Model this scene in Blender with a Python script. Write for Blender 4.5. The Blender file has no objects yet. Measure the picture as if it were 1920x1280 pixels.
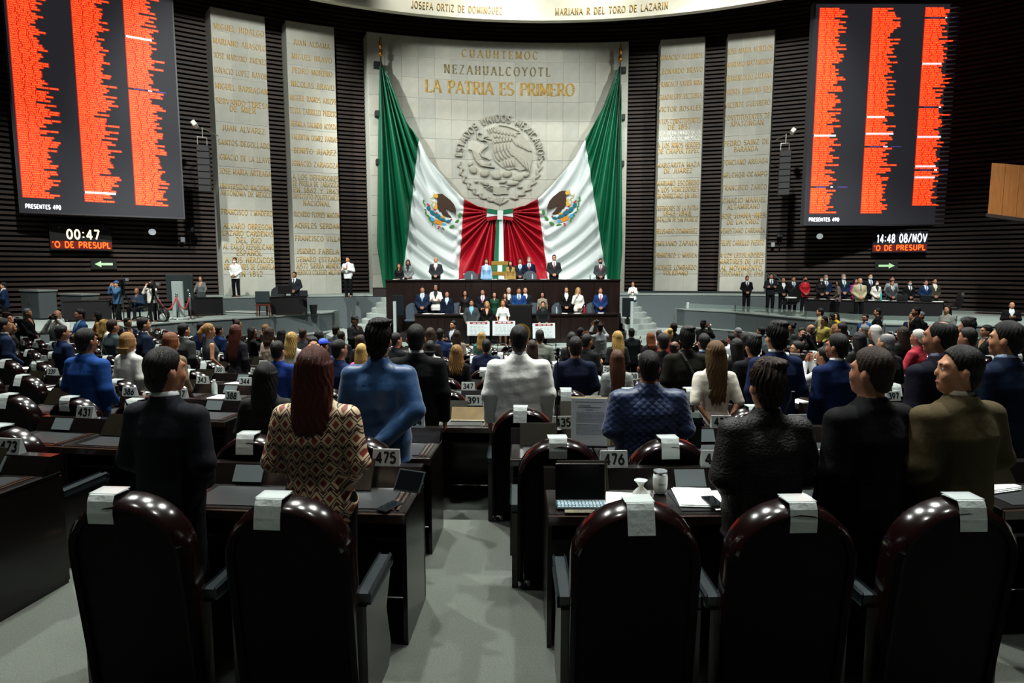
import bpy, bmesh, math, random
import numpy as np
from mathutils import Vector, Matrix

# ------------------------------------------------------------------ camera, world, lights, exposure
random.seed(7)
SC = bpy.context.scene
COL = SC.collection
PI = math.pi
FPX = 1200.0                      # focal length in pixels of the 1920 x 1280 frame
TH = math.atan(FPX / 10760.0)     # downward pitch
EYE = 3.5
cam_d = bpy.data.cameras.new('camera'); cam_d.sensor_width = 36.0; cam_d.lens = 36.0 * FPX / 1920.0
cam_d.clip_start = 0.05; cam_d.clip_end = 200
cam = bpy.data.objects.new('camera', cam_d); COL.objects.link(cam)
cam.location = (0, 0, EYE); cam.rotation_euler = (PI / 2 - TH, 0, 0)
SC.camera = cam

w = bpy.data.worlds.new('world'); SC.world = w; w.use_nodes = True
w.node_tree.nodes['Background'].inputs[0].default_value = (0.75, 0.85, 0.85, 1)
w.node_tree.nodes['Background'].inputs[1].default_value = 0.008
vs = SC.view_settings
vs.view_transform = 'Standard'; vs.look = 'None'; vs.gamma = 1.0; vs.use_curve_mapping = False
vs.exposure = 0.0

CX, CY = 2.37, 4.80               # centre of the curved stage wall
RF, RW = 29.3, 30.3               # radius of the stone faces and of the slatted wall behind
ROWX, ROWY = 0.6, 30.0            # centre of the rows of seats
CEIL = 19.0

def spot(loc, target, power, size=60, radius=0.25, blend=0.6, col=(0.97, 1.0, 0.94)):
    l = bpy.data.lights.new('ceiling_spot', 'SPOT'); l.energy = power; l.spot_size = math.radians(size)
    l.shadow_soft_size = radius; l.spot_blend = blend; l.color = col
    o = bpy.data.objects.new('ceiling_spot', l); COL.objects.link(o); o.location = loc
    o.rotation_euler = (Vector(target) - Vector(loc)).to_track_quat('-Z', 'Y').to_euler()
    return o
# the hall's ceiling spots: over the seats, over the rostrum, and washing the stone wall
for x, y, tx, ty, p in ((-9, 11, -6, 8, 9500), (-3, 9.5, -1.5, 7, 9000), (4, 9.5, 3, 7, 8500), (10, 11, 7, 8, 8500),
                        (-7, 18, -6.5, 14, 12000), (0, 18, 0, 14, 11000), (8, 18, 7, 14, 12000),
                        (-4.5, 2.2, -2.6, 3.8, 1500), (4.5, 2.2, 2.6, 3.8, 1500), (0.2, 6.0, 0.0, 4.4, 2600)):
    spot((x, y, 18.3), (tx, ty, 1), p, 62)
for x, y, tx, ty, p in ((-4, 12, -2, 25.0, 17000), (4, 12, 2, 25.0, 17000), (-10, 13, -12, 25.0, 18000), (10, 13, 13, 26.0, 18000), (-8, 14, -19, 22.5, 10000), (14, 14, 19, 23.5, 6000)):
    spot((x, y, 18.0), (tx, ty, 2), p, 46)
for x, y, tx, ty, tz, p in ((-12, 23.5, -2.5, 33, 8, 6300), (12.5, 24, 1.5, 33.5, 8, 4600), (0, 21, -0.5, 33.8, 10.5, 3000), (-6, 18, -12.0, 30, 9.5, 8000), (7, 19, 11, 33, 9.5, 8000)):
    spot((x, y, 14.2), (tx, ty, tz), p, 58)
for x in (-2.5, 1.4, 5.5):
    spot((x, 24.5, 18.6), (x * 1.05, 29.5, 15.4), 2300, 70)
# ------------------------------------------------------------------ helpers
def ray(px, py):
    u = (px - 960) / FPX; v = (640 - py) / FPX
    return np.array([u, math.cos(TH) + v * math.sin(TH), -math.sin(TH) + v * math.cos(TH)])
def atY(px, py, Y):
    r = ray(px, py); return Vector((r[0] * Y / r[1], Y, EYE + r[2] * Y / r[1]))
def atZ(px, py, z):
    r = ray(px, py); t = (z - EYE) / r[2]; return Vector((r[0] * t, r[1] * t, z))
def on_cyl(px, py, R):
    r = ray(px, py); a = r[0] ** 2 + r[1] ** 2; b = -2 * (r[0] * CX + r[1] * CY); c = CX * CX + CY * CY - R * R
    t = (-b + math.sqrt(b * b - 4 * a * c)) / (2 * a)
    return math.atan2(r[0] * t - CX, r[1] * t - CY), EYE + r[2] * t
def cyl(a, z, R):
    return (CX + R * math.sin(a), CY + R * math.cos(a), z)
def lin(c):
    if isinstance(c, str):
        c = [int(c[i:i + 2], 16) / 255 for i in (0, 2, 4)]
    return tuple((x / 12.92 if x <= 0.04045 else ((x + 0.055) / 1.055) ** 2.4) for x in c)

MATS = {}
def mat(c, rough=0.7, metal=0.0, spec=0.4, emit=0.0, noise=0.0, nscale=8.0, bump=0.0, bscale=60.0, alpha=1.0, coat=0.0, trans=0.0, sheen=0.0, stretch=None):
    key = (c, rough, metal, spec, emit, noise, nscale, bump, bscale, alpha, coat, trans, sheen, stretch)
    if key in MATS: return MATS[key]
    m = bpy.data.materials.new('m_%s' % (c if isinstance(c, str) else 'c')); m.use_nodes = True
    nt = m.node_tree; b = nt.nodes['Principled BSDF']; L = lin(c)
    b.inputs['Base Color'].default_value = (*L, 1); b.inputs['Roughness'].default_value = rough
    b.inputs['Metallic'].default_value = metal; b.inputs['Specular IOR Level'].default_value = spec
    b.inputs['Coat Weight'].default_value = coat; b.inputs['Coat Roughness'].default_value = 0.08
    b.inputs['Transmission Weight'].default_value = trans; b.inputs['Alpha'].default_value = alpha
    b.inputs['Sheen Weight'].default_value = sheen
    if emit:
        b.inputs['Emission Color'].default_value = (*L, 1); b.inputs['Emission Strength'].default_value = emit
    if noise or bump:
        tc = nt.nodes.new('ShaderNodeTexCoord'); src = tc.outputs['Object']
        if stretch:
            mp = nt.nodes.new('ShaderNodeMapping'); mp.inputs['Scale'].default_value = stretch
            nt.links.new(src, mp.inputs[0]); src = mp.outputs[0]
    if noise:
        n = nt.nodes.new('ShaderNodeTexNoise'); n.inputs['Scale'].default_value = nscale; n.inputs['Detail'].default_value = 5
        nt.links.new(src, n.inputs['Vector'])
        r = nt.nodes.new('ShaderNodeMapRange'); r.inputs[1].default_value = 0.3; r.inputs[2].default_value = 0.7
        r.inputs[3].default_value = 1 - noise; r.inputs[4].default_value = 1 + noise
        nt.links.new(n.outputs['Fac'], r.inputs[0])
        mx = nt.nodes.new('ShaderNodeVectorMath'); mx.operation = 'SCALE'; mx.inputs[0].default_value = L
        nt.links.new(r.outputs[0], mx.inputs['Scale']); nt.links.new(mx.outputs[0], b.inputs['Base Color'])
    if bump:
        n2 = nt.nodes.new('ShaderNodeTexNoise'); n2.inputs['Scale'].default_value = bscale; n2.inputs['Detail'].default_value = 4
        nt.links.new(src, n2.inputs['Vector'])
        bp = nt.nodes.new('ShaderNodeBump'); bp.inputs['Strength'].default_value = bump; bp.inputs['Distance'].default_value = 0.02
        nt.links.new(n2.outputs['Fac'], bp.inputs['Height']); nt.links.new(bp.outputs[0], b.inputs['Normal'])
    MATS[key] = m
    return m

def mesh_np(name, V, F, m=None, smooth=False, mats=None, midx=None):
    """V (n,3) array, F list of tuples or (m,4)/(m,3) array"""
    me = bpy.data.meshes.new(name)
    if isinstance(F, np.ndarray):
        k = F.shape[1]; n = len(F)
        me.vertices.add(len(V)); me.vertices.foreach_set('co', np.asarray(V, np.float32).ravel())
        me.loops.add(n * k); me.loops.foreach_set('vertex_index', F.astype(np.int32).ravel())
        me.polygons.add(n); me.polygons.foreach_set('loop_start', np.arange(0, n * k, k, dtype=np.int32))
        me.update(calc_edges=True)
    else:
        me.from_pydata([tuple(v) for v in V], [], F)
    for q in (mats or ([m] if m else [])): me.materials.append(q)
    if midx is not None: me.polygons.foreach_set('material_index', np.asarray(midx, np.int32))
    if smooth: me.polygons.foreach_set('use_smooth', np.ones(len(me.polygons), bool))
    me.update()
    return me

def link(name, data, parent=None, loc=None, rot=None, scale=None):
    o = bpy.data.objects.new(name, data); COL.objects.link(o)
    if parent is not None: o.parent = parent
    if loc is not None: o.location = loc
    if rot is not None: o.rotation_euler = (0, 0, rot) if isinstance(rot, (int, float)) else rot
    if scale is not None: o.scale = (scale,) * 3 if isinstance(scale, (int, float)) else scale
    return o
def tag(o, label=None, cat=None, group=None, kind=None):
    if label: o['label'] = label
    if cat: o['category'] = cat
    if group: o['group'] = group
    if kind: o['kind'] = kind
    return o
def thing(name, label, cat, loc=(0, 0, 0), rot=0, group=None):
    return tag(link(name, None, None, loc, rot), label, cat, group)

class MB:
    def __init__(s): s.v = []; s.f = []
    def add(s, V, F):
        n = len(s.v); s.v += [tuple(p) for p in V]; s.f += [tuple(i + n for i in q) for q in F]; return s
    def box(s, x0, x1, y0, y1, z0, z1, b=0.0):
        if b <= 0:
            V = [(x, y, z) for z in (z0, z1) for y in (y0, y1) for x in (x0, x1)]
            return s.add(V, [(0, 2, 3, 1), (4, 5, 7, 6), (0, 1, 5, 4), (2, 6, 7, 3), (0, 4, 6, 2), (1, 3, 7, 5)])
        V = []; id = {}
        X = (x0, x1); Y = (y0, y1); Z = (z0, z1)
        for i in (0, 1):
            for j in (0, 1):
                for k in (0, 1):
                    sx, sy, sz = (b, -b)[i], (b, -b)[j], (b, -b)[k]
                    for a in range(3):
                        id[i, j, k, a] = len(V)
                        V.append((X[i] + (0 if a == 0 else sx), Y[j] + (0 if a == 1 else sy), Z[k] + (0 if a == 2 else sz)))
        F = []
        for a in range(3):
            for e in (0, 1):
                q = []
                for (p, r) in ((0, 0), (1, 0), (1, 1), (0, 1)):
                    t = [0, 0, 0]; t[a] = e; t[(a + 1) % 3] = p; t[(a + 2) % 3] = r; q.append(id[t[0], t[1], t[2], a])
                F.append(q if e else q[::-1])
        for a in range(3):          # edges along axis a
            b1, b2 = (a + 1) % 3, (a + 2) % 3
            for p in (0, 1):
                for r in (0, 1):
                    t0 = [0, 0, 0]; t0[b1] = p; t0[b2] = r; t1 = list(t0); t1[a] = 1
                    q = [id[(*t0, b1)], id[(*t1, b1)], id[(*t1, b2)], id[(*t0, b2)]]
                    F.append(q if (p + r) % 2 == 1 else q[::-1])
        for i in (0, 1):
            for j in (0, 1):
                for k in (0, 1):
                    q = [id[i, j, k, a] for a in range(3)]; F.append(q if (i + j + k) % 2 == 1 else q[::-1])
        return s.add(V, F)
    def prism(s, poly, z0, z1):
        n = len(poly)
        A = sum(poly[i][0] * poly[(i + 1) % n][1] - poly[(i + 1) % n][0] * poly[i][1] for i in range(n))
        if A < 0: poly = poly[::-1]
        V = [(x, y, z0) for x, y in poly] + [(x, y, z1) for x, y in poly]
        F = [tuple(range(n))[::-1], tuple(range(n, 2 * n))] + [(i, (i + 1) % n, n + (i + 1) % n, n + i) for i in range(n)]
        return s.add(V, F)
    def prism_xz(s, poly, y0, y1):
        n0 = len(s.v); s.prism(poly, y0, y1)
        s.v[n0:] = [(x, z, y) for x, y, z in s.v[n0:]]
        k = len(poly) + 2; s.f[-k:] = [q[::-1] for q in s.f[-k:]]
        return s
    def prism_yz(s, poly, x0, x1):
        n0 = len(s.v); s.prism(poly, x0, x1)
        s.v[n0:] = [(z, x, y) for x, y, z in s.v[n0:]]
        return s
    def tube(s, pts, r, n=8, cap=True):
        pts = [Vector(p) for p in pts]; R = r if isinstance(r, (list, tuple)) else [r] * len(pts)
        V = []; prev = None
        for i, p in enumerate(pts):
            d = (pts[min(i + 1, len(pts) - 1)] - pts[max(i - 1, 0)]).normalized()
            if prev is None:
                u = d.orthogonal().normalized()
            else:
                u = (prev - d * prev.dot(d)).normalized()
            prev = u; v = d.cross(u)
            for k in range(n):
                t = 2 * PI * k / n; V.append(p + (u * math.cos(t) + v * math.sin(t)) * R[i])
        F = []
        for i in range(len(pts) - 1):
            for k in range(n):
                F.append((i * n + k, i * n + (k + 1) % n, (i + 1) * n + (k + 1) % n, (i + 1) * n + k))
        if cap: F += [tuple(range(n))[::-1], tuple(range((len(pts) - 1) * n, len(pts) * n))]
        return s.add(V, F)
    def lathe(s, prof, n=16, c=(0, 0)):
        V = [(c[0] + r * math.cos(2 * PI * k / n), c[1] + r * math.sin(2 * PI * k / n), z) for r, z in prof for k in range(n)]
        F = [(i * n + k, i * n + (k + 1) % n, (i + 1) * n + (k + 1) % n, (i + 1) * n + k) for i in range(len(prof) - 1) for k in range(n)]
        F += [tuple(range(n))[::-1], tuple(range((len(prof) - 1) * n, len(prof) * n))]
        return s.add(V, F)
    def ball(s, c, r, n=10, m=6):
        r = r if isinstance(r, (tuple, list)) else (r, r, r)
        prof = [(math.sin(PI * (i + 0.15) / (m + 0.3)), -math.cos(PI * (i + 0.15) / (m + 0.3))) for i in range(m + 1)]
        n0 = len(s.v); s.lathe(prof, n)
        s.v[n0:] = [(c[0] + x * r[0], c[1] + y * r[1], c[2] + z * r[2]) for x, y, z in s.v[n0:]]
        return s
    def ring(s, R0, R1, a0, a1, z0, z1, n, c=None):
        cx, cy = c or (CX, CY); V = []
        for i in range(n + 1):
            a = a0 + (a1 - a0) * i / n
            for R, z in ((R0, z0), (R1, z0), (R1, z1), (R0, z1)):
                V.append((cx + R * math.sin(a), cy + R * math.cos(a), z))
        F = []
        for i in range(n):
            for k in range(4):
                F.append((i * 4 + k, i * 4 + (k + 1) % 4, (i + 1) * 4 + (k + 1) % 4, (i + 1) * 4 + k))
        F += [(3, 2, 1, 0), (n * 4, n * 4 + 1, n * 4 + 2, n * 4 + 3)]
        return s.add(V, F)
    def xf(s, M, n0=0):
        s.v[n0:] = [tuple(M @ Vector(p)) for p in s.v[n0:]]; return s
    def mesh(s, name, m, smooth=False, mats=None, midx=None):
        return mesh_np(name, s.v, s.f, m, smooth, mats, midx)
    def build(s, name, m, parent=None, loc=None, rot=None, smooth=False):
        return link(name, s.mesh(name, m, smooth), parent, loc, rot)
def auto_smooth(me, ang=40):
    bm = bmesh.new(); bm.from_mesh(me); lim = math.radians(ang)
    for f in bm.faces: f.smooth = True
    for e in bm.edges:
        if len(e.link_faces) == 2 and e.calc_face_angle(0) > lim: e.smooth = False
    bm.to_mesh(me); bm.free(); return me
def struct(name, mb, m, parent=None, label=None, smooth=False):
    o = mb.build(name, m, parent, smooth=smooth)
    if parent is None:
        o['kind'] = 'structure'
        if label: o['label'] = label
    return o
def copy_tree(o, parent=None):
    c = o.copy(); COL.objects.link(c); c.parent = parent
    for ch in list(o.children): copy_tree(ch, c)
    return c

# ------------------------------------------------------------------ lettering: stroke glyphs, plain or with serifs
G = {}
_arc = lambda cx, cy, rx, ry, a0, a1, n=10: ' '.join('%.3f,%.3f' % (cx + rx * math.cos(math.radians(a0 + (a1 - a0) * i / n)), cy + ry * math.sin(math.radians(a0 + (a1 - a0) * i / n))) for i in range(n + 1))
def _g(ch, w, s): G[ch] = (w, [[tuple(map(float, p.split(','))) for p in q.split()] for q in s.split(';')])
_g('A', .72, '0,0 .36,1 .72,0;.14,.36 .58,.36'); _g('B', .6, '.08,0 .08,1;.08,1 .36,1 ' + _arc(.36, .76, .2, .24, 90, -90, 6) + ' .08,.52;.08,.52 .38,.52 ' + _arc(.38, .26, .22, .26, 90, -90, 6) + ' .08,0')
_g('C', .7, _arc(.37, .5, .35, .5, 45, 315, 14)); _g('D', .7, '.08,0 .08,1;.08,1 .3,1 ' + _arc(.3, .5, .38, .5, 90, -90, 10) + ' .08,0')
_g('E', .56, '.08,0 .08,1;.08,1 .54,1;.08,.52 .44,.52;.08,0 .56,0'); _g('F', .54, '.08,0 .08,1;.08,1 .54,1;.08,.52 .44,.52')
_g('G', .74, _arc(.37, .5, .35, .5, 45, 340, 14) + ' .7,.42;.45,.42 .72,.42'); _g('H', .7, '.08,0 .08,1;.62,0 .62,1;.08,.52 .62,.52')
_g('I', .2, '.1,0 .1,1'); _g('J', .46, '.38,1 .38,.22 ' + _arc(.2, .2, .18, .2, 0, -160, 6)); _g('K', .66, '.08,0 .08,1;.62,1 .08,.4;.25,.56 .66,0')
_g('L', .54, '.08,0 .08,1;.08,0 .54,0'); _g('M', .84, '.08,0 .08,1;.08,1 .42,.1;.42,.1 .76,1;.76,1 .76,0'); _g('N', .72, '.08,0 .08,1;.08,1 .64,0;.64,0 .64,1')
_g('O', .76, _arc(.38, .5, .37, .5, 90, 450, 18)); _g('P', .58, '.08,0 .08,1;.08,1 .34,1 ' + _arc(.34, .74, .23, .26, 90, -90, 7) + ' .08,.48')
_g('Q', .76, _arc(.38, .5, .37, .5, 90, 450, 18) + ';.45,.25 .75,-.1'); _g('R', .66, '.08,0 .08,1;.08,1 .34,1 ' + _arc(.34, .75, .22, .25, 90, -90, 7) + ' .08,.5;.3,.5 .66,0')
_g('S', .56, _arc(.28, .75, .25, .25, 40, 270, 9) + ' ' + _arc(.28, .25, .27, .25, 90, -140, 9)); _g('T', .64, '.32,0 .32,1;0,1 .64,1')
_g('U', .7, '.08,1 .08,.3 ' + _arc(.35, .29, .27, .29, 180, 360, 8) + ' .62,1'); _g('V', .7, '0,1 .35,0 .7,1'); _g('W', 1.0, '0,1 .25,0;.25,0 .5,.9;.5,.9 .75,0;.75,0 1,1')
_g('X', .68, '0,1 .68,0;.68,1 0,0'); _g('Y', .68, '0,1 .34,.48 .68,1;.34,.48 .34,0'); _g('Z', .62, '.02,1 .6,1 0,0 .62,0')
_g('0', .6, _arc(.3, .5, .27, .5, 90, 450, 16)); _g('1', .4, '.05,.8 .25,1 .25,0'); _g('2', .58, _arc(.28, .74, .25, .26, 170, -30, 8) + ' .03,0 .58,0')
_g('3', .58, _arc(.27, .76, .24, .24, 150, -90, 8) + ';' + _arc(.27, .27, .28, .27, 90, -150, 8)); _g('4', .62, '.45,0 .45,1 .02,.28 .62,.28')
_g('5', .58, '.52,1 .1,1 .07,.55;' + '.07,.55 ' + _arc(.27, .31, .28, .31, 110, -140, 10)); _g('6', .6, '.45,1 .1,.5;' + _arc(.3, .3, .26, .3, 90, 450, 14))
_g('7', .56, '.02,1 .56,1 .2,0'); _g('8', .6, _arc(.3, .76, .22, .24, 90, 450, 12) + ';' + _arc(.3, .27, .27, .27, 90, 450, 12)); _g('9', .6, '.15,0 .5,.5;' + _arc(.3, .7, .26, .3, 90, 450, 14))
_g('.', .22, '.1,0 .1,.08'); _g('-', .4, '.05,.45 .35,.45'); _g(':', .26, '.13,.15 .13,.28;.13,.65 .13,.78'); _g('/', .5, '0,-.05 .5,1.05'); _g(' ', .42, '0,0 0,0')
_g("'", .2, '.1,.8 .1,1'); _g('Ñ', .72, '.08,0 .08,1;.08,1 .64,0;.64,0 .64,1;.2,1.15 .35,1.22 .5,1.15'); _g('(', .3, _arc(.4, .5, .3, .6, 130, 230, 5))
def text2d(s, h=1.0, thick=0.1, thin=None, serif=0.0, gap=0.16):
    """list of convex quads (4 x 2) in the plane, plus total width"""
    thin = thin or thick; Q = []; x = 0.0
    for ch in s:
        wd, strokes = G.get(ch, G['-'])
        for st in strokes:
            for i in range(len(st) - 1):
                (ax, ay), (bx, by) = st[i], st[i + 1]
                dx, dy = bx - ax, by - ay; l = math.hypot(dx, dy)
                if l < 1e-6: continue
                steep = abs(dy) / l
                t = (thin + (thick - thin) * (steep if dx * dy <= 0.001 or abs(dx) < 0.02 else steep * 0.35)) / 2
                ex = 0.3 * t if len(st) > 3 else 0.0
                ux, uy = dx / l, dy / l; nx, ny = -uy * t, ux * t
                a = (ax - ux * ex, ay - uy * ex); b = (bx + ux * ex, by + uy * ex)
                Q.append([(a[0] - nx, a[1] - ny), (b[0] - nx, b[1] - ny), (b[0] + nx, b[1] + ny), (a[0] + nx, a[1] + ny)])
                if serif and abs(dy) > 0.6 * l:
                    for (ex_, ey_, endp) in ((ax, ay, i == 0), (bx, by, i == len(st) - 2)):
                        if endp and (abs(ey_) < 0.02 or abs(ey_ - 1) < 0.02):
                            y0 = 0 if ey_ < 0.5 else 1 - thin * 0.9
                            Q.append([(ex_ - serif, y0), (ex_ + serif, y0), (ex_ + serif, y0 + thin * 0.9), (ex_ - serif, y0 + thin * 0.9)])
                if serif and abs(dx) > 0.9 * l and len(st) == 2 and ch in 'ELFTZ':
                    for (ex_, ey_) in ((ax, ay), (bx, by)):
                        if abs(ex_ - 0.08) > 0.05:
                            y0, y1 = (ey_ - 0.16, ey_) if ey_ > 0.9 else ((ey_, ey_ + 0.18) if ey_ < 0.1 else (ey_ - 0.09, ey_ + 0.09))
                            Q.append([(ex_ - thin / 2, y0), (ex_ + thin / 2, y0), (ex_ + thin / 2, y1), (ex_ - thin / 2, y1)])
        n = sum(max(0, len(q) - 1) for q in strokes)
        cnt = 0
        # shift the glyph just added
        k = len(Q) - 1
        while k >= 0 and len(Q[k]) == 4 and not isinstance(Q[k], tuple):
            Q[k] = tuple((px + x, py) for px, py in Q[k]); k -= 1
        x += wd + gap
    W = x - gap
    return [[(a * h, b * h) for a, b in q] for q in Q], W * h
def text_mesh(name, s, m, fn, h, width=None, thick=0.12, thin=None, serif=0.0, gap=0.16, depth=0.0, align='c'):
    """fn(u, v, d) maps text plane (u right, v up, d out of the surface) to space"""
    Q, W = text2d(s, h, thick, thin, serif, gap); k = (width / W) if width else 1.0
    W *= k; off = -W / 2 if align == 'c' else (0 if align == 'l' else -W)
    V = []; F = []
    for q in Q:
        n = len(V)
        for (a, b) in q: V.append(fn(a * k + off, b, depth))
        F.append((n, n + 1, n + 2, n + 3))
        if depth:
            for (a, b) in q: V.append(fn(a * k + off, b, 0))
            for i in range(4): F.append((n + i, n + 4 + i, n + 4 + (i + 1) % 4, n + (i + 1) % 4))
    return mesh_np(name, np.array(V), np.array(F), m), W
# ------------------------------------------------------------------ the setting: floors, stage, walls, ceiling
D = math.radians
M_CARPET = mat('5c605a', 0.95, spec=0.1, noise=0.18, nscale=120, bump=0.5, bscale=260)
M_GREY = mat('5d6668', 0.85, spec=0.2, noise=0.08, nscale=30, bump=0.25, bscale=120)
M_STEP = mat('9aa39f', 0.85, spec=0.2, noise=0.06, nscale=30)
M_STAGEFLOOR = mat('8f9c97', 0.8, spec=0.25, noise=0.06, nscale=14)
M_STONE = [mat(c, 0.85, spec=0.2, noise=0.07, nscale=2.5, bump=0.15, bscale=40) for c in ('a9a89e', 'a4a49b', 'aeaca1')]
M_JOINT = mat('bfbfb6', 0.9, spec=0.1)
M_SLAT = [mat(c, 0.55, spec=0.35, noise=0.35, nscale=1.2, stretch=(1, 1, 6), bump=0.3, bscale=20) for c in ('2d1f19', '271a16', '33241d')]
M_DARKWALL = mat('0c0808', 0.8, spec=0.1)
M_CEIL = mat('15130f', 0.9, spec=0.1)
M_WOODDARK = mat('1c0f0b', 0.3, spec=0.5, noise=0.3, nscale=3, stretch=(0.4, 0.4, 6), coat=0.3)

ROWP = 1.35
def row_d(k): return 2.6 + ROWP * k
def row_z(k): return EYE - 2.05 - 0.10 * k
NROW = 12
for k in range(NROW):
    r0 = ROWY - row_d(k + 1); r1 = ROWY - (row_d(k) if k else -7)
    mb = MB().ring(r0 - 0.02, r1, PI - D(52), PI + D(52), -0.3, row_z(k), 72, (ROWX, ROWY))
    struct('floor', mb, M_CARPET, label='grey carpeted terrace step of the seating hall')
struct('floor', MB().box(-30, 32, 8, 36, -0.4, 0.30), M_CARPET, label='grey carpet floor in front of the rostrum')
# wings, plinths, ledge
WL = [(-8.1, 28.9), (-8.0, 28.2), (-8.3, 27.4), (-10.2, 25.0), (-12.1, 22.8), (-13.4, 20.2), (-15.5, 17.6), (-21, 15.5)]
WR = [(8.0, 30.8), (8.2, 30.2), (9.9, 28.2), (11.3, 24.4), (12.8, 21.9), (15.0, 21.4), (18.5, 21.2), (26, 21.0)]
def arc_pts(R, a0, a1, n): return [(CX + R * math.sin(D(a0 + (a1 - a0) * i / n)), CY + R * math.cos(D(a0 + (a1 - a0) * i / n))) for i in range(n + 1)]
Z_W, Z_U, Z_P, Z_S = 1.66, 2.33, 0.87, 0.80
wing = struct('floor', MB().prism(WL + arc_pts(RW + 0.2, -62, -19, 24), 0, Z_W), M_STAGEFLOOR, label='pale raised wing floor left of the rostrum')
wing2 = struct('floor', MB().prism(WR + arc_pts(RW + 0.2, 62, 9, 24), 0, Z_W), M_STAGEFLOOR, label='pale raised wing floor right of the rostrum')
def face_strip(line, z0, z1, t, m, name, parent=None):
    mb = MB()
    for i in range(len(line) - 1):
        a, b = Vector(line[i]), Vector(line[i + 1]); d = (b - a).normalized(); n = Vector((d.y, -d.x))
        if n.dot(Vector((0, 0)) - a) < 0: n = -n
        a2, b2 = a + n * t, b + n * t
        mb.prism([tuple(a), tuple(b), tuple(b2), tuple(a2)], z0, z1)
    return mb.build(name, m, parent)
for wg, line in ((wing, WL), (wing2, WR)):
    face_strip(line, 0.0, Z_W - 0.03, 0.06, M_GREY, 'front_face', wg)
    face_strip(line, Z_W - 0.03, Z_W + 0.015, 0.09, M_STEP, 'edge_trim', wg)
def offs(line, t):
    R = []
    for i, p in enumerate(line):
        q0, q1 = Vector(line[max(0, i - 1)]), Vector(line[min(len(line) - 1, i + 1)]); d = (q1 - q0).normalized(); n = Vector((d.y, -d.x))
        if n.dot(-Vector(p)) < 0: n = -n
        R.append(tuple(Vector(p) + n * t))
    return R
PL = offs(WL, 0.42); PR = offs(WR, 0.42)
pl = struct('floor', MB().prism(PL + [(-24, 20), (-14, 27)], -0.1, Z_P), M_STAGEFLOOR, label='low plinth along the left wing of the stage')
pr = struct('floor', MB().prism(PR + [(26, 27), (13, 29)], -0.1, Z_P), M_STAGEFLOOR, label='low plinth along the right wing of the stage')
for wg, line in ((pl, PL), (pr, PR)):
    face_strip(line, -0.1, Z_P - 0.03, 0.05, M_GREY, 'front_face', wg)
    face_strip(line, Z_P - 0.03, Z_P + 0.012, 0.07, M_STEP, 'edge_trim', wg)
RU = 27.0
up = struct('floor', MB().ring(RU, RW + 0.2, D(-34), D(24), 0.5, Z_U, 60), M_STAGEFLOOR, label='upper stage floor at the foot of the stone slabs')
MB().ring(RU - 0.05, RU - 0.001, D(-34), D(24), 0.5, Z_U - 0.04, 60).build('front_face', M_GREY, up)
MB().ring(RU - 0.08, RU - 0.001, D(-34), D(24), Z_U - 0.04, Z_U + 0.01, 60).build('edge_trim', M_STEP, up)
MB().ring(RF - 0.45, RF - 0.05, D(8.5), D(22), Z_U, Z_U + 0.1, 12).build('base_step', mat('20282a', 0.8), up)
plat = struct('floor', MB().prism([(-6.4, 27), (-6.6, 23.2), (-5.8, 22.6), (0.5, 22.3), (6.4, 22.8), (7.2, 23.6), (6.9, 27)], -0.1, Z_S), M_STAGEFLOOR, label='central platform under the rostrum')
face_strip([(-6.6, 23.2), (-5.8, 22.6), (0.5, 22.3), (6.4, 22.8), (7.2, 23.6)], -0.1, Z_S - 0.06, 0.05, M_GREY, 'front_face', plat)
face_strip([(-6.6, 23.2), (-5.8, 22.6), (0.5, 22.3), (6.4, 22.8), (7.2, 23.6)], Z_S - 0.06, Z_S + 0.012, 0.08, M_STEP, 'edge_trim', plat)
# curved stairs at both ends of the rostrum
def stairs(name, label, xin, xout, y0, sgn):
    t = tag(link(name, None, None, (0, 0, 0)), label, None, None, 'structure')
    n = 8
    for i in range(n):
        z1 = Z_U - 0.19 * (i + 0)
        yb = y0 - 0.46 * i; xo = xout + sgn * 0.1 * i
        pts = [(xin, y0 + 1.2), (xin, yb)]
        for q in range(7):
            a = PI / 2 * q / 6; pts.append((xo - sgn * 0.9 + sgn * 0.9 * math.sin(a), yb + 0.75 - 0.75 * math.cos(a) - 0.1 * 0))
        pts.append((xo, y0 + 1.2))
        if z1 > 1.02:
            MB().prism(pts, Z_S - 0.05 if i else Z_S, z1).build('step', M_STEP if i % 2 == 0 else M_STEP, t)
    return t
ld = struct('floor', MB().prism([(-4.6, 27.3), (-4.6, 23.3), (-5.6, 23.1), (-6.6, 23.6), (-7.3, 25.0), (-7.5, 27.3)], Z_S - 0.6, 1.0), M_STEP, label='pale curved landing at the foot of the left stairs')
ld2 = struct('floor', MB().prism([(4.5, 27.8), (4.5, 23.8), (5.4, 23.6), (6.6, 24.2), (7.4, 25.6), (7.7, 27.8)], Z_S - 0.6, 1.0), M_STEP, label='pale curved landing at the foot of the right stairs')
stairs('trim_1', 'pale curved stairs left of the rostrum', -4.7, -5.6, 26.6, -1)
stairs('trim_2', 'pale curved stairs right of the rostrum', 4.4, 5.3, 27.2, 1)

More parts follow.
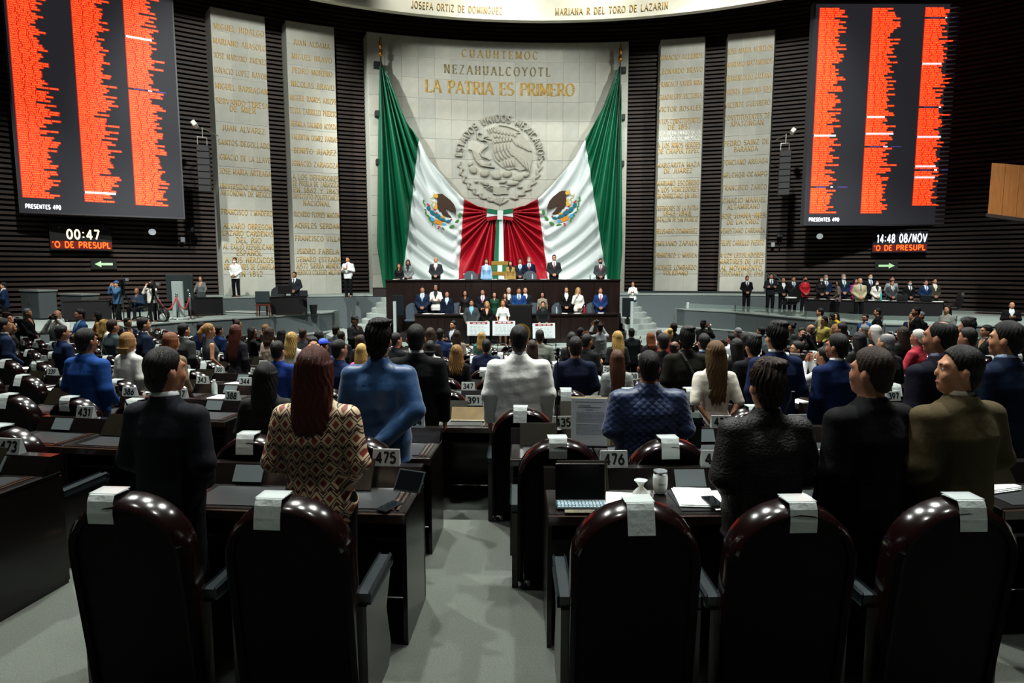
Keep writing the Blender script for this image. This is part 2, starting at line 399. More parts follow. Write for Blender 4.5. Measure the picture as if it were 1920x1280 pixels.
# slatted wall
wall = struct('wall_back', MB().ring(RW + 0.25, RW + 0.6, D(-75), D(72), 0, CEIL, 90), M_DARKWALL, label='curved wall of dark horizontal slats')
PITCH = 0.2
slm = [MB().ring(RW, RW + 0.26, D(-75), D(72), 0, 0.115, 90).mesh('slat', m) for m in M_SLAT]
nsl = int((CEIL - Z_W) / PITCH)
for i in range(nsl):
    link('slat', slm[(i * 7) % 3], wall, (0, 0, Z_W + 0.02 + i * PITCH))
struct('ceiling', MB().box(-32, 36, -12, 40, CEIL, CEIL + 0.3), M_CEIL)
struct('wall_rear', MB().box(-32, 36, -12.3, -12, -0.4, CEIL), M_CEIL)
struct('wall_left', MB().box(-32.3, -32, -12, 40, -0.4, CEIL), M_CEIL)
struct('wall_right', MB().box(36, 36.3, -12, 40, -0.4, CEIL), M_CEIL)
# stone slabs with their tiles
Z_T = 15.0
def slab(name, a0, a1, cols, rows, label):
    a0, a1 = D(a0), D(a1); ch = 0.004
    mb = MB()
    n = max(4, cols * 2); V = []
    for i in range(n + 1):
        f = i / n
        af = a0 + 0.003 + (a1 - a0 - 0.006) * f; ab = a0 + (a1 - a0) * f
        V += [cyl(af, Z_U, RF + 0.015), cyl(ab, Z_U, RW + 0.2), cyl(ab, Z_T, RW + 0.2), cyl(af, Z_T, RF + 0.015)]
    F = [(i * 4 + k, i * 4 + (k + 1) % 4, (i + 1) * 4 + (k + 1) % 4, (i + 1) * 4 + k) for i in range(n) for k in range(4)] + [(3, 2, 1, 0), (n * 4, n * 4 + 1, n * 4 + 2, n * 4 + 3)]
    mb.add(V, F)
    o = mb.build(name, M_JOINT); tag(o, label, None, None, 'structure')
    da = (a1 - a0 - 0.006) / cols; dz = (Z_T - Z_U) / rows; g = 0.0003
    ms = [MB().ring(RF - 0.005, RF + 0.03, g, da - g, 0.008, dz - 0.008, 3, (0, 0)).mesh('stone_tile', m) for m in M_STONE]
    for r in range(rows):
        for c in range(cols):
            t = link('stone_tile', ms[random.randrange(3)], o, (CX, CY, Z_U + r * dz), -(a0 + 0.003 + c * da))
            t.location.x += random.uniform(-1, 1) * 0.0; t.scale = (1 - random.random() * 0.0002,) * 2 + (1,)
    return o
SLABS = {'LO': (-32.44, -27.66), 'LI': (-26.2, -21.6), 'C': (-18.9, 7.1), 'RI': (9.9, 14.4), 'RO': (16.2, 20.7)}
so = {}
for i, (kk, (a0, a1)) in enumerate(SLABS.items()):
    so[kk] = slab('trim_%d' % (i + 3), a0, a1, 16 if kk == 'C' else 3, 13, {'LO': 'tall pale stone slab with gold names, outermost on the left', 'LI': 'tall pale stone slab with gold names, left beside the flags', 'C': 'wide curved stone slab with the relief and hanging flags', 'RI': 'tall pale stone slab with gold names, right beside the flags', 'RO': 'tall pale stone slab with gold names, outermost on the right'}[kk])
# curved stone lintel overhead
LX, LY, LR = 1.4, 9.7, 20.1
lint = struct('trim_8', MB().ring(LR, LR + 0.3, D(-60), D(60), 14.5, CEIL, 80, (LX, LY)), mat('cfcab8', 0.8, spec=0.2, noise=0.05, nscale=2), label='curved pale stone lintel with gold names overhead')
# ------------------------------------------------------------------ inscriptions on the stone
M_GOLD = mat('c0963c', 0.45, metal=0.15, spec=0.4)
M_GOLDPALE = mat('b08e44', 0.45, metal=0.15)
M_BRONZE = mat('8a7a52', 0.4, metal=0.3)
M_WHITELET = mat('f0efe6', 0.5)
INS = {
 'LO': ((397, 512), [('MIGUEL HIDALGO', 58), ('MARIANO ABASOLO', 85), ('JOSE MARIANO JIMENEZ', 111), ('IGNACIO LOPEZ RAYON', 138), ('MIGUEL BARRAGAN', 167), ('SERVANDO TERESA', 194), ('DE MIER', 206), ('JUAN ALVAREZ', 243), ('SANTOS DEGOLLADO', 270), ('IGNACIO DE LA LLAVE', 297), ('JOSE MARIA ARTEAGA', 323), ('UNIVERSIDAD NACIONAL', 351), ('AUTONOMA DE MEXICO', 363), ('FRANCISCO I MADERO', 398), ('ALVARO OBREGON', 424), ('LAZARO CARDENAS', 437), ('DEL RIO', 450), ('AL EXILIO REPUBLICANO', 462), ('ESPAÑOL', 474), ('A LOS HEROICOS', 487), ('DEFENSORES DE CUAUTLA', 500), ('EN 1812', 513)]),
 'LI': ((538, 636), [('JUAN ALDAMA', 84), ('MIGUEL BRAVO', 110), ('PEDRO MORENO', 136), ('NICOLAS BRAVO', 161), ('MIGUEL RAMOS ARIZPE', 187), ('ELVIA CARRILLO PUERTO', 211), ('HERMILA GALINDO ACOSTA', 235), ('VALENTIN GOMEZ FARIAS', 259), ('BENITO JUAREZ', 284), ('IGNACIO ZARAGOZA', 308), ('A LOS DEFENSORES', 333), ('DE PUEBLA DE ZARAGOZA', 345), ('EN 1862 Y 1863', 357), ('INSTITUTO POLITECNICO', 369), ('NACIONAL', 381), ('RICARDO FLORES MAGON', 402), ('AQUILES SERDAN', 423), ('FRANCISCO VILLA', 447), ('ISIDRO FABELA', 471), ('GENARO ESTRADA', 486), ('JUSTO SIERRA MENDEZ', 498), ('HEROICO COLEGIO MILITAR', 510)]),
 'RI': ((1230, 1318), [('IGNACIO ALLENDE', 107), ('LEONARDO BRAVO', 133), ('FRANCISCO XAVIER MINA', 157), ('GUADALUPE VICTORIA', 181), ('VICTOR ROSALES', 204), ('A LOS CONSTITUYENTES', 227), ('DE 1857', 238), ('2021 BICENTENARIO DE LA', 250), ('ARMADA DE MEXICO', 260), ('A LOS NIÑOS HEROES', 272), ('DE CHAPULTEPEC', 283), ('MARGARITA MAZA', 309), ('DE JUAREZ', 320), ('MARIANO ESCOBEDO', 343), ('A LOS VENCEDORES', 355), ('EN QUERETARO EN 1867', 367), ('DEFENSORES DE LA PATRIA', 390), ('1846-1848', 400), ('BATALLON DE SAN PATRICIO', 411), ('BELISARIO DOMINGUEZ', 433), ('EMILIANO ZAPATA', 456), ('FRANCISCO J. MUGICA', 478), ('VICENTE LOMBARDO', 501), ('TOLEDANO', 511)]),
 'RO': ((1354, 1448), [('JOSE MARIA MORELOS', 94), ('MARIANO MATAMOROS', 119), ('HERMENEGILDO GALEANA', 145), ('ANDRES QUINTANA ROO', 170), ('VICENTE GUERRERO', 195), ('CONSTITUYENTES DE', 219), ('APATZINGAN', 231), ('PEDRO SAINZ DE', 267), ('BARANDA', 279), ('PONCIANO ARRIAGA', 303), ('MELCHOR OCAMPO', 327), ('FRANCISCO ZARCO', 351), ('IGNACIO MANUEL', 375), ('ALTAMIRANO', 387), ('SOR JUANA INES', 404), ('DE LA CRUZ', 415), ('VENUSTIANO CARRANZA', 432), ('FELIPE CARRILLO PUERTO', 455), ('A LOS LEGISLADORES', 478), ('MARTIRES DE 1913', 490), ('AL MOVIMIENTO', 502), ('ESTUDIANTIL DE 1968', 513)])}
def on_stone(a0, z0, R=RF, off=0.012):
    return lambda u, v, d: cyl(a0 + u / R, z0 + v, R - off - d)
def plate_xf(base, fn, key):
    pass
for kk, ((xl, xr), lines) in INS.items():
    a0, a1 = SLABS[kk]; am = D((a0 + a1) / 2 + (0.05 if kk[0] == 'L' else -0.1)); Wm = (a1 - a0) * PI / 180 * RF
    for s, y in lines:
        _, z = on_cyl((xl + xr) / 2, y, RF)
        h = 0.235; wdt = min(Wm * 0.9, len(s) * 0.142 + 0.1)
        white = s.startswith('2021') or s.startswith('ARMADA')
        me, _ = text_mesh('inscription', s, M_WHITELET if white else (M_GOLD if (y % 3) else M_GOLDPALE), on_stone(am, z - h / 2), h, wdt, 0.17, 0.06, 0.11, 0.24, 0.022)
        link('inscription', me, so[kk])
for s, y, x0, x1, h, m, g in (('CUAUHTEMOC', 103, 866, 1008, 0.36, M_GOLDPALE, 0.5), ('NEZAHUALCOYOTL', 133.5, 833, 1031, 0.42, M_BRONZE, 0.45), ('LA PATRIA ES PRIMERO', 167, 798, 1076, 0.6, M_GOLD, 0.16)):
    aL, zL = on_cyl(x0, y, RF); aR, _ = on_cyl(x1, y, RF); _, z = on_cyl((x0 + x1) / 2, y, RF)
    me, _ = text_mesh('inscription', s, m, on_stone((aL + aR) / 2, z - h / 2), h, (aR - aL) * RF, 0.18, 0.06, 0.13, g, 0.025)
    link('inscription', me, so['C'])
for s, x0, x1 in (('JOSEFA ORTIZ DE DOMINGUEZ', 770, 943), ('MARIANA R DEL TORO DE LAZARIN', 1042, 1252)):
    def on_l(u, v, d, a=0.0): return (LX + (LR - 0.01 - d) * math.sin(a + u / LR), LY + (LR - 0.01 - d) * math.cos(a + u / LR), 14.72 + v)
    def la(px):
        p = atY(px, 20, 29.2); return math.atan2(p.x - LX, p.y - LY)
    a0, a1 = la(x0), la(x1)
    me, _ = text_mesh('inscription', s, M_GOLDPALE, lambda u, v, d: on_l(u, v, d, (a0 + a1) / 2), 0.27, (a1 - a0) * LR, 0.18, 0.06, 0.12, 0.3, 0.03)
    link('inscription', me, lint)

# ------------------------------------------------------------------ the carved relief
RC = (937.0, 300.0, 83.0)
def on_relief(u, v, d):
    a, z = on_cyl(RC[0] + u * RC[2], RC[1] - v * RC[2], RF); return cyl(a, z, RF - 0.006 - d * 1.7)
M_RELIEF = mat('9c998d', 0.85, spec=0.2, noise=0.06, nscale=3)
relief = thing('carved_emblem', 'round carved stone relief of an eagle on the slab', 'emblem')
def zc(p, c=(620, 640), s=530.0): return ((p[0] - c[0]) / s, -(p[1] - c[1]) / s)
def dome(fn, c, la, lb, ang, h, n=10, base=0.0, pt=0.0):
    """a low domed oval (leaf, feather, pad) lying on the surface"""
    V = []; ca, sa = math.cos(ang), math.sin(ang)
    for k, (q, hh) in enumerate(((1.0, base), (0.92, base + h * 0.7), (0.5, base + h))):
        for i in range(n):
            t = 2 * PI * i / n; x, y = la * q * math.cos(t), lb * q * math.sin(t) * (1 - pt * math.cos(t) * 0.5)
            V.append(fn(c[0] + x * ca - y * sa, c[1] + x * sa + y * ca, hh))
    V.append(fn(c[0], c[1], base + h))
    F = [(k * n + i, k * n + (i + 1) % n, (k + 1) * n + (i + 1) % n, (k + 1) * n + i) for k in range(2) for i in range(n)]
    F += [(2 * n + i, 2 * n + (i + 1) % n, 3 * n) for i in range(n)]
    return V, F
def poly_raise(fn, pts, h, base=0.0):
    n = len(pts); V = [fn(x, y, base) for x, y in pts] + [fn(x, y, base + h) for x, y in pts]
    F = [(i, (i + 1) % n, n + (i + 1) % n, n + i) for i in range(n)] + [tuple(range(n, 2 * n))]
    return V, F
def stroke(fn, pts, w, h):
    V = []; F = []; n = len(pts)
    for i, (x, y) in enumerate(pts):
        a = pts[max(0, i - 1)]; b = pts[min(n - 1, i + 1)]; l = math.hypot(b[0] - a[0], b[1] - a[1]) or 1
        nx, ny = -(b[1] - a[1]) / l, (b[0] - a[0]) / l; ww = w[i] if isinstance(w, list) else w
        for q, hh in ((-1, 0), (-0.55, h), (0.55, h), (1, 0)): V.append(fn(x + nx * ww * q, y + ny * ww * q, hh))
    for i in range(n - 1):
        for k in range(3): F.append((i * 4 + k, i * 4 + k + 1, i * 4 + 4 + k + 1, i * 4 + 4 + k))
    return V, F
Z = zc
fe = MB()     # feathers
def zdome(mb, x, y, la, lb, deg, h, base=0.0, pt=0.0, fn=on_relief, c=(620, 640), s=530.0):
    mb.add(*dome(fn, zc((x, y), c, s), la / s, lb / s, math.radians(deg), h, 10, base, pt))
body = MB()
body.add(*poly_raise(on_relief, [Z(p) for p in [(480, 300), (560, 240), (640, 225), (760, 250), (860, 320), (930, 400), (985, 500), (1010, 640), (985, 740), (860, 770), (800, 740), (720, 760), (640, 720), (560, 650), (530, 560), (545, 470), (520, 400), (470, 390), (440, 400), (450, 350)]], 0.05))
body.build('eagle_body', M_RELIEF, relief)
for i in range(8):           # long wing feathers
    a = math.radians(-62 + i * 7); L0 = 150 + 10 * i
    zdome(fe, 790 + i * 23, 420 + i * 14 - 10 * (i % 2), 90 - 3 * i, 15, -55 + i * 3, 0.05, 0.05)
for r, (x0, y0, n, dx, dy, la, lb, deg) in enumerate([(560, 300, 7, 40, 8, 26, 16, -70), (560, 360, 6, 38, 4, 28, 17, -75), (560, 420, 6, 36, -4, 30, 17, -80), (560, 520, 5, 40, -8, 60, 18, -85), (590, 610, 5, 40, -14, 62, 17, -60), (680, 690, 4, 34, -2, 48, 16, -72)]):
    for i in range(n): zdome(fe, x0 + dx * i, y0 + dy * i, la, lb, deg, 0.05, 0.05)
for i in range(6): zdome(fe, 800 + i * 34, 600 + i * 26, 86 - 6 * abs(i - 2), 13, -48 - i * 7, 0.045, 0.05)
fe.build('feathers', M_RELIEF, relief, smooth=True)
mb = MB()
mb.add(*stroke(on_relief, [Z(p) for p in [(610, 228), (700, 240), (790, 270), (850, 300), (860, 320), (820, 325)]], 9 / 530, 0.1))
mb.add(*stroke(on_relief, [Z(p) for p in [(470, 360), (430, 370), (415, 390), (430, 415)]], [16 / 530, 14 / 530, 9 / 530, 3 / 530], 0.1))
for i in range(4): mb.add(*stroke(on_relief, [Z((500 + 22 * i, 330 - 12 * i)), Z((470 + 26 * i, 275 - 8 * i))], 6 / 530, 0.09))
mb.build('crest', M_RELIEF, relief)
MB().add(*stroke(on_relief, [Z(p) for p in [(400, 330), (375, 315), (350, 330), (350, 375), (390, 405), (440, 405), (480, 430), (470, 480), (410, 520), (385, 560), (410, 600), (470, 620), (500, 640)]], 13 / 530, 0.09)).add(*stroke(on_relief, [Z(p) for p in [(245, 515), (290, 525), (310, 590), (350, 660), (400, 705), (470, 715), (560, 730)]], [4 / 530, 10 / 530, 14 / 530, 16 / 530, 16 / 530, 14 / 530, 10 / 530], 0.09)).build('snake', M_RELIEF, relief)
mb = MB()
for x, y, la, lb, dg in ((300, 760, 60, 45, -40), (440, 800, 62, 48, 10), (580, 830, 66, 46, -8), (710, 810, 60, 42, 15), (840, 860, 70, 40, 12), (940, 820, 40, 26, 30), (270, 690, 34, 24, 50), (440, 920, 60, 26, -25), (660, 900, 50, 24, 10), (780, 920, 80, 30, 8), (480, 690, 40, 26, 20), (340, 900, 26, 18, 0), (860, 965, 34, 18, 0)):
    zdome(mb, x, y, la, lb, dg, 0.08)
mb.build('cactus', M_RELIEF, relief, smooth=True)
mb = MB()
for i in range(7):
    y = 960 + 15 * i; mb.add(*stroke(on_relief, [Z((430 + 22 * i + 40 * q, y + 9 * math.sin(q * 2 + i))) for q in range(9 - i)], 5 / 530, 0.05))
mb.add(*poly_raise(on_relief, [Z(p) for p in [(540, 960), (700, 970), (720, 1050), (540, 1050)]], 0.05))
mb.build('water', M_RELIEF, relief)
lm = MB()
for k in range(15):            # oak branch left, laurel branch right
    a = math.radians(186 + k * 5.6); x, y = 620 + 490 * math.cos(a), 640 - 490 * math.sin(a)
    zdome(lm, x + 20 * (k % 2), y, 44, 18, math.degrees(a) + 90 + (35 if k % 2 else -35), 0.06)
    a = math.radians(-2 - k * 5.6); x, y = 620 + 490 * math.cos(a), 640 - 490 * math.sin(a)
    if k < 13: zdome(lm, x - 15 * (k % 2), y, 56, 17, math.degrees(a) - 90 + (28 if k % 2 else -28), 0.06)
for a in (-60, -20, 20, 60): zdome(lm, 620 + a * 0.9, 1130 + abs(a) * 0.2, 60, 14, 90 - a, 0.06)
lm.build('wreath', M_RELIEF, relief, smooth=True)
s = 'ESTADOS UNIDOS MEXICANOS'
def ringtext(u, v, d):
    r = 0.86 + v; a = math.radians(88) - u / 0.94
    return on_relief(r * math.cos(a), r * math.sin(a), d)
me, _ = text_mesh('lettering', s, M_RELIEF, ringtext, 0.15, 2.86, 0.2, 0.16, 0, 0.25, 0.07)
link('lettering', me, relief)

# ------------------------------------------------------------------ the two hanging flag halves
M_GREEN = mat('076242', 0.45, spec=0.4); M_WHITE = mat('d0d8d8', 0.6, spec=0.3, sheen=0.2); M_RED = mat('a4081e', 0.45, spec=0.4)
for o_ in relief.children: o_['kind'] = 'stuff'
FL = [dict(apex=(712, 100), bow=(925, 398), wc=(975, 240), top=[(712, 108), (730, 150), (750, 200), (768, 236), (785, 263), (800, 292), (822, 322), (845, 350), (870, 374), (895, 387), (931, 394)], bot=[(718, 548), (752, 548), (858, 548), (938, 548)], em=(828, 396), mir=1, left=[(712, 708, 718)]),
      dict(apex=(1166, 110), bow=(950, 398), wc=(905, 240), top=[(1164, 118), (1149, 155), (1131, 200), (1113, 235), (1097, 262), (1080, 292), (1060, 320), (1035, 347), (1008, 373), (985, 386), (944, 394)], bot=[(1160, 548), (1142, 548), (1031, 548), (938, 548)], em=(1053, 390), mir=-1, left=[(1164, 1167, 1160)])]
SS = [0, .08, .16, .24, .32, .40, .50, .58, .66, .80, 1.0]
def sst(x, a, b):
    t = np.clip((x - a) / (b - a), 0, 1); return t * t * (3 - 2 * t)
def flag_surface(P, s, t):
    tx = np.interp(s, SS, [p[0] for p in P['top']]); ty = np.interp(s, SS, [p[1] for p in P['top']])
    bx = np.interp(s, [0, .32, .66, 1], [p[0] for p in P['bot']]); by = 548.0
    x = tx + (bx - tx) * t; y = ty + (by - ty) * t
    l0, l1, l2 = P['left'][0]
    x = x + (np.interp(t, [0, .8, 1], [l0, l1, l2]) - (l0 + (l2 - l0) * t)) * np.clip(1 - s / .3, 0, 1)
    return x, y
def flag_disp(P, x, y, s):
    ax, ay = P['apex']; m = P['mir']
    dx = (x - ax) * m; dy = y - ay; phi = np.arctan2(dx, dy + 1e-3); r = np.hypot(dx, dy)
    g = (np.sin(phi * 96 + 0.6 * np.sin(phi * 23)) * 0.6 + 0.4 * np.sin(phi * 41 + 1)) * 0.2 * np.clip(r / 180, 0.1, 1)
    bx, by = P['bow']; dx = (bx - x) * m; dy = y - by; psi = np.arctan2(dy, dx + 1e-3); r2 = np.hypot(dx, dy)
    rd = (np.sin(psi * 30 + 0.9 * np.sin(psi * 9)) * 0.65 + 0.35 * np.sin(psi * 17 + 2)) * 0.17 * np.clip(r2 / 70, 0.15, 1)
    wx, wy = P['wc']; r3 = np.hypot((x - wx), (y - wy) * 0.95)
    wd = (np.sin(r3 / 3.7 + 0.8 * np.sin(r3 / 9.0) + (y - 300) / 45) * 0.6 + 0.4 * np.sin(r3 / 6.9 + 1)) * 0.13
    wg = 1 - sst(s, .27, .36); wr = sst(s, .60, .70)
    dsp = g * wg + rd * wr + wd * (1 - wg) * (1 - wr)
    dsp = np.sign(dsp) * np.abs(dsp) ** 0.8 * 1.35
    ex, ey = P['em']; dsp = dsp * (1 - 0.9 * np.exp(-(((x - ex) ** 2 + (y - ey) ** 2) / 46.0 ** 2) ** 2))
    return dsp
def flag_pt(x, y, d, base=0.38):
    a, z = on_cyl(x, y, RF - base); return cyl(a, z, RF - base - d)
flag_of = {}
for i, P in enumerate(FL):
    fo = thing('hanging_flag', ['left half of the draped green, white and red flag', 'right half of the draped green, white and red flag'][i], 'flag')
    for nm, s0, s1, m, n in (('green_band', 0, .32, M_GREEN, 90), ('white_band', .32, .66, M_WHITE, 90), ('red_band', .66, 1.0, M_RED, 80)):
        S, T = np.meshgrid(np.linspace(s0, s1, n), np.linspace(0, 1, 130), indexing='ij')
        X, Y = flag_surface(P, S, T); Dp = flag_disp(P, X, Y, S)
        V = np.array([flag_pt(x, y, d) for x, y, d in zip(X.ravel(), Y.ravel(), Dp.ravel())])
        I = np.arange(n * 130).reshape(n, 130)
        Fq = np.stack([I[:-1, :-1], I[1:, :-1], I[1:, 1:], I[:-1, 1:]], -1).reshape(-1, 4)
        o = link(nm, mesh_np(nm, V, Fq, m, True), fo)
        sol = o.modifiers.new('thickness', 'SOLIDIFY'); sol.thickness = 0.015
        if nm == 'white_band': white_o = o
    # coat of arms sewn on the white band
    ex, ey = P['em']; mir = P['mir']
    def fe_fn(u, v, d, ex=ex, ey=ey, mir=mir): return flag_pt(ex + mir * u * 36, ey - v * 36, 0.05 + d)
    cc, ssz = (822, 420), 230.0
    q = lambda pts: [zc(p, cc, ssz) for p in pts]
    em = link('coat_of_arms', None, fo)
    def sub(nm, mb, c, rough=0.7): mb.build(nm, mat(c, rough), em)['kind'] = 'stuff'
    mb = MB()
    for bl in ([(745, 250), (765, 215), (830, 212), (880, 250), (930, 290), (860, 380), (800, 430), (775, 390), (765, 340), (770, 290)], [(860, 300), (930, 290), (970, 340), (990, 390), (985, 430), (885, 395), (860, 380)], [(800, 400), (860, 380), (880, 420), (910, 460), (945, 498), (890, 490), (840, 475)]):
        mb.add(*poly_raise(fe_fn, q(bl), 0.01))
    for k in range(7):
        x = 885 + 16 * k; mb.add(*poly_raise(fe_fn, q([(x, 390 + 2 * k), (x + 14, 390 + 2 * k), (x + 9, 425 + 13 * k)]), 0.01))
    sub('eagle', mb, '3a2517')
    mb = MB(); mb.add(*poly_raise(fe_fn, q([(720, 260), (735, 222), (765, 210), (782, 240), (762, 268), (738, 250)]), 0.015)); mb.add(*poly_raise(fe_fn, q([(738, 300), (760, 320), (772, 360), (762, 400), (715, 388), (745, 345)]), 0.015)); mb.add(*poly_raise(fe_fn, q([(815, 475), (860, 480), (850, 500), (820, 500)]), 0.015)); sub('talons', mb, 'd9a83c')
    mb = MB(); mb.add(*stroke(fe_fn, q([(715, 200), (735, 205), (715, 260), (690, 270), (670, 255), (680, 290), (720, 310), (700, 340), (715, 380)]), 7 / ssz, 0.012)); sub('snake', mb, 'b9b27a')
    mb = MB()
    for x, y, a_, b_, dg in ((665, 388, 34, 24, -60), (712, 440, 40, 27, -40), (772, 478, 42, 28, -25), (838, 522, 38, 18, -20), (903, 540, 32, 18, 8), (800, 520, 22, 16, 0)):
        zdome(mb, x, y, a_, b_, dg, 0.02, 0, 0, fe_fn, cc, ssz)
    sub('cactus', mb, '17697a')
    mb = MB()
    for x, y in ((652, 335), (735, 400), (760, 440), (935, 520), (668, 350), (780, 625), (790, 605)): zdome(mb, x, y, 12, 10, 0, 0.025, 0, 0, fe_fn, cc, ssz)
    sub('cactus_fruit', mb, 'c0203a')
    mb = MB(); mb.add(*poly_raise(fe_fn, q([(675, 478), (725, 500), (745, 545), (700, 535)]), 0.01)); mb.add(*poly_raise(fe_fn, q([(828, 558), (880, 572), (858, 598), (830, 590)]), 0.01)); sub('water', mb, '3aa6dc')
    mb = MB(); mb.add(*poly_raise(fe_fn, q([(740, 508), (835, 545), (828, 592), (735, 560)]), 0.02)); sub('glyph_block', mb, 'd98a1e')
    mb = MB()
    for x, y, dg in ((1040, 470, 80), (1005, 545, 50), (943, 605, 25), (853, 625, -5)): zdome(mb, x, y, 34, 19, dg, 0.02, 0, 0, fe_fn, cc, ssz)
    for k in range(9):
        x = np.interp(k, [0, 4, 8], [605, 630, 715]); y = 300 + k * 34; zdome(mb, x, y, 22, 10, -70 + (40 if k % 2 else -30), 0.02, 0, 0, fe_fn, cc, ssz)
    sub('laurel', mb, '3f7a34')
    flag_of[i] = fo
    # pole, finial, brackets
    px = (714, 1163)[i]; py = (108, 118)[i]
    a, zt = on_cyl(px, py, RF - 0.45)
    pole = thing('flag_pole', ['brass tipped flag pole above the left green band', 'brass tipped flag pole above the right green band'][i], 'flag pole', cyl(a, 0, RF - 0.45))
    MB().tube([(0, 0, Z_U), (0, 0, zt + 0.1)], 0.035, 10).build('pole', mat('2b2320', 0.4), pole)
    MB().lathe([(0.05, zt + 0.05), (0.09, zt + 0.12), (0.09, zt + 0.3), (0.05, zt + 0.36), (0.04, zt + 0.42), (0.085, zt + 0.5), (0.08, zt + 0.6), (0.02, zt + 0.95), (0.004, zt + 1.02)], 12).build('finial', mat('c98a3a', 0.25, metal=0.9), pole, smooth=True)
    for zz in (zt - 0.3, zt - 2.6, zt - 4.9):
        MB().box(-0.2, 0.1, 0, 0.45, zz - 0.12, zz + 0.12).xf(Matrix.Rotation(-a, 4, 'Z') @ Matrix.Translation((-0.12 if i == 0 else 0.2, 0, 0))).build('bracket', mat('101010', 0.6), pole)
# bow and ribbon
bow = thing('ribbon_bow', 'tricolour bow with hanging ribbon between the two flag halves', 'bow')
def bw(u, v, d): return flag_pt(u, v, d, 0.62)
def patch(pts, m, name, d=0.0):
    mb = MB(); V, F = poly_raise(lambda x, y, h: bw(x, y, h + d), pts, 0.05); mb.add(V, F); mb.build(name, m, bow)
for sx in (-1, 1):
    c = 937; f = lambda l: [(c + sx * x, y) for x, y in l]
    patch(f([(4, 394), (24, 391), (25, 399), (4, 402)]), M_GREEN, 'green_loop', 0.06); patch(f([(4, 400), (24, 399), (25, 407), (4, 404)]), M_WHITE, 'white_loop', 0.03); patch(f([(4, 404), (24, 407), (25, 414), (4, 411)]), M_RED, 'red_loop', 0.0)
patch([(932, 395), (943, 395), (942, 412), (932, 412)], M_WHITE, 'knot', 0.15)
patch([(931, 410), (936, 410), (934, 548), (922, 548)], M_GREEN, 'green_ribbon'); patch([(936, 410), (943, 410), (946, 548), (934, 548)], M_WHITE, 'white_ribbon', 0.01)

# ------------------------------------------------------------------ the two vote screens
SUR = 'GARCIA LOPEZ ANAYA FLORES REYES RUIZ CRUZ SANCHEZ ALONSO MORENO GUZMAN CASTRO MENDEZ ROJAS TORRES SALGADO NAVA CHAVEZ HERRERA MARTINEZ AGUILAR CASTILLO PACHECO ROSALES RAMOS BERNAL ORTEGA AYALA PEREZ GOMEZ BRITO MEDINA'.split()
GIV = 'MARIA JOSE LUIS ANA JUAN LIDIA MARCO BRENDA HIRAM ALMA ROSA JESUS CARLOS LAURA ANGELICA OMAR NANCY MANUEL SONIA RAUL'.split()
M_SCR = mat('2c2c31', 0.6, spec=0.2, emit=0.7); M_SCRFR = mat('3a3a40', 0.5)
M_LEDO = mat('ff8a44', 0.6, emit=1.05); M_LEDR = mat('e02414', 0.6, emit=0.85); M_LEDW = mat('f4f4ff', 0.6, emit=1.3); M_LEDB = mat('6a62d8', 0.6, emit=0.8)
def plane_fn(A, B, up=Vector((0, 0, 1))):
    A = Vector(A); B = Vector(B); ux = (B - A).normalized(); n = ux.cross(up).normalized()
    if n.y > 0: n = -n
    return (lambda u, v, d: A + ux * u + up * v + n * d), (B - A).length
def flat(fn, u0, u1, v0, v1, d0, d1):
    P = [fn(u, v, d) for d in (d0, d1) for v in (v0, v1) for u in (u0, u1)]
    return MB().add(P, [(0, 2, 3, 1), (4, 5, 7, 6), (0, 1, 5, 4), (2, 6, 7, 3), (0, 4, 6, 2), (1, 3, 7, 5)])
def quads_mesh(name, Q, fn, d, m):
    V = [fn(a, b, d) for q in Q for a, b in q]; n = len(Q)
    return mesh_np(name, np.array([tuple(v) for v in V]), np.arange(n * 4).reshape(n, 4), m)
SCREENS = [
 dict(lab='large vote screen of orange names, left of the stone slabs', A=atZ(40, 396, 5.75), B=atZ(344, 408, 5.75), ztop=15.6, cols=(.018, .375, .69), end=(.55, .50, .46), white=((0, 95), (1, 4), (2, 82)), party=((2, 57, 'PAN'),), seed=3),
 dict(lab='large vote screen of orange names, right of the stone slabs', A=atZ(1509, 420, 5.6), B=atZ(1790, 420, 5.6), ztop=None, tl=(1532, 23), cols=(.03, .37, .71), end=(.5, .5, .85), white=((0, 42), (1, 52), (1, 43), (2, 15), (2, 21), (2, 37), (2, 76)), party=((0, 14, 'PRI'), (1, 36, 'PVEM'), (2, 19, 'PRD'), (2, 53, 'MC'), (2, 100, 'PT')), seed=9)]
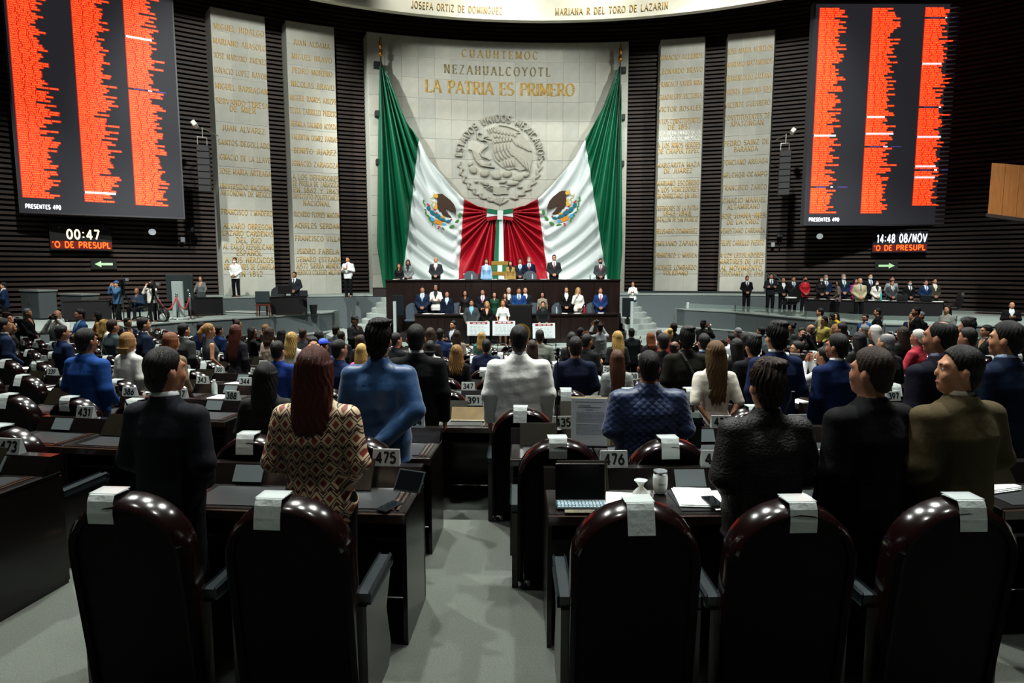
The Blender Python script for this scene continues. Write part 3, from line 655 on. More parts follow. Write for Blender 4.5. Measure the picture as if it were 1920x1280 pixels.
for S_ in SCREENS:
    fn, W = plane_fn(S_['A'], S_['B']); rnd = random.Random(S_['seed'])
    H = (S_['ztop'] - S_['A'].z) if S_['ztop'] else (atY(*S_['tl'], S_['A'].y).z - S_['A'].z) + 0.35
    t = thing('vote_screen', S_['lab'], 'screen')
    flat(fn, 0, W, 0, H, -0.35, 0).build('panel', M_SCR, t)
    for e in ((-0.06, 0, -0.06, H + 0.06), (W, W + 0.06, -0.06, H + 0.06), (0, W, -0.06, 0), (0, W, H, H + 0.06)): flat(fn, *e, -0.36, 0.03).build('frame', M_SCRFR, t)
    pitch = 0.0815; lh = 0.052
    white = set(S_['white']); party = {(c, r): s for c, r, s in S_['party']}
    for ci, u0 in enumerate(S_['cols']):
        base = S_['end'][ci]; n = int((H - base - 0.1) / pitch); QO, QR, QW, QB, QBK = [], [], [], [], []
        colw = W * 0.3
        for r in range(n):
            v = base + r * pitch
            if (ci, r) in party:
                q, w_ = text2d(party[ci, r], lh, 0.24, gap=0.25); c = W * u0 + colw * 0.45
                QW += [[(a + c - w_ / 2, b + v) for a, b in z] for z in q]
                for s0, s1 in ((0.1, 0.33), (0.58, 0.8)): QB.append([(W * u0 + colw * s0, v + 0.02), (W * u0 + colw * s1, v + 0.02), (W * u0 + colw * s1, v + 0.035), (W * u0 + colw * s0, v + 0.035)])
                continue
            s = ' '.join([rnd.choice(SUR), rnd.choice(SUR), rnd.choice(GIV)] + ([rnd.choice(GIV)] if rnd.random() < 0.3 else []))
            if rnd.random() < 0.07: s = rnd.choice(SUR) + ' ' + rnd.choice(SUR)
            q, w_ = text2d(s, lh, 0.17, gap=0.2); k = min(1.0, colw / w_) * (1 if w_ < colw else 0.98); k *= 1.0
            kx = min(1.12, colw * 0.98 / w_)
            x0 = W * u0; QQ = [[(a * kx + x0, b + v) for a, b in z] for z in q]
            if (ci, r) in white:
                QW.append([(x0, v - 0.012), (x0 + w_ * kx, v - 0.012), (x0 + w_ * kx, v + lh + 0.014), (x0, v + lh + 0.014)]); QBK += QQ
            else:
                QO += QQ; QR.append([(x0 - 0.03, v - 0.016), (x0 + w_ * kx + 0.03, v - 0.016), (x0 + w_ * kx + 0.03, v + lh + 0.016), (x0 - 0.03, v + lh + 0.016)])
        col = link('name_column', quads_mesh('name_column', QR, fn, 0.006, M_LEDR), t)
        link('lettering', quads_mesh('lettering', QO, fn, 0.012, M_LEDO), col)
        if QW: link('lit_line', quads_mesh('lit_line', QW, fn, 0.012, M_LEDW), col)
        if QBK: link('lettering', quads_mesh('lettering', QBK, fn, 0.018, mat('d89090', 0.6, emit=0.6)), col)
        if QB: link('divider', quads_mesh('divider', QB, fn, 0.012, M_LEDB), col)
    me, _ = text_mesh('count_line', 'PRESENTES 490', M_LEDW, lambda u, v, d: fn(W * 0.025 + u, 0.13 + v, 0.012), 0.15, W * 0.2, 0.26, gap=0.22, align='l')
    link('count_line', me, t)
    S_['fn'] = fn
# clock boards under the screens
for lab, pxs, py0, py1, top, bg in (('black clock board showing 00:47 and red running text', (95, 211), 469, 423, ('00:47', 0.27, 'ffeec0'), '0a0a0a'), ('clock board showing time and date with red running text', (1635, 1738), 473, 432, ('14:48 08/NOV', 0.05, 'f0f0ff'), '0d0d1c')):
    aa = [on_cyl(p, py0, RW - 0.35) for p in pxs]; zb = (aa[0][1] + aa[1][1]) / 2
    A = Vector(cyl(aa[0][0], zb, RW - 0.35)); B = Vector(cyl(aa[1][0], zb, RW - 0.35)); fn, W = plane_fn(A, B)
    _, zt = on_cyl((pxs[0] + pxs[1]) / 2, py1, RW - 0.35); H = zt - zb
    t = thing('clock_board', lab, 'clock')
    flat(fn, 0, W, 0, H, -0.25, 0).build('case', mat(bg, 0.5), t)
    flat(fn, -0.03, W + 0.03, H, H + 0.05, -0.28, 0.1).build('hood', mat('17110f', 0.5), t)
    for k in range(3): flat(fn, W * (0.15 + 0.35 * k), W * (0.15 + 0.35 * k) + 0.04, H - 0.12, H - 0.08, 0, 0.05).build('bolt', mat('c0c0c0', 0.3, metal=0.9), t)
    tw = W * (0.52 if top[0] == '00:47' else 0.9)
    me, _ = text_mesh('upper_digits', top[0], mat(top[2], 0.5, emit=1.8), lambda u, v, d: fn(W * 0.53 + u, H * 0.46 + v, 0.01), H * 0.36, tw, 0.19, gap=0.26); link('upper_digits', me, t)['kind'] = 'stuff'
    flat(fn, 0.02, W - 0.02, H * 0.05, H * 0.36, 0, 0.004).build('text_strip', mat('600800', 0.5, emit=0.4), t)
    me, _ = text_mesh('running_text', "'O DE PRESUPL", mat('ff5a1a', 0.5, emit=2.0), lambda u, v, d: fn(W * 0.5 + u, H * 0.1 + v, 0.012), H * 0.23, W * 0.93, 0.2, gap=0.22); link('running_text', me, t)['kind'] = 'stuff'
# green arrow signs
for lab, px, py, sg in (('small pale green exit arrow pointing left', 195, 495, -1), ('small pale green exit arrow pointing right', 1662, 498, 1)):
    a, z = on_cyl(px, py, RW - 0.12); A = Vector(cyl(a - 0.014, z, RW - 0.12)); B = Vector(cyl(a + 0.014, z, RW - 0.12)); fn, W = plane_fn(A, B)
    t = thing('arrow_sign', lab, 'sign')
    flat(fn, -0.05, W + 0.05, -0.22, 0.22, -0.1, 0).build('backplate', mat('101210', 0.5), t)
    f = lambda u, v, d: fn(W / 2 + sg * u, v, d)
    mb = MB(); mb.add(*poly_raise(f, [(-0.32, -0.05), (0.1, -0.05), (0.1, -0.13), (0.34, 0), (0.1, 0.13), (0.1, 0.05), (-0.32, 0.05)][::sg], 0.012)); mb.build('arrow', mat('a8d0a0', 0.5, emit=0.5), t)
# hanging loudspeaker columns
for lab, px, y0, y1, sg in (('black loudspeaker column hanging beside the left vote screen', 380, 272, 360, 1), ('black loudspeaker column hanging beside the right vote screen', 1473, 282, 366, -1)):
    d_ = 27.2 if sg == 1 else 29.5; T = atY(px, y0, d_); Bm = atY(px, y1, d_)
    t = thing('line_array_speaker', lab, 'speaker', (T.x, T.y, T.z), 0.35 * sg)
    n = 7; h = (T.z - Bm.z) / n
    for k in range(n):
        yo = -0.05 - 0.012 * (n - k) ** 1.2 * 0.5; MB().box(-0.24, 0.24, yo, yo + 0.38, -h * (k + 1) + 0.012, -h * k, 0.015).build('speaker_box', mat('0b0b0c', 0.6), t)
    MB().tube([(-0.2, 0.15, 0), (-0.2, 0.15, 0.35), (0.15, 0.15, 0.35), (0.15, 0.15, 0)], 0.02, 6).build('hanger', mat('b8b8b0', 0.4, metal=0.7), t)
    MB().tube([(0, 0.15, 0.35), (0, 0.15, 0.75)], 0.015, 6).build('cable', mat('c8c8c0', 0.4, metal=0.6), t)
    mb = MB().box(-0.1, 0.1, -0.35, 0.35, -0.12, 0.06, 0.02); mb.xf(Matrix.Translation((-0.25 * sg, 0.1, 0.85)) @ Matrix.Rotation(0.9 * sg, 4, 'Y')); mb.build('lamp_housing', mat('d8d8d0', 0.4), t)
    MB().tube([(0, 0.15, 0.7), (0.1 * sg, 0.6, 0.75), (0.5 * sg, 1.6, 0.7)], 0.02, 6).build('wall_arm', mat('8a8a84', 0.4, metal=0.6), t)
# wooden balcony front at the right edge
A = atY(1852, 400, 24.0); Bb = atY(1990, 418, 22.5); fn, W = plane_fn(A, Bb)
t = thing('balcony_box', 'warm wooden balcony front jutting out at the right edge', 'balcony')
Ht = atY(1852, 305, 24.0).z - A.z
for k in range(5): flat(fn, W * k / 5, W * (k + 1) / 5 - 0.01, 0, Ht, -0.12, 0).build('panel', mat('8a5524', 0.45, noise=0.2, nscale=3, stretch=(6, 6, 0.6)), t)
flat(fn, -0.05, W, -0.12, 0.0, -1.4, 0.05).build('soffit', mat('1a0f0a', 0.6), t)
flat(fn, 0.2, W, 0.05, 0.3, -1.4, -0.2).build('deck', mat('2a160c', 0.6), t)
# ------------------------------------------------------------------ rostrum
ROT = D(4.0)
M_BLACK = mat('0a0a0b', 0.45, spec=0.4); M_PAPER = mat('e4e8e6', 0.8, spec=0.2); M_CHROME = mat('c8ccd0', 0.2, metal=1.0); M_CHAIRBLUE = mat('3a4650', 0.5, spec=0.4)
M_LEATHER = mat('040405', 0.6, spec=0.08, bump=0.1, bscale=180)
M_ROSWOOD = mat('1a0e0b', 0.35, spec=0.5, noise=0.4, nscale=2.2, stretch=(5, 5, 0.6), coat=0.25)
def curved_desk(name, label, xl, xr, y0, bulge, depth, z0, z1, panels):
    t = thing(name, label, 'desk')
    def yy(x):
        f = (x - xl) / (xr - xl); return y0 + (x - xl) * math.tan(ROT) - bulge * 4 * f * (1 - f)
    g = (xr - xl) / panels
    for i in range(panels):
        a, b = xl + g * i + 0.006, xl + g * (i + 1) - 0.006
        MB().prism([(a, yy(a)), (b, yy(b)), (b, yy(b) + 0.06), (a, yy(a) + 0.06)], z0, z1 - 0.05).build('front_panel', M_ROSWOOD, t)
    n = 24; X = [xl - 0.05 + (xr - xl + 0.1) * i / n for i in range(n + 1)]
    MB().prism([(x, yy(x) - 0.06) for x in X] + [(x, yy(x) + depth) for x in X[::-1]], z1 - 0.05, z1).build('desk_top', M_ROSWOOD, t)
    MB().prism([(x, yy(x) + 0.07) for x in X[1:-1]] + [(x, yy(x) + 0.11) for x in X[1:-1][::-1]], z0, z1 - 0.05).build('inner_panel', M_BLACK, t)
    for x in (xl, xr): MB().box(x - 0.03, x + 0.03, yy(x) + 0.0, yy(x) + depth, z0, z1 - 0.05).build('end_panel', M_ROSWOOD, t)
    return t, yy
updesk, yU = curved_desk('upper_rostrum_desk', 'long dark wooden desk on the upper rostrum below the flags', -4.9, 4.3, 25.1, 0.1, 0.85, Z_S, 3.13, 9)
lodesk, yL = curved_desk('lower_rostrum_desk', 'long dark wooden desk on the lower rostrum tier', -3.55, 3.95, 23.5, 0.2, 0.7, Z_S, 1.88, 7)
Z_M = 1.10
struct('floor', MB().prism([(-4.6, 24.45), (4.4, 25.0), (4.4, 25.5), (-4.6, 25.1)], Z_S, Z_M).prism([(-4.6, 24.0), (4.5, 24.6), (4.5, 25.1), (-4.6, 24.5)], Z_S, Z_M), mat('141010', 0.8), label='dark floor of the lower rostrum tier')
struct('floor', MB().prism([(-4.85, 25.95), (4.25, 26.65), (4.4, 28.6), (-4.7, 28.6)], Z_S, Z_U - 0.004), M_STAGEFLOOR, label='upper rostrum floor behind the long desk')
lec = thing('lectern', 'black speaker lectern in the middle of the lower desk', 'lectern', (0.32, 23.02, Z_S), ROT)
MB().box(-0.4, 0.4, -0.05, 0.12, 0, 1.42, 0.02).build('front_panel', M_BLACK, lec); MB().box(-0.44, 0.44, -0.05, 0.5, 1.40, 1.45, 0.01).build('top', M_BLACK, lec); MB().box(-0.4, -0.35, 0.12, 0.45, 0, 1.40).build('side_panel', M_BLACK, lec); MB().box(0.35, 0.4, 0.12, 0.45, 0, 1.40).build('side_panel', M_BLACK, lec)
seal = thing('round_seal', 'round gold seal on the front of the lower rostrum desk', 'seal', (0.33, 22.955, 1.25), (PI / 2, 0, ROT))
MB().lathe([(0.34, 0), (0.34, 0.03), (0.30, 0.04)], 28).build('rim', mat('7a5c22', 0.35, metal=0.7), seal)
MB().lathe([(0.29, 0.03), (0.27, 0.045), (0.1, 0.05)], 28).build('disc', mat('3a2c12', 0.5, metal=0.4), seal)
mb = MB(); mb.add(*poly_raise(lambda x, y, h: (x * 0.2, y * 0.2, 0.05 + h), [(-0.7, 0.1), (-0.2, 0.7), (0.5, 0.8), (0.9, 0.1), (0.6, -0.7), (0, -0.3), (-0.5, -0.6)], 0.015)); mb.build('eagle', mat('a5822e', 0.35, metal=0.7), seal)
def office_chair(label, loc, rot, c=M_CHAIRBLUE, h=0.62, group=None):
    t = thing('swivel_chair', label, 'chair', loc, rot, group)
    pts = [(-0.27, 0.0), (0.27, 0.0), (0.29, 0.3)] + [(0.29 * math.cos(PI * k / 10), 0.36 + 0.26 * math.sin(PI * k / 10) * h / 0.62) for k in range(0, 11)] + [(-0.29, 0.3)]
    mb = MB().prism_xz(pts, -0.06, 0.03); mb.xf(Matrix.Translation((0, -0.24, 0.52)) @ Matrix.Rotation(D(8), 4, 'X')); o = mb.build('backrest', c, t); auto_smooth(o.data, 30)
    MB().box(-0.27, 0.27, -0.24, 0.26, 0.42, 0.53, 0.04).build('seat', c, t)
    for s in (-1, 1): MB().tube([(s * 0.3, -0.2, 0.5), (s * 0.31, -0.18, 0.7), (s * 0.31, 0.12, 0.71), (s * 0.28, 0.14, 0.48)], 0.022, 6).build('armrest', M_BLACK, t)
    MB().tube([(0, 0, 0.12), (0, 0, 0.43)], 0.03, 8).build('post', M_BLACK, t)
    for k in range(5):
        a = 2 * PI * k / 5; l = MB().tube([(0, 0, 0.12), (0.27 * math.cos(a), 0.27 * math.sin(a), 0.07)], [0.025, 0.015], 6).build('foot', M_BLACK, t); MB().ball((0.28 * math.cos(a), 0.28 * math.sin(a), 0.035), 0.034, 8, 4).build('caster', M_BLACK, l)
    return t
for px, d_, lab in ((881, 26.5, 'blue grey swivel chair behind the upper desk, left of the light blue suit'), (994, 26.5, 'blue grey swivel chair on the upper rostrum in front of the navy suited man'), (908, 27.2, 'dark swivel chair on the upper rostrum beside the golden chair')):
    p = atY(px, 500, d_); office_chair(lab, (p.x, p.y, Z_U), PI, M_CHAIRBLUE if px != 908 else M_BLACK)
for px, d_, lab in ((857, 24.75, 'blue grey swivel chair on the lower tier beside the man in waistcoat'), (1002, 24.8, 'blue grey swivel chair on the lower tier right of the lectern'), (1049, 24.9, 'blue grey swivel chair on the lower tier near the black blazer'), (1113, 25.0, 'blue grey swivel chair at the right end of the lower tier'), (772, 24.6, 'blue grey swivel chair at the left end of the lower tier')):
    p = atY(px, 560, d_); office_chair(lab, (p.x, p.y, Z_M), PI)
gc = thing('golden_chair', 'large golden framed chair with tricolour cloth on the upper rostrum', 'chair', (atY(937, 500, 27.6).x, 27.6, Z_U), 0)
for x in (-0.33, 0.33):
    for y in (-0.25, 0.25): MB().box(x - 0.04, x + 0.04, y - 0.04, y + 0.04, 0, 0.45 if y < 0 else 1.55, 0.01).build('leg', mat('8a6a2a', 0.4, metal=0.5), gc)
for z in (1.05, 1.5): MB().box(-0.37, 0.37, 0.2, 0.3, z - 0.12, z + 0.05, 0.015).build('back_rail', mat('a5813a', 0.4, metal=0.4), gc)
MB().box(-0.3, 0.3, 0.22, 0.28, 1.1, 1.38).build('back_cloth', mat('1f6a45', 0.7), gc); MB().box(-0.1, 0.1, 0.2, 0.215, 1.1, 1.38).build('white_stripe', mat('e8e8e0', 0.7), gc)
MB().box(-0.34, 0.34, -0.28, 0.28, 0.4, 0.5, 0.03).build('seat', mat('7a1a1a', 0.6), gc)
bx = thing('white_pedestal', 'white boxy pedestal behind the upper desk', 'pedestal', (atY(876, 500, 27.0).x, 27.0, Z_U)); MB().box(-0.13, 0.13, -0.13, 0.13, 0, 0.98, 0.015).build('body', mat('d8dcd8', 0.6), bx); MB().box(-0.16, 0.16, -0.16, 0.16, 0.98, 1.02, 0.01).build('top', mat('e0e4e0', 0.6), bx)
# small things on the two desks
rnd = random.Random(21)
PAPERM = []
for k in range(4):
    w_, l_ = (0.21, 0.29) if k < 2 else (0.3, 0.22); mb = MB()
    for q in range(1 + k % 3): mb.box(-w_ / 2 + 0.01 * q, w_ / 2 + 0.012 * q, -l_ / 2 + 0.008 * q, l_ / 2, 0.002 + 0.006 * q, 0.007 + 0.006 * q)
    PAPERM.append(mb.mesh('paper_sheets', M_PAPER))
UPX = [(741, 'far left end'), (770, 'in front of the grey jacket'), (800, 'left of the grey suited man'), (845, 'between the bald man and chair'), (866, 'by the white pedestal'), (925, 'by the golden chair'), (948, 'in front of the mustard blazer'), (977, 'in front of the blue tie'), (1020, 'right of the swivel chair'), (1060, 'right of the tall man'), (1085, 'toward the right end'), (1115, 'in front of the masked man'), (1140, 'at the far right end')]
for px, w_ in UPX:
    p = atY(px, 524, 25.3); o = tag(link('paper_stack', rnd.choice(PAPERM), None, (p.x, yU(p.x) + 0.35, 3.13), rnd.uniform(-0.4, 0.4)), 'white papers on the upper rostrum desk, ' + w_, 'papers', 'papers on the upper desk')
LPX = [(800, 'left end'), (816, 'in front of the white cardigan'), (828, 'in front of the waistcoat'), (870, 'left of the grey suit'), (1020, 'right of the lectern'), (1060, 'in front of the black blazer'), (1085, 'in front of the white blouse'), (1130, 'right end')]
for px, w_ in LPX:
    p = atY(px, 586, 23.7); tag(link('paper_stack', rnd.choice(PAPERM), None, (p.x, yL(p.x) + 0.3, 1.88), rnd.uniform(-0.4, 0.4)), 'white papers on the lower rostrum desk, ' + w_, 'papers', 'papers on the lower desk')
def gooseneck(name, label, loc, rot, h=0.42, lean=0.1, group=None):
    t = thing(name, label, 'microphone', loc, rot, group)
    MB().lathe([(0.05, 0), (0.05, 0.015), (0.02, 0.03)], 12).build('base', M_BLACK, t)
    MB().tube([(0, 0, 0.02), (0, -0.01, h * 0.5), (0, -lean * 0.6, h * 0.85), (0, -lean, h)], 0.006, 6).build('stem', mat('1a1a1c', 0.4, metal=0.5), t)
    MB().tube([(0, -lean, h), (0, -lean - 0.012, h + 0.06)], [0.012, 0.014], 8).build('head', mat('0e0e10', 0.7), t)
    return t
for px, w_ in ((900, 'left of the golden chair'), (985, 'right of the golden chair'), (1135, 'near the masked man')):
    p = atY(px, 520, 25.2); gooseneck('gooseneck_microphone', 'thin microphone on the upper rostrum desk ' + w_, (p.x, yU(p.x) + 0.25, 3.13), 0, 0.3)
def bottle(label, loc, c, h=0.22):
    t = thing('water_bottle', label, 'bottle', loc); MB().lathe([(0.034, 0), (0.036, 0.02), (0.036, h * 0.65), (0.016, h * 0.85), (0.014, h * 0.92)], 12).build('body', mat(c, 0.15, spec=0.6), t, smooth=True); MB().lathe([(0.017, h * 0.92), (0.017, h)], 10).build('cap', mat('e8e8e8', 0.5), t)
for px, w_, c in ((884, 'in front of the left swivel chair', 'a8b8b8'), (999, 'in front of the right swivel chair', 'a8b8b8'), (1110, 'near the right end', '90a0a0')):
    p = atY(px, 520, 25.2); bottle('small clear bottle on the upper rostrum desk ' + w_, (p.x, yU(p.x) + 0.2, 3.13), c)
p = atY(1097, 580, 23.8); bottle('red bottle on the lower rostrum desk', (p.x, yL(p.x) + 0.2, 1.88), 'b01822', 0.3)
p = atY(1044, 580, 23.8); bottle('clear bottle on the lower rostrum desk near the lectern', (p.x, yL(p.x) + 0.2, 1.88), '9aacb0', 0.24)
# pale posts and dark side monitors by the stairs
for px, y0, y1, d_, lab in ((741, 625, 565, 23.6, 'slim pale post at the foot of the left stairs'), (1184, 618, 565, 24.2, 'slim pale post at the foot of the right stairs')):
    a = atY(px, y0, d_); b = atY(px, y1, d_); t = thing('slim_post', lab, 'post', (a.x, a.y, Z_S)); MB().box(-0.055, 0.055, -0.055, 0.055, 0, b.z - Z_S, 0.01).build('shaft', mat('aab4b4', 0.5), t); MB().box(-0.09, 0.09, -0.09, 0.09, 0, 0.03).build('base_plate', mat('8a9494', 0.5), t)
for px, y0, y1, d_, lab, r in ((747, 592, 553, 24.5, 'dark monitor standing by the left stairs', 0.7), (1177, 594, 558, 25.0, 'dark monitor standing by the right stairs', -0.7)):
    a = atY(px, y0, d_); b = atY(px, y1, d_); t = thing('side_monitor', lab, 'monitor', (a.x, a.y, Z_S), r); MB().box(-0.24, 0.24, -0.04, 0.04, a.z - Z_S, b.z - Z_S, 0.015).build('screen', mat('1c2226', 0.3), t); MB().box(-0.04, 0.04, -0.03, 0.03, 0, a.z - Z_S).build('stand', M_BLACK, t); MB().box(-0.2, 0.2, -0.15, 0.15, 0, 0.02).build('foot', M_BLACK, t)
st = thing('storage_box', 'dark low box at the foot of the left green flag', 'box', (atY(718, 540, 28.6).x, 28.6, Z_U)); MB().box(-0.42, 0.42, -0.2, 0.2, 0, 0.36, 0.02).build('body', mat('1c1512', 0.6), st); MB().box(-0.44, 0.44, -0.22, 0.22, 0.36, 0.4, 0.01).build('lid', mat('241a15', 0.6), st)

# ------------------------------------------------------------------ left wing furniture
def cabinet(label, px0, px1, ytop, d_):
    a = atY(px0, ytop, d_); b = atY(px1, ytop, d_); t = thing('grey_cabinet', label, 'cabinet', ((a.x + b.x) / 2, d_, Z_W), D(-28)); W = (b.x - a.x) / 2; H = a.z - Z_W
    MB().box(-W, W, -0.3, 0.3, 0.05, H - 0.06, 0.01).build('body', mat('3c4244', 0.7), t); MB().box(-W - 0.04, W + 0.04, -0.34, 0.34, H - 0.06, H, 0.01).build('top', mat('6a706e', 0.6), t); MB().box(-W + 0.03, W - 0.03, -0.27, 0.27, 0, 0.05).build('plinth', M_BLACK, t)
    for s in (-1, 1): o = MB().box(min(0, s * (W - 0.02)) + 0.01, max(0, s * (W - 0.02)) - 0.01, -0.315, -0.3, 0.08, H - 0.1).build('door', mat('343a3c', 0.7), t); MB().box(s * 0.05 - 0.01, s * 0.05 + 0.01, -0.335, -0.315, H * 0.5, H * 0.5 + 0.12).build('handle', M_CHROME, o)
cabinet('tall dark grey cabinet against the slatted wall, left of the low one', 40, 103, 543, 24.2)
cabinet('low dark grey cabinet beside the tall one at the left wall', 112, 184, 550, 24.3)
def table(name, label, A, B, depth, ztop, zf, m=M_BLACK, skirt=True):
    A = Vector(A).to_2d(); B = Vector(B).to_2d(); r = math.atan2(B.y - A.y, B.x - A.x); W = (B - A).length
    t = thing(name, label, 'table', (A.x, A.y, zf), r); h = ztop - zf
    MB().box(0, W, 0, depth, h - 0.04, h, 0.008).build('table_top', m, t)
    for x in (0.04, W - 0.09):
        for y in (0.04, depth - 0.09): MB().box(x, x + 0.05, y, y + 0.05, 0, h - 0.04).build('leg', M_BLACK, t)
    if skirt: MB().box(0.03, W - 0.03, 0.02, 0.035, 0.08, h - 0.04).build('skirt', mat('08080a', 0.8), t)
    return t
table('press_desk', 'black desk in front of the low cabinet on the left wing', atY(118, 600, 22.6), atY(212, 600, 23.2), 0.7, 2.42, Z_W)
table('work_table', 'black table beside the large screen on the left wing', atY(352, 580, 25.2), atY(420, 575, 26.2), 0.7, 2.4, Z_W)
table('work_table', 'dark table of the suited man before the inner left slab', atY(508, 585, 25.6), atY(578, 580, 26.6), 0.7, 2.44, Z_W)
def stanchion(label, px, py, d_):
    p = atY(px, py, d_); t = thing('rope_stanchion', label, 'stanchion', (p.x, p.y, Z_W)); MB().lathe([(0.15, 0), (0.15, 0.02), (0.03, 0.05), (0.025, 0.06), (0.025, 0.92), (0.04, 0.93), (0.04, 0.97), (0.01, 1.0)], 14).build('pole', M_CHROME, t, smooth=True); MB().lathe([(0.035, 0.84), (0.045, 0.86), (0.035, 0.88)], 10).build('collar', M_CHROME, t); return p
P3 = [stanchion('leftmost chrome stanchion by the camera tripods', 298, 600, 23.0), stanchion('middle chrome stanchion in front of the white screen stand', 333, 597, 23.8), stanchion('rightmost chrome stanchion of the red rope line', 358, 600, 23.9)]
for i in range(2):
    a, b = P3[i], P3[i + 1]; pts = []
    for k in range(13):
        f = k / 12; q = a.lerp(b, f); pts.append((q.x, q.y, Z_W + 0.86 - 0.45 * 4 * f * (1 - f)))
    t = thing('velvet_rope', ['red velvet rope between the left and middle stanchions', 'red velvet rope between the middle and right stanchions'][i], 'rope'); MB().tube(pts, 0.026, 8).build('cord', mat('a8202c', 0.7, sheen=0.4), t, smooth=True)
    for q in (pts[0], pts[-1]): MB().ball(q, 0.035, 8, 5).build('hook', M_CHROME, t)
tv = thing('large_screen', 'large dark screen seen from behind on a pale stand', 'screen', (atY(338, 560, 24.2).x, 24.2, Z_W), D(-10))
a = atY(310, 514, 24.2); b = atY(368, 562, 24.2); hw = (b.x - a.x) / 2
MB().box(-hw, hw, -0.05, 0.06, b.z - Z_W, a.z - Z_W, 0.03).build('casing', mat('2a3234', 0.45), tv); MB().box(-hw + 0.02, hw - 0.02, 0.06, 0.07, b.z - Z_W + 0.03, a.z - Z_W - 0.03).build('glass', mat('08080a', 0.1), tv)
MB().box(-0.24, 0.22, -0.16, -0.06, 0.08, 1.42, 0.02).build('stand', mat('9aa6a2', 0.5), tv); MB().box(-0.36, 0.4, -0.45, 0.35, 0, 0.08, 0.02).build('base', mat('a8b2ae', 0.5), tv); MB().box(-0.03, 0.03, -0.165, -0.16, 0.85, 0.93).build('badge', mat('3a4040', 0.4), tv); MB().box(0.36, 0.42, -0.056, -0.05, 1.05, 1.13).build('badge', mat('a0a8a8', 0.4), tv)
def video_camera(label, px, py, d_, rot=0.0, hgt=1.35):
    p = atY(px, py, d_); t = thing('video_camera', label, 'camera', (p.x, p.y, Z_W), rot)
    for k in range(3):
        a = 2 * PI * k / 3 + 0.5; MB().tube([(0, 0, hgt - 0.15), (0.42 * math.cos(a), 0.42 * math.sin(a), 0.02)], [0.03, 0.018], 6).build('tripod_leg', M_BLACK, t)
    MB().lathe([(0.06, hgt - 0.18), (0.07, hgt - 0.05), (0.05, hgt)], 10).build('tripod_head', M_BLACK, t)
    MB().box(-0.09, 0.09, -0.2, 0.22, hgt, hgt + 0.2, 0.02).build('body', mat('141416', 0.5), t)
    MB().tube([(0, -0.2, hgt + 0.1), (0, -0.42, hgt + 0.1)], [0.055, 0.065], 12).build('lens', mat('0a0a0c', 0.25), t)
    MB().tube([(0, 0.18, hgt + 0.2), (0, 0.1, hgt + 0.27), (0, -0.12, hgt + 0.27), (0, -0.18, hgt + 0.2)], 0.015, 6).build('handle', M_BLACK, t)
    MB().box(0.09, 0.2, 0.0, 0.15, hgt + 0.1, hgt + 0.2, 0.01).build('viewfinder', mat('606468', 0.5), t)
video_camera('video camera on tripod of the operator in blue cap, left wing', 233, 585, 22.6, 0.5)
video_camera('video camera on tripod of the operator in white, left wing', 290, 585, 22.4, 0.2, 1.2)
bg = thing('backpack', 'black and white backpack on the floor by the left stanchion', 'bag', (atY(308, 598, 22.9).x, 22.9, Z_W)); MB().ball((0, 0, 0.24), (0.2, 0.15, 0.24), 12, 8).build('body', mat('151618', 0.7), bg, smooth=True); MB().ball((0.02, -0.1, 0.18), (0.13, 0.09, 0.14), 10, 6).build('pocket', mat('b8beba', 0.7), bg, smooth=True); MB().tube([(-0.06, 0, 0.46), (0, 0, 0.54), (0.06, 0, 0.46)], 0.015, 6).build('handle', M_BLACK, bg)
wc_ = thing('wooden_chair', 'dark chair with reddish wooden legs by the left wing table', 'chair', (atY(496, 590, 25.4).x, 25.4, Z_W), D(10))
for x in (-0.24, 0.24):
    for y in (-0.24, 0.22): MB().tube([(x, y, 0), (x * 0.95, y, 0.25), (x * 0.9, y, 0.46)], [0.018, 0.026, 0.03], 7).build('leg', mat('6a2f1c', 0.35), wc_)
MB().box(-0.28, 0.28, -0.27, 0.27, 0.44, 0.5, 0.015).build('seat_frame', mat('6a2f1c', 0.35), wc_); MB().box(-0.26, 0.26, -0.25, 0.25, 0.5, 0.56, 0.025).build('seat', mat('1a2022', 0.6), wc_); MB().box(-0.27, 0.27, -0.27, -0.22, 0.56, 1.02, 0.02).build('backrest', mat('2a3638', 0.6), wc_)
def monitor(label, x, y, z, rot=0, w_=0.5):
    t = thing('computer_monitor', label, 'monitor', (x, y, z), rot); MB().box(-w_ / 2, w_ / 2, -0.03, 0.02, 0.1, 0.1 + w_ * 0.62, 0.01).build('screen', M_BLACK, t); MB().box(-0.03, 0.03, -0.02, 0.02, 0, 0.12).build('stand', M_BLACK, t); MB().box(-0.12, 0.12, -0.08, 0.08, 0, 0.012).build('foot', M_BLACK, t)
p = atY(533, 545, 26.0); monitor('black computer monitor beside the suited man on the left wing', p.x, 26.1, 2.44, 0.1, 0.55)
def laptop(label, x, y, z, rot=0, c='2a2e30', opn=100):
    t = thing('laptop', label, 'laptop', (x, y, z), rot); MB().box(-0.17, 0.17, -0.12, 0.12, 0, 0.016, 0.004).build('base', mat(c, 0.4), t)
    mb = MB().box(-0.17, 0.17, 0, 0.01, 0, 0.23, 0.003); mb.xf(Matrix.Translation((0, 0.12, 0.014)) @ Matrix.Rotation(-D(opn - 90), 4, 'X')); mb.build('lid', mat(c, 0.35), t); MB().box(-0.15, 0.15, -0.03, 0.1, 0.016, 0.019).build('keyboard', mat('101214', 0.6), t)
p = atY(566, 550, 25.9); laptop('small open laptop in front of the suited man on the left wing', p.x, 26.25, 2.44, PI)
p = atY(378, 545, 25.9); laptop('open laptop of the woman beside the large screen', p.x, 26.0, 2.4, PI, '4a5254')
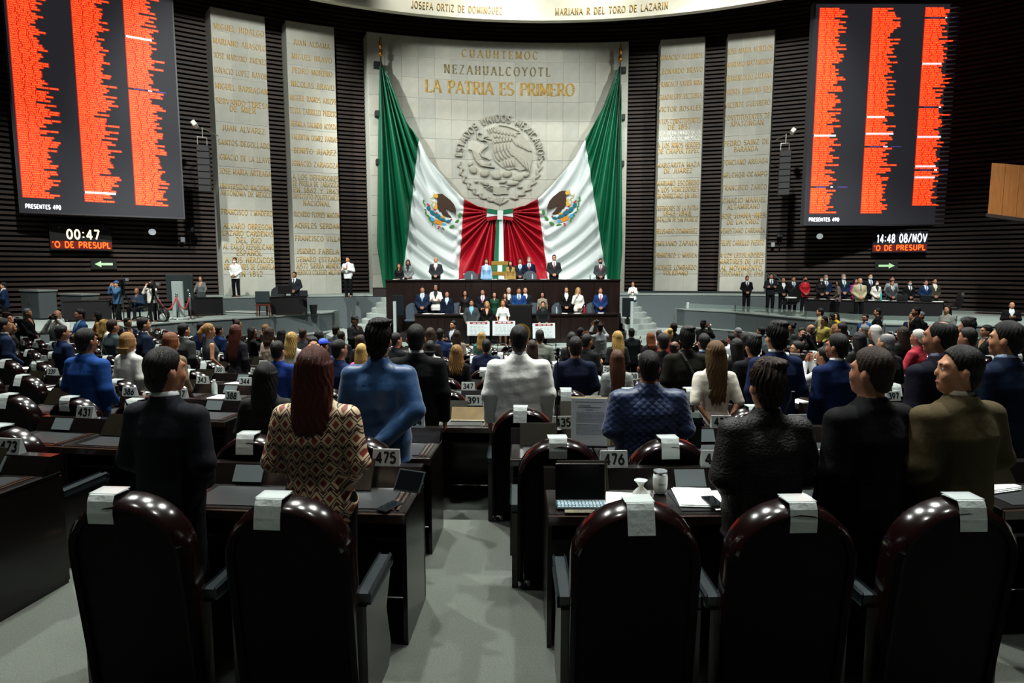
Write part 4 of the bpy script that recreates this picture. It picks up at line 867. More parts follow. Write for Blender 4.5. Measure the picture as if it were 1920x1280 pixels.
office_chair('dark swivel chair behind the table on the left wing', (atY(517, 560, 27.1).x, 27.1, Z_W), PI, mat('1c2428', 0.6))
bn = thing('waste_bin', 'small dark bin beside the table on the left wing', 'bin', (atY(588, 585, 26.9).x, 26.9, Z_W)); MB().lathe([(0.12, 0), (0.16, 0.36), (0.17, 0.38)], 14).build('body', mat('10161a', 0.6), bn); MB().lathe([(0.17, 0.37), (0.18, 0.39), (0.165, 0.4)], 14).build('rim', mat('20282c', 0.5), bn)
stp = thing('low_step', 'low pale step block on the left wing floor', 'step', (atY(462, 580, 26.3).x, 26.3, Z_W), D(-25)); MB().box(-0.8, 0.8, -0.3, 0.3, 0, 0.16, 0.01).build('body', M_STEP, stp); MB().box(-0.82, 0.82, -0.33, -0.28, 0.13, 0.165).build('nosing', mat('c8ccc8', 0.6), stp)
# dark things fixed to the slatted wall
for lab, px, py, c in (('small white dome lamp on the slatted wall, left', 285, 435, 'dfe6ea'), ('small white dome lamp on the slatted wall, right', 1537, 443, 'c8cfd0')):
    a, z = on_cyl(px, py, RW - 0.1); t = thing('dome_lamp', lab, 'lamp', cyl(a, z, RW - 0.05), -a); MB().ball((0, -0.12, 0), (0.15, 0.1, 0.14), 14, 8).build('dome', mat(c, 0.4, emit=0.5), t, smooth=True); MB().box(-0.1, 0.1, -0.06, 0.05, -0.1, 0.1, 0.02).build('mount', mat('2a2624', 0.6), t)
for lab, px, py in (('dark camera bracket on the wall beside the outer left slab', 355, 440), ('dark camera bracket on the wall beside the outer right slab', 1462, 450)):
    a, z = on_cyl(px, py, RW - 0.1); t = thing('wall_camera', lab, 'camera', cyl(a, z, RW - 0.05), -a)
    MB().tube([(0, 0, -0.5), (0, -0.25, -0.4), (0, -0.3, 0.1)], 0.03, 6).build('bracket', M_BLACK, t); MB().box(-0.14, 0.14, -0.55, -0.15, 0.1, 0.32, 0.03).build('housing', mat('151515', 0.5), t); MB().tube([(0, -0.55, 0.2), (0, -0.68, 0.2)], 0.07, 10).build('lens', mat('303438', 0.2), t); MB().box(-0.4, -0.22, -0.3, -0.1, -0.35, -0.12, 0.02).build('junction_box', mat('8a9096', 0.5), t)
# ------------------------------------------------------------------ right wing furniture
TA, TB = atY(1505, 600, 25.3), atY(1768, 600, 22.7)
rt = table('long_press_table', 'long black table with papers on the right wing', TA, TB, 0.8, 2.36, Z_W)
r_t = math.atan2(TB.y - TA.y, TB.x - TA.x)
for k in range(11):
    f = (k + 0.5) / 11; p = TA.lerp(TB, f); n = Vector((-math.sin(r_t), math.cos(r_t))) * 0.35
    tag(link('paper_stack', PAPERM[k % 4], None, (p.x + n.x, p.y + n.y, 2.36), r_t + rnd.uniform(-.3, .3)), 'white papers on the long press table, number %s from its left end' % ['one', 'two', 'three', 'four', 'five', 'six', 'seven', 'eight', 'nine', 'ten', 'eleven'][k], 'papers', 'papers on the press table')
def on_table(f, off): p = TA.lerp(TB, f); return (p.x - math.sin(r_t) * off, p.y + math.cos(r_t) * off, 2.36)
bottle('tall teal bottle on the long press table', on_table(0.57, 0.2), '3fb8b4', 0.34)
laptop('black open laptop near the right end of the press table', *on_table(0.88, 0.3), r_t + PI, '181a1c')
laptop('dark laptop in the middle of the long press table', *on_table(0.72, 0.35), r_t + PI, '202426')
p = atY(1478, 588, 26.6); office_chair('black swivel chair left of the long press table', (p.x, p.y, Z_W), 0.4, mat('0e1012', 0.5))
p = atY(1483, 560, 26.0); st2 = thing('side_stool', 'small round white topped stool beside the press table', 'stool', (p.x, p.y, Z_W)); MB().lathe([(0.2, 0.70), (0.22, 0.72), (0.22, 0.75), (0.18, 0.76)], 16).build('top', M_PAPER, st2); MB().tube([(0, 0, 0.02), (0, 0, 0.7)], 0.025, 8).build('post', M_BLACK, st2); MB().lathe([(0.2, 0), (0.2, 0.02), (0.03, 0.05)], 14).build('foot', M_BLACK, st2)
p = atY(1812, 600, 22.6); pj = thing('projector', 'grey boxy projector on the right wing floor', 'projector', (p.x, p.y, Z_W), 0.2); MB().box(-0.17, 0.17, -0.12, 0.12, 0.03, 0.16, 0.02).build('body', mat('6a7270', 0.5), pj); MB().tube([(0.08, -0.12, 0.1), (0.08, -0.16, 0.1)], 0.04, 10).build('lens', M_BLACK, pj)
for x in (-0.12, 0.12): MB().box(x - 0.02, x + 0.02, -0.1, -0.06, 0, 0.03).build('foot', M_BLACK, pj)
p = atY(1790, 588, 22.9); office_chair('dark chair at the right end of the press table', (p.x, p.y + 0.3, Z_W), 1.2, M_BLACK)
# low glass rail along the right wing front
M_GLASS = mat('b8d0c8', 0.05, spec=0.5, alpha=0.18)
gr = thing('glass_rail', 'low glass rail along the front of the right wing', 'railing')
for i in range(1, len(WR) - 2):
    a, b = Vector(WR[i]), Vector(WR[i + 1]); d = (b - a); off = Vector((0, 0.15))
    nseg = max(1, int(d.length / 1.6))
    for k in range(nseg):
        q0, q1 = a + d * (k / nseg) + off, a + d * ((k + 0.97) / nseg) + off; nn = Vector((-d.y, d.x)).normalized() * 0.012
        MB().prism([tuple(q0), tuple(q1), tuple(q1 + nn), tuple(q0 + nn)], Z_W + 0.03, Z_W + 0.28).build('glass_pane', M_GLASS, gr)
        MB().tube([(q0.x, q0.y, Z_W), (q0.x, q0.y, Z_W + 0.3)], 0.018, 8).build('post', M_CHROME, gr)
p = WR[1]; t = thing('white_marker', 'short white post at the inner end of the right glass rail', 'post', (p[0] + 0.15, p[1] + 0.2, Z_W)); MB().lathe([(0.06, 0), (0.06, 0.3), (0.05, 0.32)], 12).build('shaft', mat('d8dcd8', 0.5), t); MB().lathe([(0.1, 0), (0.1, 0.02)], 12).build('base', mat('9aa0a0', 0.5), t)
# handrails behind the guard on the right
hr = thing('handrail', 'two slanted chrome handrails beside the outer right slab', 'handrail')
for k in (0, 1):
    a = atY(1438 + 12 * k, 512, 30.6); b = atY(1466 + 12 * k, 537, 30.2); MB().tube([tuple(a), tuple(b)], 0.035, 8).build('rail', M_CHROME, hr)
    MB().tube([(a.x, a.y, Z_W), tuple(a)], 0.025, 6).build('rail_post', M_CHROME, hr); MB().tube([(b.x, b.y, Z_W), tuple(b)], 0.025, 6).build('rail_post', M_CHROME, hr)
# ------------------------------------------------------------------ rows of seats and desks
M_LACQ = mat('140707', 0.16, spec=0.6, coat=0.9, noise=0.3, nscale=4); M_DESK = mat('0b0706', 0.28, spec=0.35, noise=0.4, nscale=3, stretch=(0.5, 6, 6), coat=0.3)
M_PAD = mat('14191b', 0.42, spec=0.4); M_ARM = mat('161f24', 0.33, spec=0.55, bump=0.1, bscale=150); M_SIGN = mat('a4aaa8', 0.45, spec=0.4); M_DIGIT = mat('0c0d0d', 0.6); M_CTRL = mat('6f7a7c', 0.35, metal=0.4)
def arch(w, zs, ht, n=14): return [(w * math.cos(PI * k / n), zs + ht * math.sin(PI * k / n)) for k in range(n + 1)]
def chair_meshes():
    R = {}
    lean = Matrix.Translation((0, 0, 0.42)) @ Matrix.Rotation(D(7), 4, 'X') @ Matrix.Translation((0, 0, -0.42))
    mb = MB(); o = [(0.265, 0.16)] + arch(0.265, 0.86, 0.25) + [(-0.265, 0.16)]; i_ = [(0.225, 0.16)] + arch(0.225, 0.86, 0.21) + [(-0.225, 0.16)]
    V = []; F = []; n = len(o)
    for (ox, oz), (ix, iz) in zip(o, i_):
        V += [(ox, -0.045, oz), (ox, 0.05, oz), (ix, 0.062, iz), (ix, -0.058, iz), ((ox + ix) / 2, -0.068, (oz + iz) / 2)]
    for k in range(n - 1):
        for j in range(5): F.append((k * 5 + j, (k + 1) * 5 + j, (k + 1) * 5 + (j + 1) % 5, k * 5 + (j + 1) % 5))
    F += [(0, 1, 2, 3, 4), tuple(range((n - 1) * 5, n * 5))[::-1]]
    mi = [1 if (j == 3 or (j == 4 and (k < 2 or k > n - 4))) else 0 for k in range(n - 1) for j in range(5)] + [0, 0]
    mb.add(V, F).xf(lean); R['back_frame'] = auto_smooth(mb.mesh('back_frame', None, False, [M_LACQ, M_LEATHER], mi), 50)
    mb = MB().prism_xz([(x * 0.995, z) for x, z in i_], -0.045, 0.05); mb.xf(lean); R['backrest'] = mb.mesh('backrest', M_LEATHER)
    pd = MB().prism_xz([(x * 0.9, z * 0.98 + 0.0) for x, z in i_ if z > 0.2] + [(-0.2, 0.5), (0.2, 0.5)], 0.05, 0.085); pd.xf(lean); R['cushion'] = pd.mesh('cushion', M_LEATHER)
    R['seat'] = MB().box(-0.24, 0.24, 0.05, 0.40, 0.38, 0.49, 0.035).mesh('seat', M_LEATHER)
    for s, nm in ((-1, 'armL'), (1, 'armR')):
        poly = [(0.02, 0.60), (0.40, 0.60), (0.425, 0.615), (0.425, 0.645), (0.40, 0.668), (0.02, 0.662)]
        m2 = MB(); x0, x1 = s * 0.28 - 0.035, s * 0.28 + 0.035
        V = [(x0 + 0.01, y, z) for y, z in poly] + [(x0, y, z - 0.012 if z > 0.63 else z) for y, z in poly] + [(x1, y, z - 0.012 if z > 0.63 else z) for y, z in poly] + [(x1 - 0.01, y, z) for y, z in poly]
        n = 6; F = [tuple(range(n)), tuple(range(3 * n, 4 * n))[::-1]] + [(a * n + k, a * n + (k + 1) % n, (a + 1) * n + (k + 1) % n, (a + 1) * n + k) for a in range(3) for k in range(n)]
        m2.add(V, [f[::-1] for f in F]); R[nm] = m2.mesh('armrest', M_ARM)
        R[nm + 'p'] = MB().prism_yz([(0.0, 0.10), (0.36, 0.10), (0.40, 0.20), (0.33, 0.42), (0.44, 0.60), (0.0, 0.60)], s * 0.28 - 0.02, s * 0.28 + 0.02).mesh('arm_panel', M_DESK)
    R['base'] = MB().box(-0.2, 0.2, 0.1, 0.45, 0.0, 0.38, 0.02).mesh('base', M_DESK)
    return R
CH = chair_meshes()
FAR = ('back_frame', 'backrest', 'seat', 'base')
def chair(loc, rot, label, full=True, group=None):
    t = thing('assembly_chair', label, 'chair', loc, rot, group)
    for k, me in CH.items():
        if full or k in FAR: link({'armL': 'armrest', 'armR': 'armrest', 'armLp': 'arm_panel', 'armRp': 'arm_panel'}.get(k, k), me, t)
    return t
def desk_meshes(w):
    h = w / 2; R = {}
    R['desktop'] = MB().box(-h, h, 0.68, 1.2, 0.725, 0.76, 0.008).mesh('desktop', M_DESK)
    R['writing_pad'] = MB().box(-h + 0.1, h - 0.1, 0.72, 1.02, 0.76, 0.764).mesh('writing_pad', M_PAD)
    R['edge_strip'] = MB().box(-h, h, 0.665, 0.68, 0.70, 0.755, 0.004).mesh('edge_strip', mat('3a2a22', 0.25, spec=0.6, coat=0.5))
    R['console'] = MB().prism_yz([(1.06, 0.76), (1.2, 0.76), (1.2, 0.87), (1.13, 0.87)], -h, h).mesh('console', M_DESK)
    R['control_panel'] = MB().prism_yz([(1.062, 0.775), (1.115, 0.86), (1.112, 0.868), (1.055, 0.78)], -0.16, 0.02).mesh('control_panel', M_CTRL)
    mb = MB().box(-0.15, 0.15, -0.006, 0.006, 0, 0.2, 0.003); mb.xf(Matrix.Translation((-0.1, 0.98, 0.768)) @ Matrix.Rotation(D(-38), 4, 'X')); R['screen'] = mb.mesh('screen', mat('1a1710', 0.22, spec=0.6))
    R['front_panel'] = MB().box(-h, h, 1.17, 1.2, 0.02, 0.725).mesh('front_panel', M_DESK)
    R['shelf'] = MB().box(-h + 0.02, h - 0.02, 0.72, 1.17, 0.58, 0.6).mesh('shelf', M_BLACK)
    R['side_panel'] = MB().box(-h, -h + 0.025, 0.69, 1.19, 0.0, 0.725).mesh('side_panel', M_DESK); R['side_panel2'] = MB().box(h - 0.025, h, 0.69, 1.19, 0.0, 0.725).mesh('side_panel', M_DESK)
    R['pen_groove'] = MB().box(h - 0.085, h - 0.07, 0.7, 1.04, 0.76, 0.768).mesh('trim_strip', mat('3a2a22', 0.25, spec=0.6, coat=0.5)); R['pen_groove2'] = MB().box(h - 0.055, h - 0.04, 0.7, 1.04, 0.76, 0.768).mesh('trim_strip', mat('3a2a22', 0.25, spec=0.6, coat=0.5))
    return R
DK = desk_meshes(0.645)
FARD = ('desktop', 'console', 'front_panel', 'writing_pad', 'screen', 'side_panel', 'side_panel2')
def desk(loc, rot, label, full=True, scr=True, wx=1.0):
    t = thing('assembly_desk', label, 'desk', loc, rot)
    for k, me in DK.items():
        if (full or k in FARD) and (scr or k != 'screen'):
            o = link({'side_panel2': 'side_panel', 'pen_groove': 'trim_strip', 'pen_groove2': 'trim_strip'}.get(k, k), me, t)
            o.scale.x = wx
    return t
SIGNB = MB().prism_yz([(-0.03, 0), (0.03, 0), (0.004, 0.098), (-0.004, 0.098)], -0.082, 0.082).mesh('plate', M_SIGN)
def number_sign(num, loc, rot, label='grey number sign at the lower left frame edge'):
    t = thing('number_sign', label, 'sign', loc, rot)
    link('plate', SIGNB, t)
    tl = 0.026 / 0.098
    me, _ = text_mesh('digits', str(num), M_DIGIT, lambda u, v, d: (u, -0.031 + tl * (v + 0.02), v + 0.02), 0.058, 0.118, 0.24, gap=0.2); link('digits', me, t)
    return t
SHEET = []
for q in range(3):
    w_ = 0.055; mb = MB(); prof = [(0.03, -0.03), (0.02, 0.006), (-0.075, 0.012), (-0.088, -0.012), (-0.095 - 0.004 * q, -0.06), (-0.092 - 0.012 * q, -0.105)]
    V = [(s * w_, y, z) for y, z in prof for s in (-1, 1)] + [(s * w_, y + 0.001, z - 0.002) for y, z in prof for s in (-1, 1)]
    n = len(prof); F = [(2 * i, 2 * i + 1, 2 * i + 3, 2 * i + 2) for i in range(n - 1)] + [(2 * n + 2 * i + 2, 2 * n + 2 * i + 3, 2 * n + 2 * i + 1, 2 * n + 2 * i) for i in range(n - 1)]
    mb.add(V, F); SHEET.append(mb.mesh('sheet', mat('d2dad8', 0.6, spec=0.3, bump=0.2, bscale=30)))
TAPE = MB().box(-0.06, 0.06, -0.07, 0.02, 0.0135, 0.0165).mesh('tape', mat('c8d0d0', 0.15, spec=0.6, alpha=0.5))
def chair_paper(cl, rot, label, q, dx=-0.02):
    M = Matrix.Translation(cl) @ Matrix.Rotation(rot, 4, 'Z')
    p = M @ Vector((dx, -0.085, 1.112)); t = thing('seat_label_sheet', label, 'paper', tuple(p), rot + random.uniform(-0.06, 0.06)); t.location.y += 0.03
    link('sheet', SHEET[q % 3], t); link('tape', TAPE, t)
    return t
def seat_pos(X, k, off=0.0):
    R = ROWY - row_d(k) - off; dx = X - ROWX; Y = ROWY - math.sqrt(R * R - dx * dx); return X, Y, -math.atan2(ROWX - X, ROWY - Y)
def pip(p, poly):
    x, y = p; c = False; n = len(poly)
    for i in range(n):
        (x1, y1), (x2, y2) = poly[i], poly[i - 1]
        if (y1 > y) != (y2 > y) and x < (x2 - x1) * (y - y1) / (y2 - y1) + x1: c = not c
    return c
PPL = PL + [(-24, 20), (-14, 27)]; PPR = PR + [(26, 27), (13, 29)]
N0 = {2: 391, 3: 347, 4: 304, 5: 260, 6: 219, 7: 175, 8: 131, 9: 88, 10: 45, 11: 9}
SEATS = {0: [(-1.62, 474), (-0.93, 475), (0.51, 476), (1.15, 477), (1.83, 478)], 1: [(-4.03, 431), (-3.37, 432), (-1.64, 433), (-0.97, 434), (0.30, 435), (0.98, 436), (1.66, 437), (2.33, 438), (3.7, 439), (4.35, 440)]}
for k in range(2, NROW):
    n0 = N0[k]; L = []
    xm = -0.55 - 0.16 * (k - 2)
    for j in range(-2, 5): L.append((xm + 0.645 * j, n0 + j))
    x = -3.27 - 0.5 * (k - 2); n = n0 - 3
    while x > -13 and n > 0: L.append((x, n)); x -= 0.645; n -= 1
    x = xm + 0.645 * 4 + 1.45 + 0.16 * (k - 2); n = n0 + 5
    while x < 13: L.append((x, n)); x += 0.645; n += 1
    SEATS[k] = L
ORD = ['first', 'second', 'third', 'fourth', 'fifth', 'sixth', 'seventh', 'eighth', 'ninth', 'tenth', 'eleventh', 'twelfth']
seat_at = {}
NUM = ORD + ['thirteenth', 'fourteenth', 'fifteenth', 'sixteenth', 'seventeenth', 'eighteenth', 'nineteenth', 'twentieth', 'outermost']
for k, L in SEATS.items():
    lft = sorted([X for X, n in L if X < -0.2], reverse=True); rgt = sorted([X for X, n in L if X >= -0.2])
    for X, n in L:
        sd = '%s row from the camera, %s seat %s of centre' % (ORD[k], NUM[min(20, (lft if X < -0.2 else rgt).index(X))], 'left' if X < -0.2 else 'right')
        x, y, rot = seat_pos(X, k)
        if abs(x) > 0.84 * (y + 0.6): continue
        fx, fy = x - math.sin(rot) * 1.3, y + math.cos(rot) * 1.3
        if pip((x, y), PPL) or pip((fx, fy), PPL) or pip((x, y), PPR) or pip((fx, fy), PPR) or fy > 21.8: continue
        z = row_z(k); seat_at[n] = (x, y, z, rot)
        where = 'in the %s row from the camera' % ORD[k]
        full = k < 5
        nolook = n == 391
        desk((x, y, z), rot, 'dark lacquered desk, ' + sd, full, scr=(n * 7) % 10 < 6 or n in (391,))
        if n not in (391,):
            chair((x, y, z), rot, 'black leather chair, ' + sd, full)
            if k < 8 or (n % 2): chair_paper((x, y, z), rot, 'white paper over chair top, ' + sd, n, -0.02 if k else {474: -0.07, 475: -0.05, 476: 0.0, 477: 0.01, 478: 0.02}.get(n, 0))
        if k < 9:
            M = Matrix.Translation((x, y, z)) @ Matrix.Rotation(rot, 4, 'Z'); p = M @ Vector((0.10, 1.165, 0.87)); number_sign(n, tuple(p), rot + random.uniform(-0.12, 0.12), 'grey number sign, ' + sd)
        # loose sheets on the farther desks
        if k >= 3 and (n * 13) % 10 < 7:
            M = Matrix.Translation((x, y, z)) @ Matrix.Rotation(rot, 4, 'Z'); p = M @ Vector((random.uniform(-0.12, 0.15), 0.82, 0.766))
            tag(link('paper_stack', PAPERM[n % 4], None, tuple(p), rot + random.uniform(-0.5, 0.5)), 'white papers on desk, ' + sd, 'papers', 'papers on the assembly desks')
        if k >= 1 and n % 3 == 0 and n not in (393, 435, 390, 387):
            M = Matrix.Translation((x, y, z)) @ Matrix.Rotation(rot, 4, 'Z'); p = M @ Vector((-0.05, 1.1, 0.84)); gooseneck('gooseneck_microphone', 'thin microphone, ' + sd, tuple(p), rot, 0.3, 0.12)
# side desks cut by the frame edges
x, y, rot = seat_pos(-3.42, 0); desk((x, y, row_z(0)), rot, 'dark desk at the lower left edge across the side aisle'); M = Matrix.Translation((x, y, row_z(0))) @ Matrix.Rotation(rot, 4, 'Z'); number_sign(473, tuple(M @ Vector((0.0, 1.165, 0.87))), rot)
x, y, rot = seat_pos(3.05, 0); desk((x, y, row_z(0)), rot, 'dark desk at the right frame edge across the side aisle'); M = Matrix.Translation((x, y, row_z(0))) @ Matrix.Rotation(rot, 4, 'Z'); tag(link('paper_stack', PAPERM[2], None, tuple(M @ Vector((-0.15, 1.0, 0.766))), 0.3), 'white sheet on the desk at the right frame edge', 'papers')
# ------------------------------------------------------------------ things on the nearest desks
def local(n, v):
    x, y, z, r = seat_at[n]; return tuple((Matrix.Translation((x, y, z)) @ Matrix.Rotation(r, 4, 'Z')) @ Vector(v))
def srot(n): return seat_at[n][3]
for n, v, h, ln, lab in ((392, (-0.02, 1.12, 0.84), 0.52, 0.06, 'tall gooseneck microphone before the back of the white shirt'), (387, (-0.05, 1.1, 0.85), 0.46, -0.05, 'tall gooseneck microphone beside the blue checked suit'), (435, (0.05, 1.12, 0.86), 0.62, 0.05, 'dark gooseneck microphone beside the upright document')):
    gooseneck('gooseneck_microphone', lab, local(n, v), srot(n), h, ln)
# upright document in a folder
dp = atY(1107, 835, 4.82); t = thing('upright_document', 'printed document in a cream folder propped upright on a desk', 'document', (dp.x, dp.y, dp.z), -0.08)
tilt = Matrix.Rotation(D(-6), 4, 'X')
MB().box(-0.15, 0.152, 0.008, 0.014, 0, 0.375).xf(tilt).build('folder', mat('c9b88a', 0.7), t); MB().box(-0.148, 0.128, 0.0, 0.007, 0.0, 0.365).xf(tilt).build('sheet', mat('dfe5e4', 0.7), t)
mb = MB(); rr = random.Random(4)
def ln_(x0, x1, z, hh=0.0035): mb.box(x0, x1, -0.0012, 0.0, z, z + hh)
ln_(-0.12, 0.1, 0.335, 0.003); ln_(-0.09, 0.0, 0.305, 0.005); ln_(-0.1, 0.08, 0.292, 0.005); ln_(-0.04, 0.02, 0.275, 0.003)
for i in range(17):
    z = 0.255 - i * 0.0105
    if i in (8,): continue
    x = -0.11
    while x < 0.1:
        l = rr.uniform(0.02, 0.07); ln_(x, min(x + l, 0.105), z, 0.0022); x += l + 0.006
mb.xf(tilt).build('print', mat('80868a', 0.8), t)['kind'] = 'stuff'
MB().box(-0.13, 0.13, -0.02, 0.06, -0.012, 0.0).build('stand_lip', M_BLACK, t); MB().box(-0.12, 0.12, 0.02, 0.03, 0, 0.2).xf(tilt).build('stand_back', M_BLACK, t)
# tablet with keyboard, papers, tumbler, bag on the desk of 476 and 477
tb = thing('tablet_with_keyboard', 'black tablet leaning behind a pale blue keyboard on the nearest desk right of the aisle', 'tablet', local(476, (-0.13, 0.83, 0.766)), srot(476))
MB().box(-0.14, 0.14, -0.1, 0.02, 0.0, 0.01, 0.003).build('keyboard', mat('26323a', 0.5), tb)
KEY = MB().box(-0.0075, 0.0075, -0.0075, 0.0075, 0, 0.004, 0.001).mesh('key', mat('8fa6b0', 0.5))
for r in range(5):
    for c in range(14): link('key', KEY, tb, (-0.126 + c * 0.0193 + (r % 2) * 0.003, -0.086 + r * 0.021, 0.01))
mb = MB().box(-0.14, 0.14, -0.004, 0.004, 0, 0.2, 0.003); mb.xf(Matrix.Translation((0, 0.03, 0.008)) @ Matrix.Rotation(D(-12), 4, 'X')); mb.build('tablet', mat('070809', 0.2, spec=0.5), tb)
fl = thing('yellow_folder', 'yellow folder with white papers beside the keyboard on the nearest desk right of the aisle', 'folder', local(476, (0.1, 0.84, 0.766)), srot(476) - 0.15); MB().box(-0.05, 0.1, -0.12, 0.12, 0, 0.006, 0.002).build('cover', mat('d8c040', 0.6), fl); MB().box(-0.09, 0.06, -0.11, 0.13, 0.0062, 0.012).build('papers', mat('f0f2f0', 0.7), fl)
tag(link('name_strip', None, None, local(476, (-0.12, 0.70, 0.766)), srot(476)), 'small handwritten name strip at the nearest desk edge right of the aisle', 'label')
ns = bpy.data.objects['name_strip']; MB().box(-0.11, 0.09, -0.022, 0.022, 0, 0.004).build('card', mat('5a5644', 0.7), ns); me, _ = text_mesh('writing', 'GPPVEM', mat('1c1c18', 0.7), lambda u, v, d: (u - 0.01, v - 0.012, 0.0045), 0.024, 0.1, 0.12); link('writing', me, ns)
bgp = thing('plastic_bag', 'small knotted clear plastic bag of snacks on the nearest desk right of the aisle', 'bag', local(476, (0.21, 0.88, 0.766)), 0.2)
mb = MB(); mb.lathe([(0.03, 0), (0.05, 0.012), (0.052, 0.035), (0.03, 0.06), (0.014, 0.075), (0.02, 0.095), (0.034, 0.115)], 11); mb.v = [(x * (1 + 0.2 * math.sin(7 * z * 60 + x * 90)), y * (1 + 0.2 * math.cos(z * 300 + y * 70)), z) for x, y, z in mb.v]; mb.build('bag', mat('dfe6e6', 0.15, spec=0.6, alpha=0.55), bgp)
mb = MB()
for i in range(9): mb.ball((0.024 * math.cos(i * 2.1), 0.024 * math.sin(i * 2.1), 0.012 + 0.012 * (i % 2)), 0.013, 7, 4)
mb.build('snacks', mat('b07a5a', 0.7), bgp)['kind'] = 'stuff'
tm = thing('steel_tumbler', 'white lidded tumbler with dark lettering on the nearest right desks', 'tumbler', local(477, (-0.27, 1.0, 0.766)), srot(477))
MB().lathe([(0.03, 0), (0.036, 0.006), (0.042, 0.05), (0.043, 0.085), (0.039, 0.112)], 20).build('cup', mat('d4d8d4', 0.35, spec=0.5), tm, smooth=True); MB().lathe([(0.0385, 0.112), (0.0385, 0.124)], 20).build('rim', M_CHROME, tm, smooth=True); MB().lathe([(0.04, 0.124), (0.04, 0.132), (0.034, 0.134), (0.03, 0.13)], 20).build('lid', mat('8a9296', 0.15, spec=0.6, alpha=0.6), tm, smooth=True)
me, _ = text_mesh('lettering', 'SUMMICK', mat('30302e', 0.6), lambda u, v, d: (0.0436 * math.sin(u / 0.0436), -0.0436 * math.cos(u / 0.0436), 0.055 + v), 0.011, 0.045, 0.15); link('lettering', me, tm)
for i, (n, v, r, lab) in enumerate(((477, (0.05, 0.86, 0.766), 0.1, 'bright white sheet beside the phone on the nearest right desks'), (477, (-0.1, 0.9, 0.766), -0.1, 'bright white sheet behind the white tumbler'), (478, (-0.22, 0.98, 0.766), 0.2, 'white sheet between the black jacket and black suit of the nearest row'))):
    tag(link('paper_sheet', PAPERM[i % 2], None, local(n, v), srot(n) + r), lab, 'papers')
def phone(label, loc, rot, glow=False):
    t = thing('mobile_phone', label, 'phone', loc, rot); MB().box(-0.037, 0.037, -0.075, 0.075, 0, 0.009, 0.003).build('body', mat('0c0c0e', 0.3), t); MB().box(-0.033, 0.033, -0.07, 0.07, 0.009, 0.0098).build('screen', mat('101418', 0.08, spec=0.6), t)
    return t
phone('black phone on white sheets right of the white tumbler', local(477, (-0.03, 0.80, 0.782)), 0.1)
phone('phone lying on the right corner of the nearest desk left of the aisle', local(475, (0.22, 0.74, 0.766)), -0.5)
tb2 = thing('tablet', 'tablet leaning at the right corner of the nearest desk left of the aisle', 'tablet', local(475, (0.26, 0.98, 0.768)), srot(475) - 0.35); mb = MB().box(-0.09, 0.09, -0.004, 0.004, 0, 0.13, 0.003); mb.xf(Matrix.Rotation(D(-35), 4, 'X')); mb.build('body', mat('30363a', 0.25), tb2); mb = MB().box(-0.08, 0.08, -0.0055, -0.0042, 0.008, 0.122); mb.xf(Matrix.Rotation(D(-35), 4, 'X')); mb.build('screen', mat('0a0c0e', 0.08, spec=0.6), tb2)
fb = thing('brown_folder', 'worn tan folder leaning on the desk at the aisle end', 'folder', local(391, (0.07, 0.9, 0.766)), srot(391)); mb = MB().box(-0.17, 0.17, -0.006, 0.006, 0, 0.15, 0.003); mb.xf(Matrix.Rotation(D(-40), 4, 'X')); mb.build('cover', mat('6a5428', 0.5, noise=0.2, nscale=9), fb); MB().box(-0.17, 0.17, -0.03, 0.0, 0, 0.008).build('lip', mat('8a8878', 0.3), fb)
bottle('clear plastic bottle with yellow cap between the left rows', local(344, (-0.2, 0.95, 0.766)), 'a8b4b0', 0.2)
# shoulder bag hung between the rows on the right
sb = thing('dark_shoulder_bag', 'dark green bag with round white emblem standing on a desk right of centre', 'bag', (atY(1500, 795, 4.6).x, 4.6, atY(1500, 800, 4.6).z), -0.2)
MB().box(-0.13, 0.13, -0.07, 0.07, 0, 0.3, 0.04).build('body', mat('0d1110', 0.8), sb); MB().tube([(-0.07, 0, 0.29), (-0.06, 0, 0.36), (0.06, 0, 0.36), (0.07, 0, 0.29)], 0.012, 6).build('strap', mat('14201c', 0.8), sb); MB().box(-0.135, 0.135, -0.075, 0.075, 0.22, 0.31, 0.03).build('flap', mat('1c2a26', 0.75), sb)
mb = MB(); n = 20
V = [(r * math.cos(2 * PI * i / n), -0.072, 0.12 + r * math.sin(2 * PI * i / n)) for r in (0.03, 0.025) for i in range(n)]; mb.add(V, [(i, (i + 1) % n, n + (i + 1) % n, n + i) for i in range(n)]); mb.build('emblem_ring', mat('d8d8d8', 0.6), sb); me, _ = text_mesh('emblem_letter', 'J', mat('d8d8d8', 0.6), lambda u, v, d: (u, -0.072, 0.105 + v), 0.03, None, 0.22); link('emblem_letter', me, sb)
sb.location = local(436, (0.35, 0.85, 0.766)); 
